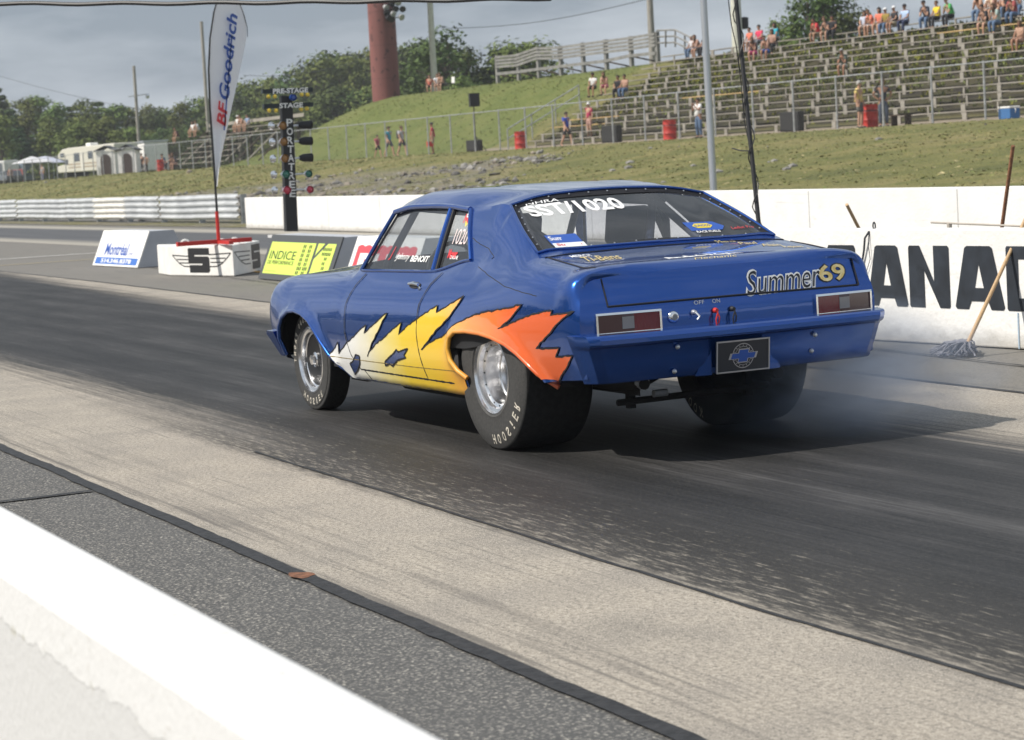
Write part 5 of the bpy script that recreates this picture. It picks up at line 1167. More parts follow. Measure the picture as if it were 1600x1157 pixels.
# ------------------------------------------------------------------ bleachers
BW = mat('weathered_board', (.22, .20, .172), .85, c2=(.34, .315, .272), scale=2., stretch=(.3, 4, 4)); BN = mat('new_board', (.52, .36, .17), .8, var=.15, scale=2, stretch=(.3, 4, 4)); BD = mat('dark_board', (.055, .040, .028), .9, var=.2, scale=2)
bl2 = empty('bleachers', (75, -45, 1.9), 0, 'wide terrace of weathered wooden bleacher benches on the grass bank', 'bleachers'); bo_ = bl2.location.copy()
NR = 14; ROWY = [-45.3-.80*k for k in range(NR)]; ROWZ = [2.32+.33*k for k in range(NR)]
def xend(k): return 97.5+.35*k
XR = 48.
sup = MB(); sup.box((-.11, -.022, -.42), (.11, .022, 0)); sup0 = None; rest = MB(); cnt = 0; rr = random.Random(11)
sup_list = []
for k in range(NR):
    x = XR
    j = 0
    while x < xend(k)-.1:
        L = 3.66; x1 = min(x+L, xend(k)); mb = MB(); dz = rr.uniform(-.012, .012)
        mt = BN if (k, j) in ((1, 12), (2, 12), (11, 2), (11, 1), (11, 3), (6, 8)) else BW
        pass
        x += L; j += 1
    L = xend(k)-XR; mb = MB(); mb.cur = 0; x = XR; j = 0
    while x < xend(k)-.1:
        x1 = min(x+3.66, xend(k)); dz = rr.uniform(-.015, .015); mb.cur = 1 if (k == 11 and 60 < x < 71) or (k == 2 and x > 91) or (k == 3 and x > 90) or (k == 5 and 79 < x < 86) else 0
        mb.box(Vector((x+.004, ROWY[k]-.14, ROWZ[k]-.045+dz))-bo_, Vector((x1-.004, ROWY[k]+.14, ROWZ[k]+dz))-bo_)
        x = x1; j += 1
    mb.build('bench', [BW, BN], bl2)
    mb = MB(); mb.box(Vector((XR, ROWY[k]-.52, ROWZ[k]-.30))-bo_, Vector((xend(k), ROWY[k]-.24, ROWZ[k]-.26))-bo_); mb.build('footboard', BD, bl2)
    x = XR+.4+(k % 2)*1.1+rr.uniform(0, .4)
    while x < xend(k): sup_list.append((x, k)); x += 2.15+rr.uniform(-.1, .15)
vis = sorted(sup_list, key=lambda t: t[0])
vis = [t for t in vis if t[0] > 54]
for i, (x, k) in enumerate(vis):
    w2 = rr.choice((.05, .12, .14))
    if i < 100:
        mb = MB(); mb.box((-w2, -.025, -.40), (w2, .025, 0)); o = mb.build('support', BW, bl2); o.location = Vector((x, ROWY[k]+.115, ROWZ[k]-.045))-bo_
    else: rest.box(Vector((x-w2, ROWY[k]+.09, ROWZ[k]-.445))-bo_, Vector((x+w2, ROWY[k]+.14, ROWZ[k]-.045))-bo_)
tag(rest.build('supports', BW, bl2), kind='stuff')
# side stair rail
mb = MB()
for dz in (0, -.5): mb.tube([Vector((99.4, -44.8, 3.0+dz))-bo_, Vector((101.2, -50, 5.2+dz))-bo_], .035, 6)
for t in (0, .33, .66, 1): mb.tube([Vector((99.4+1.8*t, -44.8-5.2*t, 3.0+2.2*t))-bo_, Vector((99.4+1.8*t, -44.8-5.2*t, 1.6+2.2*t))-bo_], .035, 6)
mb.build('stair_rail', GALV, bl2)
# upper wooden stand on the crest
st2 = empty('wooden_stand', (113, -57, 6.2), 0, 'grey wooden stand seen from behind on the crest of the hill', 'stand'); so = st2.location.copy()
SWD = mat('stand_grey_wood', (.17, .168, .16), .85, c2=(.26, .255, .245), scale=2.)
pxs = [(776, 87, 127), (809, 84, 124), (840, 73, 120), (875, 72, 116), (910, 67, 112), (946, 62, 108), (985, 57, 100), (1026, 50, 96)]
tops = []
for px, yt, yb in pxs:
    a = at_y(px, yt, -57.2)-so; b = at_y(px, yb, -57.2)-so; mb = MB(); mb.box((a.x-.13, -.1-.2, b.z-.6), (a.x+.13, .1-.2, a.z)); mb.build('post', SWD, st2); tops.append((a, b))
for k in range(5):
    mb = MB(); V = []
    for a, b in tops:
        z = a.z-.12-.21*k if k < 4 else b.z+.45; V.append((a.x, -.20+.11, z))
    for (x0, y0, z0), (x1, y1, z1) in zip(V, V[1:]):
        h_ = .075 if k < 4 else .09; mb.add([(x0, y0, z0-h_), (x1, y1, z1-h_), (x1, y1, z1+h_), (x0, y0, z0+h_), (x0, y0+.05, z0-h_), (x1, y1+.05, z1-h_), (x1, y1+.05, z1+h_), (x0, y0+.05, z0+h_)], [(0, 1, 2, 3), (4, 5, 6, 7), (0, 1, 5, 4), (3, 2, 6, 7), (0, 3, 7, 4), (1, 2, 6, 5)])
    mb.build('board', SWD, st2)
for (a, b), (a2, b2) in zip(tops, tops[1:]):
    mb = MB(); mb.tube([(a.x, -.3, b.z+.4), (lerp(a.x, a2.x, .6), -1.2, b.z-.1)], .05, 5); mb.tube([(a2.x, -.3, b2.z+.4), (lerp(a.x, a2.x, .4), -1.2, b.z-.1)], .05, 5); mb.build('brace', BD, st2)
mb = MB(); 
for d in (0, .35, .7): mb.tube([at_y(1026, 48+d*28, -57.2)-so, at_y(1055, 47+d*28, -57)-so, at_y(1085, 62+d*28, -56.5)-so], .05, 6)
for px, py in ((1040, 48), (1055, 48), (1070, 56), (1084, 62)): mb.tube([at_y(px, py, -57)-so, at_y(px, py+26, -57)-so], .05, 6)
mb.build('stair_rail', SWD, st2)
# ------------------------------------------------------------------ drums, bins, speakers, cooler
def on_path(px, py, Y=-43.):
    p = at_y(px, py, Y); return Vector((p.x, Y, terr(p.x, Y)))
def drum(px, label, Y=-42.6):
    p = on_path(px, 215, Y); r = empty('oil_drum', p, 0, label, 'drum', 'red oil drums by the fence'); m = MB()
    m.lathe([(0, 0), (.29, 0), (.30, .02), (.29, .04), (.29, .27), (.305, .29), (.29, .31), (.29, .57), (.305, .59), (.29, .61), (.29, .86), (.30, .88), (.28, .88), (.28, .80), (0, .80)], 20, Matrix.Rotation(R(90), 4, 'X')); m.build('shell', mat('drum_red', (.48, .035, .025), .55, var=.25, scale=4), r, True)
    m = MB(); m.lathe([(.292, .655), (.294, .64), (.292, .62)], 20, Matrix.Rotation(R(90), 4, 'X')); m.build('band', BLACK, r); return r
drum(813, 'red oil drum left of the bleachers, behind a fence post'); drum(1047, 'red oil drum at the foot of the bleachers, left of the man in white'); drum(1361, 'red oil drum between the man in yellow and the man in navy')
d4 = drum(247, 'small red drum at the far left beside people sitting on the bank', -42.2)
SPK = mat('speaker_black', (.015, .015, .017), .6, var=.2, scale=30); GRL = mat('speaker_grille', (.03, .03, .032), .8)
def pa_box(px, py0, w_, h_, label, Y=-41.9, name='loudspeaker', tilt=0.):
    p = on_path(px, py0, Y); r = empty(name, p, R(20), label, 'loudspeaker'); m = MB(); M_ = Matrix.Rotation(R(tilt), 4, 'X')
    m.prism([(-w_/2, 0), (w_/2, 0), (w_/2*.8, .45), (-w_/2*.8, .45)], lambda u, v, t: M_@Vector((u, -v+.2, t)), .04, h_); bevel(m.build('cabinet', SPK, r), .02)
    m = MB(); m.box((-w_/2*.9, .201, .10), (w_/2*.9, .215, h_-.05)); m.build('grille', GRL, r); m = MB(); m.tube([(-w_/2*.4, -.3, h_), (-w_/2*.4, -.3, h_+.04), (w_/2*.4, -.3, h_+.04), (w_/2*.4, -.3, h_)], .012, 6); m.build('handle', SPK, r); return r
pa_box(957, 222, .95, .80, 'wide black loudspeaker on the ground below the bleachers'); pa_box(1239, 207, .95, .80, 'black loudspeaker on the ground, right of the leaning black pole')
b1 = pa_box(742, 235, .85, .60, 'low black loudspeaker box beneath the speaker stand')
p = on_path(744, 235, -42.6); ss_ = empty('speaker_on_stand', p, 0, 'black loudspeaker raised on a tripod stand in front of the hill', 'loudspeaker'); zt_ = at_y(740, 146, -42.6).z-p.z; zb_ = at_y(740, 167, -42.6).z-p.z
m = MB(); m.tube([(0, 0, .3), (0, 0, zb_+.1)], .03, 8); 
for a in (0, 2.1, 4.2): m.tube([(0, 0, .8), (.55*math.cos(a), .55*math.sin(a), 0)], .02, 6)
m.build('tripod', BLACK, ss_, True); m = MB(); m.prism([(-.27, 0), (.27, 0), (.2, .35), (-.2, .35)], lambda u, v, t: Vector((v-.2, u, t)), zb_, zt_); m.build('cabinet', SPK, ss_); m = MB(); m.box((-.215, -.24, zb_+.04), (-.203, .24, zt_-.04)); m.build('grille', GRL, ss_)
p = on_path(1577, 180, -42.0); cl = empty('cooler', p, R(-5), 'blue and white picnic cooler at the foot of the bleachers, far right', 'cooler')
m = MB(); m.box((-.36, -.2, 0), (.36, .2, .36)); bevel(m.build('box', mat('cooler_blue', (.05, .16, .38), .5), cl), .03); m = MB(); m.box((-.37, -.21, .362), (.37, .21, .43)); bevel(m.build('lid', WHITE, cl), .02); m = MB(); m.tube([(-.37, 0, .2), (-.42, 0, .3), (-.37, 0, .36)], .012, 6); m.build('handle', WHITE, cl)
p = on_path(1408, 190, -43.2); lb = empty('low_bench', p, 0, 'small brown bench next to the man in navy', 'bench'); m = MB(); m.box((-.55, -.15, .38), (.55, .15, .43)); m.build('seat', BD, lb)
for sx in (-.45, .45):
    m = MB(); m.box((sx-.03, -.13, 0), (sx+.03, .13, .38)); m.build('leg', BD, lb)
# ------------------------------------------------------------------ left background: camper, sheds, trailer, canopy
def gp(px, Y): a = at_y(px, 250, Y); return Vector((a.x, Y, terr(a.x, Y)))
VW = mat('camper_cream', (.62, .60, .53), .5); VWIN = mat('vehicle_window', (.03, .04, .05), .15); TIRE = mat('background_tyre', (.03, .03, .03), .9)
# drawn in a frame whose u axis runs along the track (screen right to left)
c0 = gp(153, -49); cp = empty('camper_van', c0, 0, 'cream camper van with a cab-over sleeping bay at the tree line', 'camper')
S_ = 1.0
def side_prism(mb, poly, y0, y1): mb.prism(poly, lambda u, v, t: Vector((u, t, v)), y0, y1)
zt_ = at_y(150, 228, -49).z-c0.z; k_ = zt_/3.1
body_ = [(-12.5, .75), (14.0, .75), (14.2, 1.4), (10.3, 1.55), (10.3, 1.95), (13.6, 2.15), (13.8, 2.5), (11.5, 3.0), (8.5, 3.1), (-12.5, 3.1)]
body_ = [(u*.80, v*k_) for u, v in body_]
m = MB(); side_prism(m, body_, -1.1, 1.1); bevel(m.build('body', VW, cp), .08)
for (u0, u1, v0, v1) in ((3.0, 5.4, 1.75, 2.55), (10.4, 12.3, 2.25, 2.65), (-3, -1, 1.9, 2.6), (-8.5, -6.5, 1.9, 2.6), (8.6, 10.0, 1.5, 2.0)):
    m = MB(); m.box((u0*.80, 1.101, v0*k_), (u1*.80, 1.13, v1*k_)); m.build('window', VWIN, cp)
for v0, mm in ((1.45, mat('camper_stripe', (.32, .24, .16), .6)), (1.15, mat('camper_stripe', (.32, .24, .16), .6))):
    m = MB(); m.box((-12.4*.80, 1.101, v0*k_), (8.4*.80, 1.115, (v0+.1)*k_)); m.build('stripe', mm, cp)
m = MB(); m.box((1.5*.80, 1.101, .8*k_), (2.6*.80, 1.125, 2.6*k_)); m.build('door', mat('camper_door', (.68, .66, .60), .5), cp)
for u in (-7.0, 10.6):
    m = MB(); m.lathe([(0, -1.15), (.38, -1.15), (.40, 0), (.38, 1.15), (0, 1.15)], 16, Matrix.Translation((u*.80, 0, .40))); m.build('wheel', TIRE, cp, True)
m = MB(); m.box((1.0, -.4, 3.1*k_), (2.6, .4, 3.1*k_+.3)); bevel(m.build('roof_air_conditioner', WHITE, cp), .08)
# white trailer
c1 = gp(228, -53.5); tr = empty('white_trailer', c1, 0, 'long white enclosed trailer right of the cream camper', 'trailer'); m = MB(); zt2 = at_y(235, 222, -53.5).z-c1.z
side_prism(m, [(-3.6, .5), (5.2, .5), (5.2, zt2-.25), (-3.6, zt2-.05)], -1.1, 1.1); bevel(m.build('body', WHITE, tr), .05); m = MB(); side_prism(m, [(-3.7, zt2-.02), (5.3, zt2-.22), (5.3, zt2-.08), (-3.7, zt2+.12)], -1.2, 1.2); m.build('roof', ALU, tr)
for u in (-1.0, 0.0):
    m = MB(); m.lathe([(0, -1.12), (.33, -1.12), (.35, 0), (.33, 1.12), (0, 1.12)], 14, Matrix.Translation((u, 0, .35))); m.build('wheel', TIRE, tr, True)
m = MB(); m.box((2.2, 1.101, .6), (3.4, 1.12, zt2-.5)); m.build('door', mat('trailer_door', (.7, .7, .7), .5), tr)
# outhouses
for px, sc, lab in ((169, 1., 'white wooden outhouse with a dark arched door, left one of the pair'), (202, .93, 'white wooden outhouse with a dark arched door, right one of the pair')):
    c2_ = gp(px, -43.4); oh = empty('outhouse', c2_, R(-30), lab, 'outhouse', 'outhouses beside the fence'); w_ = .78*sc; h_ = 2.0*sc
    m = MB(); m.box((-w_, -w_, 0), (w_, w_, h_)); m.build('walls', WHITE, oh)
    m = MB(); m.prism([(-w_-.15, h_-.02), (0, h_+.35), (w_+.15, h_-.02), (w_+.15, h_+.08), (0, h_+.47), (-w_-.15, h_+.08)], lambda u, v, t: Vector((t, u, v)), -w_-.15, w_+.15); m.build('roof', DARKMETAL, oh)
    m = MB(); dp_ = [(-.42*sc, .05), (.42*sc, .05)]+[(.42*sc*math.cos(a), (1.35+.42*math.sin(a))*sc) for a in [math.pi*k/8 for k in range(9)]]; m.prism(dp_, lambda u, v, t: Vector((t, u, v)), -w_-.04, -w_-.002); m.build('door', mat('outhouse_door', (.07, .05, .045), .8), oh)
# canopy and umbrella
c3 = gp(50, -50); cn_ = empty('red_canopy_tent', c3, 0, 'open tent with dull red side panels beside the camper', 'tent')
for u in (-2.6, 2.6):
    for v in (-1.6, 1.6):
        m = MB(); m.tube([(u, v, 0), (u, v, 2.1)], .04, 6); m.build('pole', GALV, cn_)
m = MB(); m.add([(-2.7, -1.7, 2.1), (2.7, -1.7, 2.1), (2.7, 1.7, 2.1), (-2.7, 1.7, 2.1), (0, 0, 2.8)], [(0, 1, 4), (1, 2, 4), (2, 3, 4), (3, 0, 4)]); m.build('canopy', mat('tent_white', (.6, .6, .62), .8), cn_)
m = MB(); m.box((-2.6, 1.62, .1), (2.6, 1.66, 1.5)); m.build('side_panel', mat('tent_dull_red', (.30, .07, .06), .8, var=.3, scale=1), cn_)
c4 = gp(70, -51.5); um = empty('sun_umbrella', c4, 0, 'pale lilac sun umbrella in front of the camper', 'umbrella'); m = MB(); m.lathe([(2.2, 2.0), (1.5, 2.35), (.6, 2.65), (0, 2.75)], 10, Matrix.Rotation(R(90), 4, 'X')); m.build('canopy', mat('umbrella_lilac', (.5, .52, .62), .8), um, True, angle=10); m = MB(); m.tube([(0, 0, 0), (0, 0, 2.7)], .03, 6); m.build('pole', GALV, um)
def parked(px, Y, label, mt, L=4.6, h=1.45, van=False, rz=0.):
    c5 = gp(px, Y); r = empty('parked_car' if not van else 'parked_van', c5, rz, label, 'car' if not van else 'van'); m = MB()
    prof_ = [(-L/2, .35), (L/2, .35), (L/2, .8), (L*.28, .95), (L*.12, h), (-L*.3, h), (-L*.42, .95), (-L/2, .9)] if not van else [(-L/2, .35), (L/2, .35), (L/2, 1.0), (L*.40, 1.15), (L*.30, h), (-L/2, h)]
    side_prism(m, prof_, -.85, .85); bevel(m.build('body', mt, r), .08, 3)
    m = MB(); wv = [(L*.23, .97), (L*.11, h-.1), (-L*.28, h-.1), (-L*.36, .97)] if not van else [(L*.37, 1.2), (L*.28, h-.25), (-L*.4, h-.25), (-L*.4, 1.2)]; side_prism(m, wv, -.87, .87); m.build('window', VWIN, r)
    for u in (-L*.31, L*.31):
        m = MB(); m.lathe([(0, -.88), (.30, -.88), (.32, 0), (.30, .88), (0, .88)], 14, Matrix.Translation((u, 0, .32))); m.build('wheel', TIRE, r, True)
    return r
parked(8, -52, 'white van at the far left edge, in front of the trees', mat('van_white', (.6, .6, .6), .4), 6., 2.7, True); parked(36, -56, 'blue grey van with a white roof box, second from the left edge', mat('van_blue', (.12, .18, .26), .35, coat=1.), 6.5, 2.4, True); parked(14, -47, 'dark car parked in front of the white van', mat('car_dark', (.03, .035, .04), .3, coat=1.), 4.5, 1.4)
# small grandstand behind the flag
gs = gp(325, -47.5); gs_ = empty('small_grandstand', gs, 0, 'small grey grandstand with open benches behind the feather flag', 'grandstand')
x0g, x1g = at_y(402, 200, -47.5).x-gs.x, at_y(262, 220, -47.5).x-gs.x
for k in range(7):
    a = x0g+(1.5 if k < 5 else 0); b = x1g-.25*k; m = MB(); y = -.5*k; z = .45+.42*k
    if k < 5: a = lerp(x0g, x1g, .35)
    m.box((a, y-.15, z-.05), (b, y+.15, z)); m.build('bench', BW, gs_)
    m = MB(); m.box((a, y-.4, z-.28), (b, y-.1, z-.24)); m.build('footboard', BD, gs_)
nleg = 9
for k in range(nleg):
    x = lerp(x0g+.2, x1g-.6, k/(nleg-1)); m = MB(); m.box((x-.09, -3.3, -.2), (x+.09, -3.1, 3.0)); m.box((x-.06, -3.0, 0), (x+.06, 0, .08) if 0 else (x+.06, .0, .06)); m.tube([(x, 0, .3), (x, -3.1, 2.9)], .06, 5); m.build('frame', BW if k % 2 else BD, gs_)
m = MB(); m.box((x0g-1.0, -3.3, 3.3), (x1g-1, -3.25, 3.55)); m.build('back_rail', BW, gs_)
# loose rubble on the slope: nobody could count it
rr = random.Random(21); m = MB(); ico = bmesh.new(); bmesh.ops.create_icosphere(ico, subdivisions=1, radius=1); iv = [v.co.copy() for v in ico.verts]; if_ = [tuple(v.index for v in f.verts) for f in ico.faces]; ico.free()
n_st = 0
while n_st < 3600:
    Y = rr.uniform(-37.5, -16.5); X = rr.uniform(42, 200); bb = X+1.5*Y if Y > lerp(-37.5, -23, sstep(70, 125, X))+rr.uniform(-1.5, 1.5) else 0
    if bb < 20 and rr.random() > .008: continue
    if noise.noise(Vector((X*.11, Y*.25, 4))) < -.02 and rr.random() < .93: continue
    s = .05+.16*rr.random()**3; 
    if X > 110: s *= 1.2
    z = terr(X, Y); a = rr.uniform(0, 6.28); ca, sa = math.cos(a), math.sin(a); sx, sy, sz = s*rr.uniform(.7, 1.5), s*rr.uniform(.6, 1.1), s*rr.uniform(.4, .9)
    V = []
    for v in iv:
        j = 1+rr.uniform(-.28, .28); p = Vector((v.x*sx*j, v.y*sy*j, v.z*sz*j)); V.append((X+p.x*ca-p.y*sa, Y+p.x*sa+p.y*ca, z+p.z+s*.1))
    m.cur = rr.choice((0, 0, 1, 2)); m.add(V, if_); n_st += 1
for _ in range(22):
    X, Y = rr.uniform(40, 90), rr.uniform(-38, -24); s = rr.uniform(.08, .2); z = terr(X, Y); m.cur = 0; m.add([(X+v.x*s, Y+v.y*s, z+v.z*s*.6) for v in iv], if_)
tag(m.build('rubble', [mat('rock_grey', (.24, .23, .215), .9, var=.3, scale=2), mat('rock_tan', (.22, .19, .155), .9, var=.3, scale=2), mat('rock_dark', (.10, .095, .09), .9, var=.3, scale=2)]), kind='stuff')

# dry grass tufts on the bank: uncountable
def tufts(name, n, X0, X1, Y0, Y1, mats_, seed, hmin, hmax, ok=None):
    rr = random.Random(seed); m = MB(); c = 0
    while c < n:
        X = X0+(X1-X0)*rr.random(); Y = rr.uniform(Y0, Y1)
        if noise.noise(Vector((X*.25, Y*.4, 9))) < rr.uniform(-1.2, .1): continue
        if ok and not ok(X, Y, rr): continue
        z = terr(X, Y)-.02; m.cur = rr.randrange(len(mats_)); c += 1
        for _ in range(3):
            a = rr.uniform(0, 6.28); w2 = rr.uniform(.02, .06); h = rr.uniform(hmin, hmax); dx, dy = math.cos(a)*w2, math.sin(a)*w2; lx, ly = rr.uniform(-.1, .1), rr.uniform(-.1, .1); ox, oy = rr.uniform(-.12, .12), rr.uniform(-.12, .12)
            m.add([(X+ox-dx, Y+oy-dy, z), (X+ox+dx, Y+oy+dy, z), (X+ox+dx*.7+lx, Y+oy+dy*.7+ly, z+h*.8), (X+ox+lx, Y+oy+ly, z+h), (X+ox-dx*.8+lx, Y+oy-dy*.8+ly, z+h*.7)], [(0, 1, 2, 3, 4)])
    return tag(m.build(name, mats_), kind='stuff')
GT = [mat('tuft_dry', (.27, .245, .105), .95, var=.3, scale=3), mat('tuft_olive', (.20, .21, .075), .95, var=.3, scale=3), mat('tuft_green', (.14, .165, .05), .95, var=.3, scale=3), mat('tuft_straw', (.34, .295, .16), .95, var=.3, scale=3)]
tufts('bank_grass_tufts', 14000, 8, 120, -40.5, -19, GT, 41, .015, .05)
tufts('bank_grass_tufts', 5000, 100, 215, -41, -24, GT, 42, .03, .09, lambda X, Y, r: True)
tufts('hill_grass_tufts', 5000, 98, 172, -58, -46, [GT[1], GT[1], GT[2]], 43, .02, .06)
def under(X, Y, r): return True
tufts('weeds_under_benches', 4500, 50, 99, -56, -46, [GT[2], GT[2], mat('weed_yellow', (.20, .20, .02), .9)], 44, .06, .25, lambda X, Y, r: r.random() < sstep(-46, -52, Y)+.12)
# ================================================================== people
SKIN1 = mat('skin_fair', (.50, .29, .20), .6); SKIN2 = mat('skin_tanned', (.36, .19, .12), .6)
HAIRD = mat('hair_dark', (.025, .018, .014), .8); HAIRG = mat('hair_grey', (.40, .39, .37), .8); HAIRB = mat('hair_brown', (.10, .055, .03), .8)
def skinmesh(name, V, E, root=0, sub=1):
    me = bpy.data.meshes.new(name); me.from_pydata([v[:3] for v in V], E, []); o = bpy.data.objects.new(name, me); col.objects.link(o)
    o.modifiers.new('s', 'SKIN')
    for i, v in enumerate(V):
        sv = me.skin_vertices[0].data[i]; r = v[3]; sv.radius = (r, r) if not isinstance(r, tuple) else r; sv.use_root = (i == root)
    m_ = o.modifiers.new('u', 'SUBSURF'); m_.levels = sub; m_.render_levels = sub
    dg = bpy.context.evaluated_depsgraph_get(); me2 = bpy.data.meshes.new_from_object(o.evaluated_get(dg)); bpy.data.objects.remove(o); bpy.data.meshes.remove(me)
    me2.name = name; me2.polygons.foreach_set('use_smooth', [True]*len(me2.polygons)); return me2
def pose(kind):
    """joint table (x forward, y left, z up; metres) for one pose"""
    J = {}
    if kind.startswith('sit'):
        lean = {'sit': .06, 'sit_lean': .20, 'sit_back': -.02, 'sit_low': -.02}[kind]; hz = .10
        J.update(pel=(0, 0, hz), wst=(lean*.3, 0, hz+.20), chs=(lean*.9, 0, hz+.40), nck=(lean*1.3, 0, hz+.53), hd=(lean*1.6+.02, 0, hz+.68))
        for s, k in ((1, 'l'), (-1, 'r')):
            J['hip'+k] = (.03, .10*s, hz); J['kne'+k] = (.44, .14*s, hz+.02); J['ank'+k] = (.42+.03*s, .13*s, -.34); J['toe'+k] = (.58+.03*s, .15*s, -.38)
            J['sho'+k] = (lean*1.1, .17*s, hz+.48); J['elb'+k] = (lean*1.1+.10, .22*s, hz+.22); J['wri'+k] = (.34, .10*s, hz+.14); J['han'+k] = (.42, .08*s, hz+.11)
        if kind == 'sit_lean':
            for s, k in ((1, 'l'), (-1, 'r')): J['elb'+k] = (.36, .17*s, hz+.12); J['wri'+k] = (.42, .06*s, hz+.30); J['han'+k] = (.42, .04*s, hz+.38)
        if kind == 'sit_low':
            for s, k in ((1, 'l'), (-1, 'r')): J['kne'+k] = (.46, .12*s, hz+.10); J['ank'+k] = (.86, .12*s, hz-.06); J['toe'+k] = (.93, .12*s, hz+.05); J['elb'+k] = (.22, .22*s, hz+.24); J['wri'+k] = (.46, .15*s, hz+.34); J['han'+k] = (.54, .14*s, hz+.38)
        if kind == 'sit_back':
            for s, k in ((1, 'l'), (-1, 'r')): J['elb'+k] = (-.14, .26*s, hz+.22); J['wri'+k] = (-.18, .24*s, hz+.0); J['han'+k] = (-.12, .25*s, hz-.06)
    else:
        J.update(pel=(0, 0, .92), wst=(0, 0, 1.10), chs=(.01, 0, 1.28), nck=(.0, 0, 1.45), hd=(.03, 0, 1.60)); st = .22 if kind == 'walk' else .0
        for s, k in ((1, 'l'), (-1, 'r')):
            J['hip'+k] = (0, .09*s, .90); J['kne'+k] = (.04+st*s*.6, .11*s, .50); J['ank'+k] = (-.01+st*s*1.1-(.06 if st and s < 0 else 0), .12*s, .08+(.05 if st and s < 0 else 0)); J['toe'+k] = (.16+st*s*1.1-(.06 if st and s < 0 else 0), .14*s, .03)
            J['sho'+k] = (0, .18*s, 1.40); J['elb'+k] = (-.03-st*s*.5, .25*s, 1.13); J['wri'+k] = (.06-st*s*.9, .25*s, .90); J['han'+k] = (.09-st*s*1.0, .24*s, .81)
        if kind == 'phone':
            for s, k in ((1, 'l'), (-1, 'r')): J['elb'+k] = (.16, .20*s, 1.18); J['wri'+k] = (.26, .06*s, 1.38); J['han'+k] = (.27, .05*s, 1.46)
        if kind == 'hips':
            for s, k in ((1, 'l'), (-1, 'r')): J['elb'+k] = (-.06, .34*s, 1.16); J['wri'+k] = (.03, .20*s, 1.0); J['han'+k] = (.07, .15*s, .97)
    return {k: Vector(v) for k, v in J.items()}
def body_meshes(kind, shorts):
    J = pose(kind); R_ = lambda a, b=None: (a, b or a)
    V = []; E = []; ix = {}
    def P_v(n, r, p=None): ix[n] = len(V); q = J[n] if p is None else p; V.append((*q, r))
    def e(a, b): E.append((ix[a], ix[b]))
    P_v('pel', (.13, .11)); P_v('wst', (.125, .095)); P_v('chs', (.15, .105)); P_v('nk0', .065, J['nck']-Vector((0, 0, .03))); P_v('nck', .055, J['nck'].lerp(J['hd'], .35)); 
    hd = J['hd']; fw = Vector((1, 0, -.1)).normalized()
    P_v('jaw', (.062, .070), hd+Vector((.012, 0, -.065))); P_v('hd', (.078, .092)); P_v('crn', (.066, .076), hd+Vector((-.012, 0, .075)))
    for a, b in (('pel', 'wst'), ('wst', 'chs'), ('chs', 'nk0'), ('nk0', 'nck'), ('nck', 'jaw'), ('jaw', 'hd'), ('hd', 'crn')): e(a, b)
    for k in 'lr':
        P_v('sho'+k, .062); P_v('elb'+k, .043); P_v('wri'+k, .028); P_v('pal'+k, (.024, .038), J['wri'+k].lerp(J['han'+k], .55))
        e('chs', 'sho'+k); e('sho'+k, 'elb'+k); e('elb'+k, 'wri'+k); e('wri'+k, 'pal'+k)
        P_v('hip'+k, .092); P_v('thi'+k, .085, J['hip'+k].lerp(J['kne'+k], .45)); P_v('kne'+k, .060); P_v('cal'+k, .058, J['kne'+k].lerp(J['ank'+k], .35)); P_v('ank'+k, .038); P_v('toe'+k, (.030, .045))
        e('pel', 'hip'+k); e('hip'+k, 'thi'+k); e('thi'+k, 'kne'+k); e('kne'+k, 'cal'+k); e('cal'+k, 'ank'+k); e('ank'+k, 'toe'+k)
    me = skinmesh('person', V, E)
    # fingers, nose and ears grown onto the same mesh
    mb = MB(); mb.v = [v.co.copy() for v in me.vertices]; mb.f = [tuple(p.vertices) for p in me.polygons]; mb.m = [0]*len(mb.f)
    for k, s in (('l', 1), ('r', -1)):
        w_, h_ = J['wri'+k], J['han'+k]; d = (h_-w_).normalized(); sd_ = Vector((1, 0, 0)) if abs(d.x) < .6 else Vector((0, 1, 0)); sd_ = (sd_-d*sd_.dot(d)).normalized(); cl = d.cross(sd_)
        pc = w_.lerp(h_, .75)
        for i, L in enumerate((.065, .078, .072, .056)):
            o = pc+sd_*(.028-.019*i); mb.tube([o, o+d*L*.55, o+d*L*.9+cl*.014*s], [.009, .0085, .006], 6)
        o = w_.lerp(h_, .35)+sd_*.03; mb.tube([o, o+d*.03+sd_*.022, o+d*.058+sd_*.024], [.011, .010, .007], 6)
    mb.tube([hd+Vector((.078, 0, .012)), hd+Vector((.104, 0, -.020)), hd+Vector((.088, 0, -.028))], [.008, .014, .010], 6)
    for s in (1, -1):
        mb.tube([hd+Vector((-.002, .083*s, .02)), hd+Vector((-.010, .096*s, .0)), hd+Vector((-.002, .084*s, -.03))], [.010, .012, .007], 6)
        mb.cur = 1; mb.lathe([(0, -.004), (.009, 0), (0, .004)], 8, Matrix.Translation(hd+Vector((.076, .030*s, .018)))@Matrix.Rotation(R(90), 4, 'Z')); mb.cur = 0
    mb.cur = 1; mb.tube([hd+Vector((.074, -.022, -.052)), hd+Vector((.080, 0, -.054)), hd+Vector((.074, .022, -.052))], .005, 5); mb.cur = 0
    b = bpy.data.meshes.new('person'); b.from_pydata([tuple(v) for v in mb.v], [], mb.f); b.materials.append(SKIN1); b.materials.append(HAIRD); b.polygons.foreach_set('material_index', mb.m); b.polygons.foreach_set('use_smooth', [True]*len(mb.f)); bpy.data.meshes.remove(me)
    # shirt
    V.clear(); E.clear(); ix.clear(); g_ = .020
    P_v('w0', (.155, .125), J['pel'].lerp(J['wst'], .25)); P_v('wst', (.15, .118)); P_v('chs', (.168, .126)); P_v('nk', (.075, .07), J['nck']-Vector((0, 0, .035)))
    e('w0', 'wst'); e('wst', 'chs'); e('chs', 'nk')
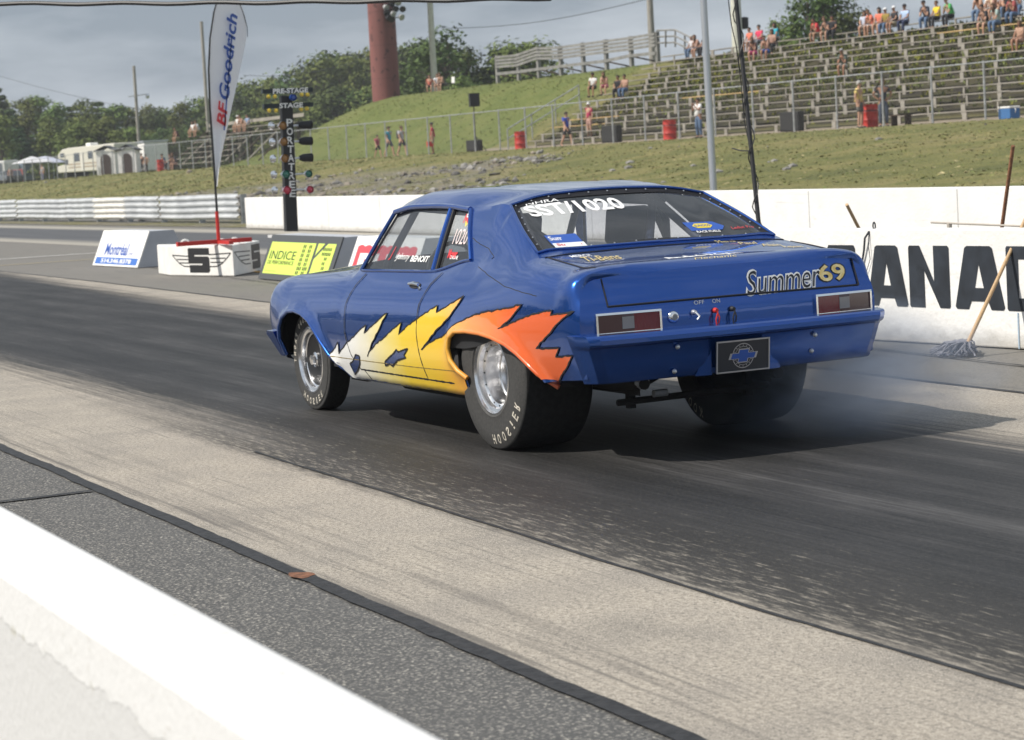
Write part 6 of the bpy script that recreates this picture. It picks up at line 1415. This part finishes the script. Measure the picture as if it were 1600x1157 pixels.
    for k in 'lr': P_v('sho'+k, .080); P_v('sl'+k, .066, J['sho'+k].lerp(J['elb'+k], .62)); e('chs', 'sho'+k); e('sho'+k, 'sl'+k)
    sh = skinmesh('shirt', V, E, 1)
    V.clear(); E.clear(); ix.clear()
    P_v('wst', (.148, .115), J['pel'].lerp(J['wst'], .5)); P_v('pel', (.155, .130)); e('wst', 'pel')
    for k in 'lr':
        P_v('hip'+k, .110); P_v('thi'+k, .103, J['hip'+k].lerp(J['kne'+k], .45)); e('pel', 'hip'+k); e('hip'+k, 'thi'+k)
        if shorts: P_v('k'+k, .092, J['hip'+k].lerp(J['kne'+k], .88)); e('thi'+k, 'k'+k)
        else: P_v('kne'+k, .078); P_v('cal'+k, .070, J['kne'+k].lerp(J['ank'+k], .4)); P_v('an'+k, .058, J['kne'+k].lerp(J['ank'+k], .93)); e('thi'+k, 'kne'+k); e('kne'+k, 'cal'+k); e('cal'+k, 'an'+k)
    pn = skinmesh('trousers', V, E, 1)
    mb = MB()
    for k in 'lr':
        a, t = J['ank'+k], J['toe'+k]; d = (t-a); d.z = 0; d = d.normalized(); q = Vector((-d.y, d.x, 0)); f0 = Vector((a.x, a.y, min(a.z, t.z)))
        mb.tube([f0-d*.06+Vector((0, 0, .0)), f0+Vector((0, 0, .01)), f0+d*.12, f0+d*.20], [.040, .050, .048, .030], 8)
    so_ = bpy.data.meshes.new('shoes'); so_.from_pydata([tuple(v) for v in mb.v], [], mb.f); so_.polygons.foreach_set('use_smooth', [True]*len(mb.f))
    hm = {}
    for hk in ('short', 'long', 'cap'):
        mb = MB(); bm = bmesh.new(); bmesh.ops.create_uvsphere(bm, u_segments=14, v_segments=9, radius=1)
        for v in bm.verts:
            x, y, z = v.co; x *= .100; y *= .098; z *= .108
            if hk == 'long' and z < .02 and x < .03: z = z*2.6-.02; y *= 1.08; x = x*1.0-.012
            v.co = hd+Vector((x-.012, y, z+.036))
        kill = [f for f in bm.faces if (f.calc_center_median()-hd).x > .035 and (f.calc_center_median()-hd).z < .055] + [f for f in bm.faces if hk != 'long' and (f.calc_center_median()-hd).z < (-.02 if hk == 'short' else .02)]
        bmesh.ops.delete(bm, geom=list(set(kill)), context='FACES')
        if hk == 'cap': 
            vs = [bm.verts.new(hd+Vector((.06+.10*math.cos(a), .085*math.sin(a), .05-.01*math.cos(a)))) for a in [math.pi*(k/8-.5) for k in range(9)]]; bm.faces.new(vs)
        m2 = bpy.data.meshes.new('hair' if hk != 'cap' else 'cap'); bm.to_mesh(m2); bm.free(); m2.polygons.foreach_set('use_smooth', [True]*len(m2.polygons)); hm[hk] = m2
    for m_ in (sh, pn, so_, *hm.values()): m_.materials.append(BLACK)
    return dict(body=b, shirt=sh, trousers=pn, shoes=so_, **hm)
PB = {}
def person(loc, rz, kind, shirt, pants, hair, label, shorts=False, hk='short', skin=None, scale=1., shoes=(.05, .05, .05), group=None, bare=False):
    key = (kind, shorts)
    if key not in PB: PB[key] = body_meshes(kind, shorts)
    M_ = PB[key]; o = bpy.data.objects.new('person', M_['body']); col.objects.link(o); o.location = loc; o.rotation_euler = (0, 0, rz); o.scale = (scale,)*3
    if skin: o.material_slots[0].link = 'OBJECT'; o.material_slots[0].material = skin
    tag(o, label, 'person', group)
    cm = lambda c: mat('cloth_%d_%d_%d' % tuple(int(x*100) for x in c), c, .85)
    for nm, mm in (('shirt', cm(shirt)), ('trousers', cm(pants)), ('shoes', cm(shoes)), (hk, cm(hair) if isinstance(hair, tuple) else hair)):
        if bare and nm == 'shirt': continue
        c = bpy.data.objects.new({'short': 'hair', 'long': 'hair', 'cap': 'cap', 'trousers': 'shorts' if shorts else 'trousers'}.get(nm, nm), M_[nm]); col.objects.link(c); c.parent = o; c.material_slots[0].link = 'OBJECT'; c.material_slots[0].material = mm
    return o
def face_to(p, jitter=0.):   # heading that looks at the track
    return -math.pi*0+math.atan2(0-p.y, (35-p.x)*.35)+jitter
def seat_at(px, py):         # nearest bench under a pixel (hip height)
    best = None
    for k in range(NR):
        p = at_y(px, py, ROWY[k]); d = abs(p.z-ROWZ[k])
        if best is None or d < best[0]: best = (d, k, p)
    k, p = best[1], best[2]; return Vector((p.x, ROWY[k]+.02, ROWZ[k]+.02))
W_ = (.75, .75, .74); NV_ = (.03, .04, .09); BK_ = (.025, .025, .03); RD_ = (.60, .05, .06); OR_ = (.72, .20, .13); KH_ = (.38, .32, .22); DN_ = (.10, .16, .27); BL_ = (.45, .58, .80)
GRP = 'spectators sitting on the bleachers'
SEATED = [  # px, py of the hips, pose, shirt, trousers, hair, shorts, hair kind, label
 (1279, 43, 'sit_lean', RD_, KH_, HAIRD, 1, 'short', 'person in a red shirt on the top bench beside one in black'),
 (1293, 42, 'sit_lean', BK_, KH_, HAIRB, 1, 'short', 'person in black with khaki shorts on the top bench, right beside the one in red'),
 (1353, 42, 'sit', (.55, .60, .72), (.6, .55, .5), HAIRD, 1, 'long', 'person in pale blue grey top, leftmost of the long top row group'),
 (1366, 42, 'sit_lean', OR_, W_, HAIRB, 1, 'short', 'person in a coral shirt with a white print in the top row group'),
 (1377, 41, 'sit', OR_, KH_, HAIRD, 1, 'long', 'dark haired person in a coral shirt, second coral shirt of the top row group'),
 (1387, 42, 'sit', (.30, .22, .05), DN_, W_, 0, 'cap', 'person in brown and yellow with a white cap in the top row group'),
 (1401, 39, 'sit', BK_, KH_, W_, 1, 'cap', 'person in a dark open jacket with a pale cap in the top row group'),
 (1417, 37, 'sit', BL_, NV_, BK_, 0, 'cap', 'person in a light blue shirt and dark cap, rightmost of the top row group'),
 (1450, 30, 'sit_lean', (.06, .065, .09), DN_, BK_, 0, 'cap', 'person in a dark shirt and jeans left of the one in yellow'),
 (1467, 29, 'sit', (.80, .60, .04), BK_, HAIRB, 0, 'short', 'person in a bright yellow top between the dark shirt and the green shirt'),
 (1489, 26, 'sit_lean', (.08, .42, .12), BK_, BK_, 0, 'cap', 'person in a green jacket and dark cap on the top bench'),
 (1542, 38, 'sit_lean', BK_, KH_, HAIRD, 1, 'short', 'person in a black shirt with white print, lower left of the upper right crowd'),
 (1562, 40, 'sit_lean', (.35, .45, .42), DN_, HAIRB, 0, 'long', 'long haired person in jeans leaning forward below the upper right crowd'),
 (1548, 14, 'sit', W_, KH_, HAIRB, 1, 'short', 'person in white with arm out at the left of the upper right crowd'),
 (1562, 12, 'sit_lean', (.5, .30, .25), DN_, HAIRD, 1, 'long', 'long haired person in tan in the upper right crowd'),
 (1578, 12, 'sit', BK_, BK_, HAIRD, 0, 'short', 'person all in black in the upper right crowd'),
 (1593, 12, 'sit_lean', W_, DN_, W_, 0, 'cap', 'person in white and jeans at the upper right corner'),
 (1576, 4, 'sit', W_, DN_, W_, 0, 'cap', 'person with a white cap highest in the upper right crowd'),
 (1535, 17, 'sit_lean', (.5, .3, .2), DN_, HAIRB, 0, 'long', 'person with bare arms at the left edge of the upper right crowd'),
 (1569, 22, 'sit', (.45, .45, .5), KH_, HAIRG, 1, 'short', 'grey haired person in a grey shirt in the middle of the upper right crowd'),
 (1587, 26, 'sit_lean', (.35, .08, .08), DN_, HAIRD, 0, 'short', 'person in a brick red shirt low in the upper right crowd'),
 (1555, 22, 'sit_lean', (.6, .5, .35), BK_, BK_, 1, 'cap', 'person in a tan shirt and black cap in the upper right crowd'),
 (1302, 40, 'sit', BK_, BK_, HAIRD, 0, 'short', 'person all in dark clothes sitting right behind the pair on the top bench'),
 (1597, 68, 'sit', (.45, .28, .2), (.5, .3, .22), HAIRB, 1, 'long', 'person with bare legs cut by the right edge of the view'),
 (1174, 62, 'sit', OR_, W_, HAIRD, 1, 'short', 'person in an orange red top behind the black pole'),
 (1189, 60, 'sit', (.66, .05, .12), (.2, .2, .22), HAIRD, 0, 'short', 'person in a crimson shirt beside the one in orange red'),
 (1180, 83, 'sit_lean', (.12, .06, .05), (.70, .05, .30), HAIRB, 1, 'long', 'person with bright pink shorts below the crimson shirt'),
 (1200, 83, 'sit_lean', (.45, .27, .2), (.04, .15, .55), HAIRD, 1, 'short', 'child with bright blue shorts next to the pink shorts'),
 (1209, 76, 'sit', (.45, .28, .22), BK_, HAIRD, 0, 'long', 'person with long dark hair seated behind the child in blue shorts'),
 (1214, 66, 'sit', (.03, .35, .45), BK_, HAIRD, 0, 'long', 'person in a turquoise top at the right of the small family'),
 (1084, 78, 'sit', (.60, .58, .60), DN_, HAIRG, 0, 'short', 'grey haired person in a pale shirt left of the silver pole'),
 (1094, 76, 'sit_lean', (.45, .26, .2), BK_, HAIRB, 1, 'long', 'person with bare arms just left of the silver pole'),
 (1104, 72, 'sit', BK_, BK_, BK_, 0, 'short', 'person in a bulky black coat just right of the silver pole'),
 (1321, 103, 'sit_lean', (.10, .13, .11), (.45, .44, .40), (.3, .3, .3), 1, 'cap', 'lone person in dark green and grey hat on a middle bench'),
 (929, 140, 'sit', W_, BK_, BK_, 1, 'cap', 'person in a white top and dark cap at the left end of the bleachers'),
 (948, 142, 'sit_lean', (.5, .3, .22), (.6, .15, .3), HAIRB, 1, 'long', 'person with long hair and pink shorts near the left end of the bleachers'),
 (968, 142, 'sit', BK_, BK_, HAIRD, 0, 'short', 'large person in black near the left end of the bleachers'),
 (979, 142, 'sit', (.45, .27, .2), DN_, HAIRD, 0, 'short', 'person in jeans right of the large one in black'),
]
rr = random.Random(8)
for px, py, kd, sh, pn, hr, srt, hk, lb in SEATED:
    p = seat_at(px, py); person(p, R(110)+rr.uniform(-.35, .35), kd, sh, pn, hr, lb, bool(srt), hk, rr.choice((SKIN1, SKIN2)), rr.uniform(.95, 1.05), group=GRP)
def stand(px, py, Y, rz, kd, sh, pn, hr, lb, srt=False, hk='short', sc=1., **k):
    p = at_y(px, py, Y); p = Vector((p.x, Y, terr(p.x, Y)-.0)); return person(p, rz, kd, sh, pn, hr, lb, srt, hk, rr.choice((SKIN1, SKIN2)), sc, **k)
stand(1093, 210, -42.8, R(100), 'phone', W_, DN_, HAIRD, 'person in a white shirt and jeans holding hands up to their face')
stand(1344, 197, -42.0, R(-150), 'stand', (.72, .55, .20), (.12, .12, .11), HAIRG, 'grey haired person in a yellow shirt and dark shorts, back turned', True, sc=1.02)
stand(1381, 196, -42.3, R(160), 'hips', (.05, .06, .08), (.07, .09, .13), HAIRB, 'person in a dark navy shirt with bare arm, facing the one in yellow', sc=1.03)
stand(885, 200, -45.0, R(200), 'walk', (.04, .08, .45), BK_, HAIRD, 'person in a blue shirt climbing at the left end of the bleachers', True)
stand(921, 190, -46.2, R(100), 'stand', (.45, .03, .10), (.5, .3, .25), W_, 'person in a dark pink dress with a pale cap standing on the lower benches', True, 'cap')
stand(591, 245, -43.6, R(190), 'walk', (.33, .06, .10), BK_, HAIRD, 'child in a maroon shirt walking on the path', True, sc=.78)
stand(609, 245, -43.2, R(200), 'walk', (.05, .33, .45), (.10, .12, .15), HAIRD, 'person in a turquoise shirt walking on the path', True, sc=1.02)
bp_ = stand(629, 243, -43.4, R(200), 'walk', (.42, .42, .44), (.06, .06, .07), HAIRB, 'person with a dark backpack walking on the path', True)
stand(677, 238, -43.2, R(60), 'stand', (.33, .03, .05), KH_, BK_, 'person in a dark red shirt and cap carrying a red bag on the path', True, 'cap', 1.02)
m = MB(); bq = bp_.location+Vector((math.cos(R(20))*.20, math.sin(R(20))*.20, 1.25)); m.cbox((0, 0, 0), (.18, .32, .46)); o = bevel(m.build('backpack', mat('pack_dark', (.05, .05, .055), .8), None), .05, 3); o.location = bq; o.rotation_euler = (0, 0, R(20)); tag(o, 'dark backpack worn by the person on the path', 'backpack')
p = at_y(672, 230, -43.0); m = MB(); m.cbox((0, 0, .14), (.14, .34, .28)); m.tube([(0, -.1, .28), (0, -.06, .42), (0, .06, .42), (0, .1, .28)], .012, 6); o = m.build('shoulder_bag', REDP); o.location = Vector((p.x, -43.0, terr(p.x, -43)+.45)); tag(o, 'red bag held beside the leg of the person in dark red', 'bag')
# far left and hill groups
for px, py, Y, kd, sh, pn, hr, hk, lb in (
 (258, 268, -43.0, 'sit_lean', (.05, .10, .18), (.06, .14, .25), HAIRD, 'short', 'person in denim sitting low on the bank beside the small red drum'),
 (268, 268, -42.6, 'sit', BK_, BK_, HAIRD, 'short', 'person in black sitting on the bank, middle of the low group'),
 (276, 265, -42.8, 'sit_lean', (.06, .06, .07), (.4, .25, .2), HAIRB, 'long', 'person with bare legs at the right of the low group on the bank')):
    p = at_y(px, py, Y); z = terr(p.x, Y); person(Vector((p.x, Y, z+.40)), R(110)+rr.uniform(-.4, .4), kd, sh, pn, hr, lb, 'bare' in lb, hk, None, 1.); 
    st3 = empty('folding_stool', Vector((p.x, Y, z)), rr.uniform(0, 3), {'d': 'small dark stool under the person in denim on the bank', 'b': 'small dark stool under the person in black on the bank', 'w': 'small dark stool under the bare legged person on the bank'}['d' if 'denim' in lb else 'b' if 'in black' in lb else 'w'], 'stool', 'stools on the bank'); m = MB(); m.box((-.2, -.2, .36), (.2, .2, .40)); m.build('seat', BLACK, st3)
    for a in (-.17, .17):
        for b in (-.17, .17):
            m = MB(); m.box((a-.015, b-.015, 0), (a+.015, b+.015, .36)); m.build('leg', BLACK, st3)
def gseat(px, k): x = at_y(px, 200, -47.5-.5*k).x; return Vector((x, gs.y-.5*k+.02, gs.z+.45+.42*k+.02))
for px, k, kd, sh, hk, hr, lb in ((278, 5, 'sit_lean', (.07, .03, .04), 'short', HAIRB, 'person in dark maroon on the left end of the small grandstand'), (303, 6, 'sit', W_, 'long', HAIRD, 'person in white on the top of the small grandstand, nearest the left pole'), (311, 6, 'sit_lean', (.5, .52, .55), 'short', HAIRB, 'person in pale grey on the small grandstand left of the flag'), (374, 6, 'sit', W_, 'cap', W_, 'person in white with a white hat on the small grandstand right of the flag'), (381, 6, 'sit_lean', (.5, .30, .22), 'short', HAIRB, 'bare chested person on the small grandstand right of the flag'), (389, 6, 'sit', (.20, .30, .45), 'short', HAIRD, 'person in blue on the right end of the small grandstand')):
    person(gseat(px, k), R(110), kd, sh, KH_, hr, lb, True, hk, None, 1.05, group='spectators on the small grandstand')
stand(222, 260, -46.5, R(120), 'stand', BK_, BK_, HAIRD, 'person all in black standing in front of the white trailer'); stand(228, 256, -48.5, R(120), 'hips', (.5, .3, .22), BK_, HAIRB, 'bare chested person standing in front of the white trailer')
stand(67, 284, -46.0, R(120), 'stand', (.55, .55, .60), (.2, .2, .3), HAIRB, 'person in a pale top standing by the lilac umbrella'); stand(17, 288, -45.5, R(160), 'stand', (.2, .1, .1), BK_, HAIRD, 'person in dark clothes near the dark parked car at left')
for px, py, Y, kd, sh, lb, rz in ((672, 141, -57.5, 'sit_back', (.5, .12, .08), 'person in red lounging on the crest of the hill below the cream pole', R(150)), (684, 137, -57.5, 'sit', (.6, .62, .66), 'person in pale grey sitting on the hill crest below the cream pole', R(150)), (692, 136, -57.3, 'sit_lean', (.5, .30, .22), 'bare armed person sitting on the hill crest, right of the one in pale grey', R(120))):
    p = at_y(px, py, Y); z = terr(p.x, Y); person(Vector((p.x, Y, z+.30)), rz, kd, sh, BK_, HAIRB, lb, True, 'short', None, 1.0, group='people on the hill crest')
ch = empty('folding_chair', Vector((at_y(703, 134, -57.3).x, -57.3, terr(at_y(703, 134, -57.3).x, -57.3))), 0, 'empty dark folding chair on the hill crest', 'chair'); m = MB(); m.box((-.25, -.25, .38), (.25, .25, .42)); m.build('seat', BLACK, ch); m = MB(); m.box((-.25, -.29, .42), (.25, -.25, .85)); m.build('backrest', WHITE, ch)
for a in (-.22, .22):
    for b in (-.22, .22):
        m = MB(); m.box((a-.02, b-.02, 0), (a+.02, b+.02, .38)); m.build('leg', BLACK, ch)
# driver
dq = Mc@Vector((.98, .36, .40)); dr = person(dq, CARROT, 'sit_low', BK_, BK_, BLACK, 'driver in black with a dark helmet inside the blue race car', False, 'cap', None, .92)
bm = bmesh.new(); bmesh.ops.create_uvsphere(bm, u_segments=20, v_segments=14, radius=.135); hc = pose('sit_low')['hd']
me = bpy.data.meshes.new('helmet'); bm.to_mesh(me); bm.free(); me.materials.append(mat('helmet_black', (.02, .02, .025), .2, coat=1.)); me.polygons.foreach_set('use_smooth', [True]*len(me.polygons)); o = bpy.data.objects.new('helmet', me); col.objects.link(o); o.parent = dr; o.location = hc+Vector((.0, 0, .02))
# ================================================================== trees
def leafmat(name, a, b):
    g = G(name); oi = g.n.nodes.new('ShaderNodeObjectInfo'); n1 = g.noise(.9, det=3); c = g.mix(g.map(n1, .3, .7), a, b)
    h = g.n.nodes.new('ShaderNodeHueSaturation'); g.L(g.map(oi.outputs['Random'], 0, 1, .47, .53), h.inputs[0]); g.L(g.map(oi.outputs['Random'], 0, 1, .75, 1.2), h.inputs[2]); g.L(c, h.inputs[4]); g.b.inputs['Specular IOR Level'].default_value = .2
    return g.out(h.outputs[0], .8)
LF1 = leafmat('dark_foliage', (.050, .082, .024), (.095, .135, .038)); LF2 = leafmat('light_foliage', (.095, .130, .032), (.165, .200, .055)); LF3 = leafmat('conifer_foliage', (.050, .080, .030), (.085, .125, .042)); BARK = mat('bark', (.09, .07, .055), .9, var=.3, scale=4)
def tree_proto(kind, H, seed, leaf):
    rr = random.Random(seed); root = empty(kind, (0, 0, -50)); m = MB(); th = H*.9
    tk = [Vector((0, 0, 0)), Vector((rr.uniform(-.2, .2), rr.uniform(-.2, .2), H*.35)), Vector((rr.uniform(-.3, .3), rr.uniform(-.3, .3), H*.7)), Vector((0, 0, th))]
    m.tube(tk, [H*.022, H*.017, H*.010, H*.003], 7); cl = []
    if kind == 'broadleaf_tree':
        W = H*.30
        for i in range(34):
            z = H*(.22+.74*rr.random()); env = math.sin(math.pi*min(1, max(.05, (z/H-.10)/.92))**.8); a = rr.uniform(0, 6.28); r = W*env*rr.uniform(.25, 1.); c = Vector((r*math.cos(a), r*math.sin(a), z)); cl.append((c, H*rr.uniform(.075, .125)))
            m.tube([Vector((0, 0, z*.72)), c*.6+Vector((0, 0, z*.34)), c], [H*.006, H*.004, H*.002], 5)
        nl, ls = 95, .05*H**.55
    elif kind == 'poplar_tree':
        W = H*.17
        for i in range(30):
            z = H*(.15+.83*rr.random()); env = (1-(z/H-.2)**2*1.1); a = rr.uniform(0, 6.28); r = W*max(.15, env)*rr.uniform(.2, 1.); c = Vector((r*math.cos(a), r*math.sin(a), z)); cl.append((c, H*rr.uniform(.05, .085)))
            m.tube([Vector((0, 0, z*.85)), c], [H*.004, H*.002], 5)
        nl, ls = 90, .045*H**.55
    else:
        W = H*.24
        for k in range(15):
            z = H*(.10+.88*k/15); r0 = W*(1-k/15)**.9+.1
            for j in range(7):
                a = j*.9+k*1.3+rr.uniform(-.3, .3); r = r0*rr.uniform(.5, 1.0); c = Vector((r*math.cos(a), r*math.sin(a), z-r*.25)); cl.append((c, H*.035*(1.2-k/18)+.08)); m.tube([Vector((0, 0, z)), c], [.05, .015], 4)
        nl, ls = 60, .040*H**.6
    m.build('trunk', BARK, root, True); m = MB()
    for c, rad in cl:
        for _ in range(nl):
            d = Vector((rr.gauss(0, 1), rr.gauss(0, 1), rr.gauss(0, .8))); d = d.normalized()*rad*rr.random()**.45*1.15
            p = c+d; n_ = (d.normalized()+Vector((rr.uniform(-.7, .7), rr.uniform(-.7, .7), rr.uniform(-.2, .9)))).normalized(); u = n_.orthogonal().normalized(); v = n_.cross(u); s = ls*rr.uniform(.6, 1.3); a = rr.uniform(0, 6.28); u, v = u*math.cos(a)+v*math.sin(a), -u*math.sin(a)+v*math.cos(a)
            o = len(m.v); m.v += [p-u*s, p-v*s*.55, p+u*s, p+v*s*.55]; m.f.append((o, o+1, o+2, o+3)); m.m.append(0)
    me = bpy.data.meshes.new('crown'); me.from_pydata([tuple(v) for v in m.v], [], m.f); me.materials.append(leaf); o = bpy.data.objects.new('crown', me); col.objects.link(o); o.parent = root
    return root
protos = {'b1': tree_proto('broadleaf_tree', 12, 1, LF1), 'b2': tree_proto('broadleaf_tree', 12, 2, LF1), 'b3': tree_proto('broadleaf_tree', 12, 3, LF2), 'p1': tree_proto('poplar_tree', 12, 4, LF2), 'p2': tree_proto('poplar_tree', 12, 5, LF2), 'c1': tree_proto('spruce_tree', 12, 6, LF3), 'c2': tree_proto('spruce_tree', 12, 7, LF3)}
rr = random.Random(31); used = set(); tcount = 0
KN = {'b1': 'dark green round leafy tree', 'b2': 'dark green broad leafy tree', 'b3': 'yellow green leafy tree', 'p1': 'light green slender poplar tree', 'p2': 'light green tall narrow tree', 'c1': 'dark pointed spruce tree', 'c2': 'narrow dark spruce tree'}
def plant(key, px, ytop, D, label, grp='trees along the horizon', wide=1.):
    tp = at_d(px, ytop, D); z0 = -.2 if D > 150 else terr(tp.x, tp.y)-.3; H = tp.z-z0
    src = protos[key]; s = H/12.0*1.02
    o = src if key not in used else copy_tree(src)
    used.add(key); o.location = (tp.x, tp.y, z0); o.scale = (s*wide, s*wide, s); o.rotation_euler = (0, 0, rr.uniform(0, 6.28)); o['label'] = label; o['category'] = 'tree'; o['group'] = grp; return o
# skyline of the forest: (pixel x, top y)
line = [(-10, 130), (15, 165), (40, 158), (62, 150), (85, 165), (110, 160), (130, 158), (152, 152), (175, 162), (200, 165), (225, 168), (245, 172), (262, 175), (280, 160), (300, 158), (322, 150), (345, 148), (368, 140), (388, 128), (405, 122), (425, 120), (445, 112), (470, 108), (492, 92), (512, 86), (532, 90), (552, 84), (572, 78), (590, 80), (628, 76), (640, 72)]
names = ['above the left edge', 'beyond the white van', 'beyond the blue grey van', 'left of the lilac umbrella', 'above the lilac umbrella', 'above the front of the camper', 'above the middle of the camper', 'above the rear of the camper', 'above the outhouses', 'just left of the lamp pole', 'just right of the lamp pole', 'above the white trailer', 'right of the white trailer', 'above the left of the small grandstand', 'left of the feather flag', 'behind the edge of the feather flag', 'behind the feather flag', 'right of the feather flag', 'above the right of the small grandstand', 'left of the starting tree', 'behind the left of the starting tree', 'behind the starting tree', 'right of the starting tree', 'tallest left of the hill', 'above the left foot of the hill', 'above the three walkers', 'between the starting tree and brown tower', 'close left of the brown tower', 'touching the left of the brown tower', 'close right of the brown tower', 'between the brown tower and cream pole']
for i, (px, y) in enumerate(line):
    k = rr.choice(('c1', 'p1', 'p2', 'c2') if px < 230 else ('b1', 'b2', 'b3', 'p1', 'b1'))
    plant(k, px, y+rr.uniform(-2, 2), rr.uniform(285, 315), KN[k]+' '+names[i], wide=1.1 if px > 230 else 1.4)
    plant(rr.choice(('p1', 'c1', 'b3') if px < 230 else ('b1', 'b3')), px+14, lerp(y, 288-px*.055, .16), rr.uniform(318, 335), 'hazier tree at the back of the wood '+names[i], 'trees at the back of the wood', 1.5)
    # a nearer, lower one filling the foot of the wood
    k2 = rr.choice(('c2', 'p2', 'b3', 'p1') if px < 230 else ('b2', 'b3', 'b1'))
    hy = 288-(px)*.055; yy_ = lerp(y, hy, .24+.15*rr.random())
    plant(k2, px+12, yy_, rr.uniform(262, 280), {'c':'low dark spruce ','p':'low pale poplar ','b':'low leafy tree '}[k2[0]]+names[i], 'lower trees in front of the wood', 1.6)
plant('b2', 668, 70, 215, 'broad dark leafy tree between the brown tower and the cream pole', wide=1.25); plant('b1', 700, 50, 200, 'big dark leafy tree behind the cream pole', wide=1.35); plant('b2', 722, 80, 205, 'dark leafy tree right of the cream pole', wide=1.1)
plant('b3', 722, 118, 190, 'low pale green tree just right of the empty chair', wide=1.); 
for px, y, k, lb in ((758, 98, 'c1', 'small spruce left of the wooden stand'), (775, 70, 'c2', 'dark spruce at the left end of the wooden stand'), (795, 68, 'b3', 'light tree above the left end of the wooden stand'), (815, 66, 'p1', 'slender light tree above the wooden stand, second from its left end'), (832, 66, 'b3', 'round light tree above the wooden stand, third from its left end'), (745, 104, 'c2', 'lowest spruce right of the folding chair')): plant(k, px, y, 205, lb, wide=1.3)
for px, y, k, lb in ((1222, 32, 'b3', 'lower leafy tree at the left behind the bleachers'), (1262, -16, 'b1', 'large leafy tree behind the top of the bleachers'), (1290, -18, 'b2', 'large dark tree right behind the pair on the top bench'), (1318, 5, 'b1', 'leafy tree behind the top bench, left of the long row of people'), (1240, 20, 'c1', 'spruce behind the bleachers between leafy trees')): plant(k, px, y, 150, lb, 'trees behind the bleachers')
for k, o in protos.items():
    if k not in used: 
        for c in list(o.children): bpy.data.objects.remove(c)
        bpy.data.objects.remove(o)
# unseen leaf wall added behind the viewer for a dark band in the paint's reflections
rr = random.Random(77); m = MB()
for _ in range(5200):
    x = rr.uniform(-90, 160); z = 11*rr.random()**.8*(.8+.25*noise.noise(Vector((x*.12, 0, 3)))); y = 62+rr.uniform(-3, 3); s = rr.uniform(.5, 1.1); a = rr.uniform(0, 3.1); t = rr.uniform(-.6, .6)
    u = Vector((math.cos(a), math.sin(a)*.4, t))*s; v = Vector((-math.sin(a)*.4, rr.uniform(-.4, .4), 1))*s; p = Vector((x, y, z)); m.add([p-u, p-v, p+u, p+v], [(0, 1, 2, 3)])
tag(m.build('added_reflection_foliage', LF1), kind='stuff')
# ================================================================== tyre smoke
g = bpy.data.materials.new('tyre_smoke'); g.use_nodes = True; n = g.node_tree; n.nodes.clear(); o_ = n.nodes.new('ShaderNodeOutputMaterial'); pv = n.nodes.new('ShaderNodeVolumePrincipled'); pv.inputs['Color'].default_value = (.66, .78, 1.0, 1); pv.inputs['Anisotropy'].default_value = .2
tc = n.nodes.new('ShaderNodeTexCoord'); gr_ = n.nodes.new('ShaderNodeTexGradient'); gr_.gradient_type = 'SPHERICAL'; nz = n.nodes.new('ShaderNodeTexNoise'); nz.inputs['Scale'].default_value = 1.8; nz.inputs['Detail'].default_value = 3; nz.inputs['Distortion'].default_value = .6
mp = n.nodes.new('ShaderNodeMapRange'); mp.inputs[1].default_value = .38; mp.inputs[2].default_value = .75; m1 = n.nodes.new('ShaderNodeMath'); m1.operation = 'MULTIPLY'; m2 = n.nodes.new('ShaderNodeMath'); m2.operation = 'MULTIPLY'; m2.inputs[1].default_value = 7.0
n.links.new(tc.outputs['Object'], gr_.inputs[0]); n.links.new(tc.outputs['Object'], nz.inputs[0]); n.links.new(nz.outputs[0], mp.inputs[0]); n.links.new(mp.outputs[0], m1.inputs[0]); n.links.new(gr_.outputs[0], m1.inputs[1]); n.links.new(m1.outputs[0], m2.inputs[0]); n.links.new(m2.outputs[0], pv.inputs['Density']); n.links.new(pv.outputs[0], o_.inputs['Volume'])
bm = bmesh.new(); bmesh.ops.create_uvsphere(bm, u_segments=24, v_segments=14, radius=1); me = bpy.data.meshes.new('tyre_smoke'); bm.to_mesh(me); bm.free(); me.materials.append(g)
o = bpy.data.objects.new('tyre_smoke', me); col.objects.link(o); o.location = (-.62, -.85, .33); o.scale = (1.1, 1.0, .42); tag(o, kind='stuff')
# ================================================================== thin summer haze
hz = bpy.data.materials.new('haze'); hz.use_nodes = True; n = hz.node_tree; n.nodes.clear(); o_ = n.nodes.new('ShaderNodeOutputMaterial'); pv = n.nodes.new('ShaderNodeVolumePrincipled'); pv.inputs['Color'].default_value = (.86, .90, .96, 1); pv.inputs['Density'].default_value = .00032; n.links.new(pv.outputs[0], o_.inputs['Volume'])
m = MB(); m.box((-1600, -2600, -1.4), (2600, 1600, 46)); tag(m.build('haze', hz), kind='stuff')
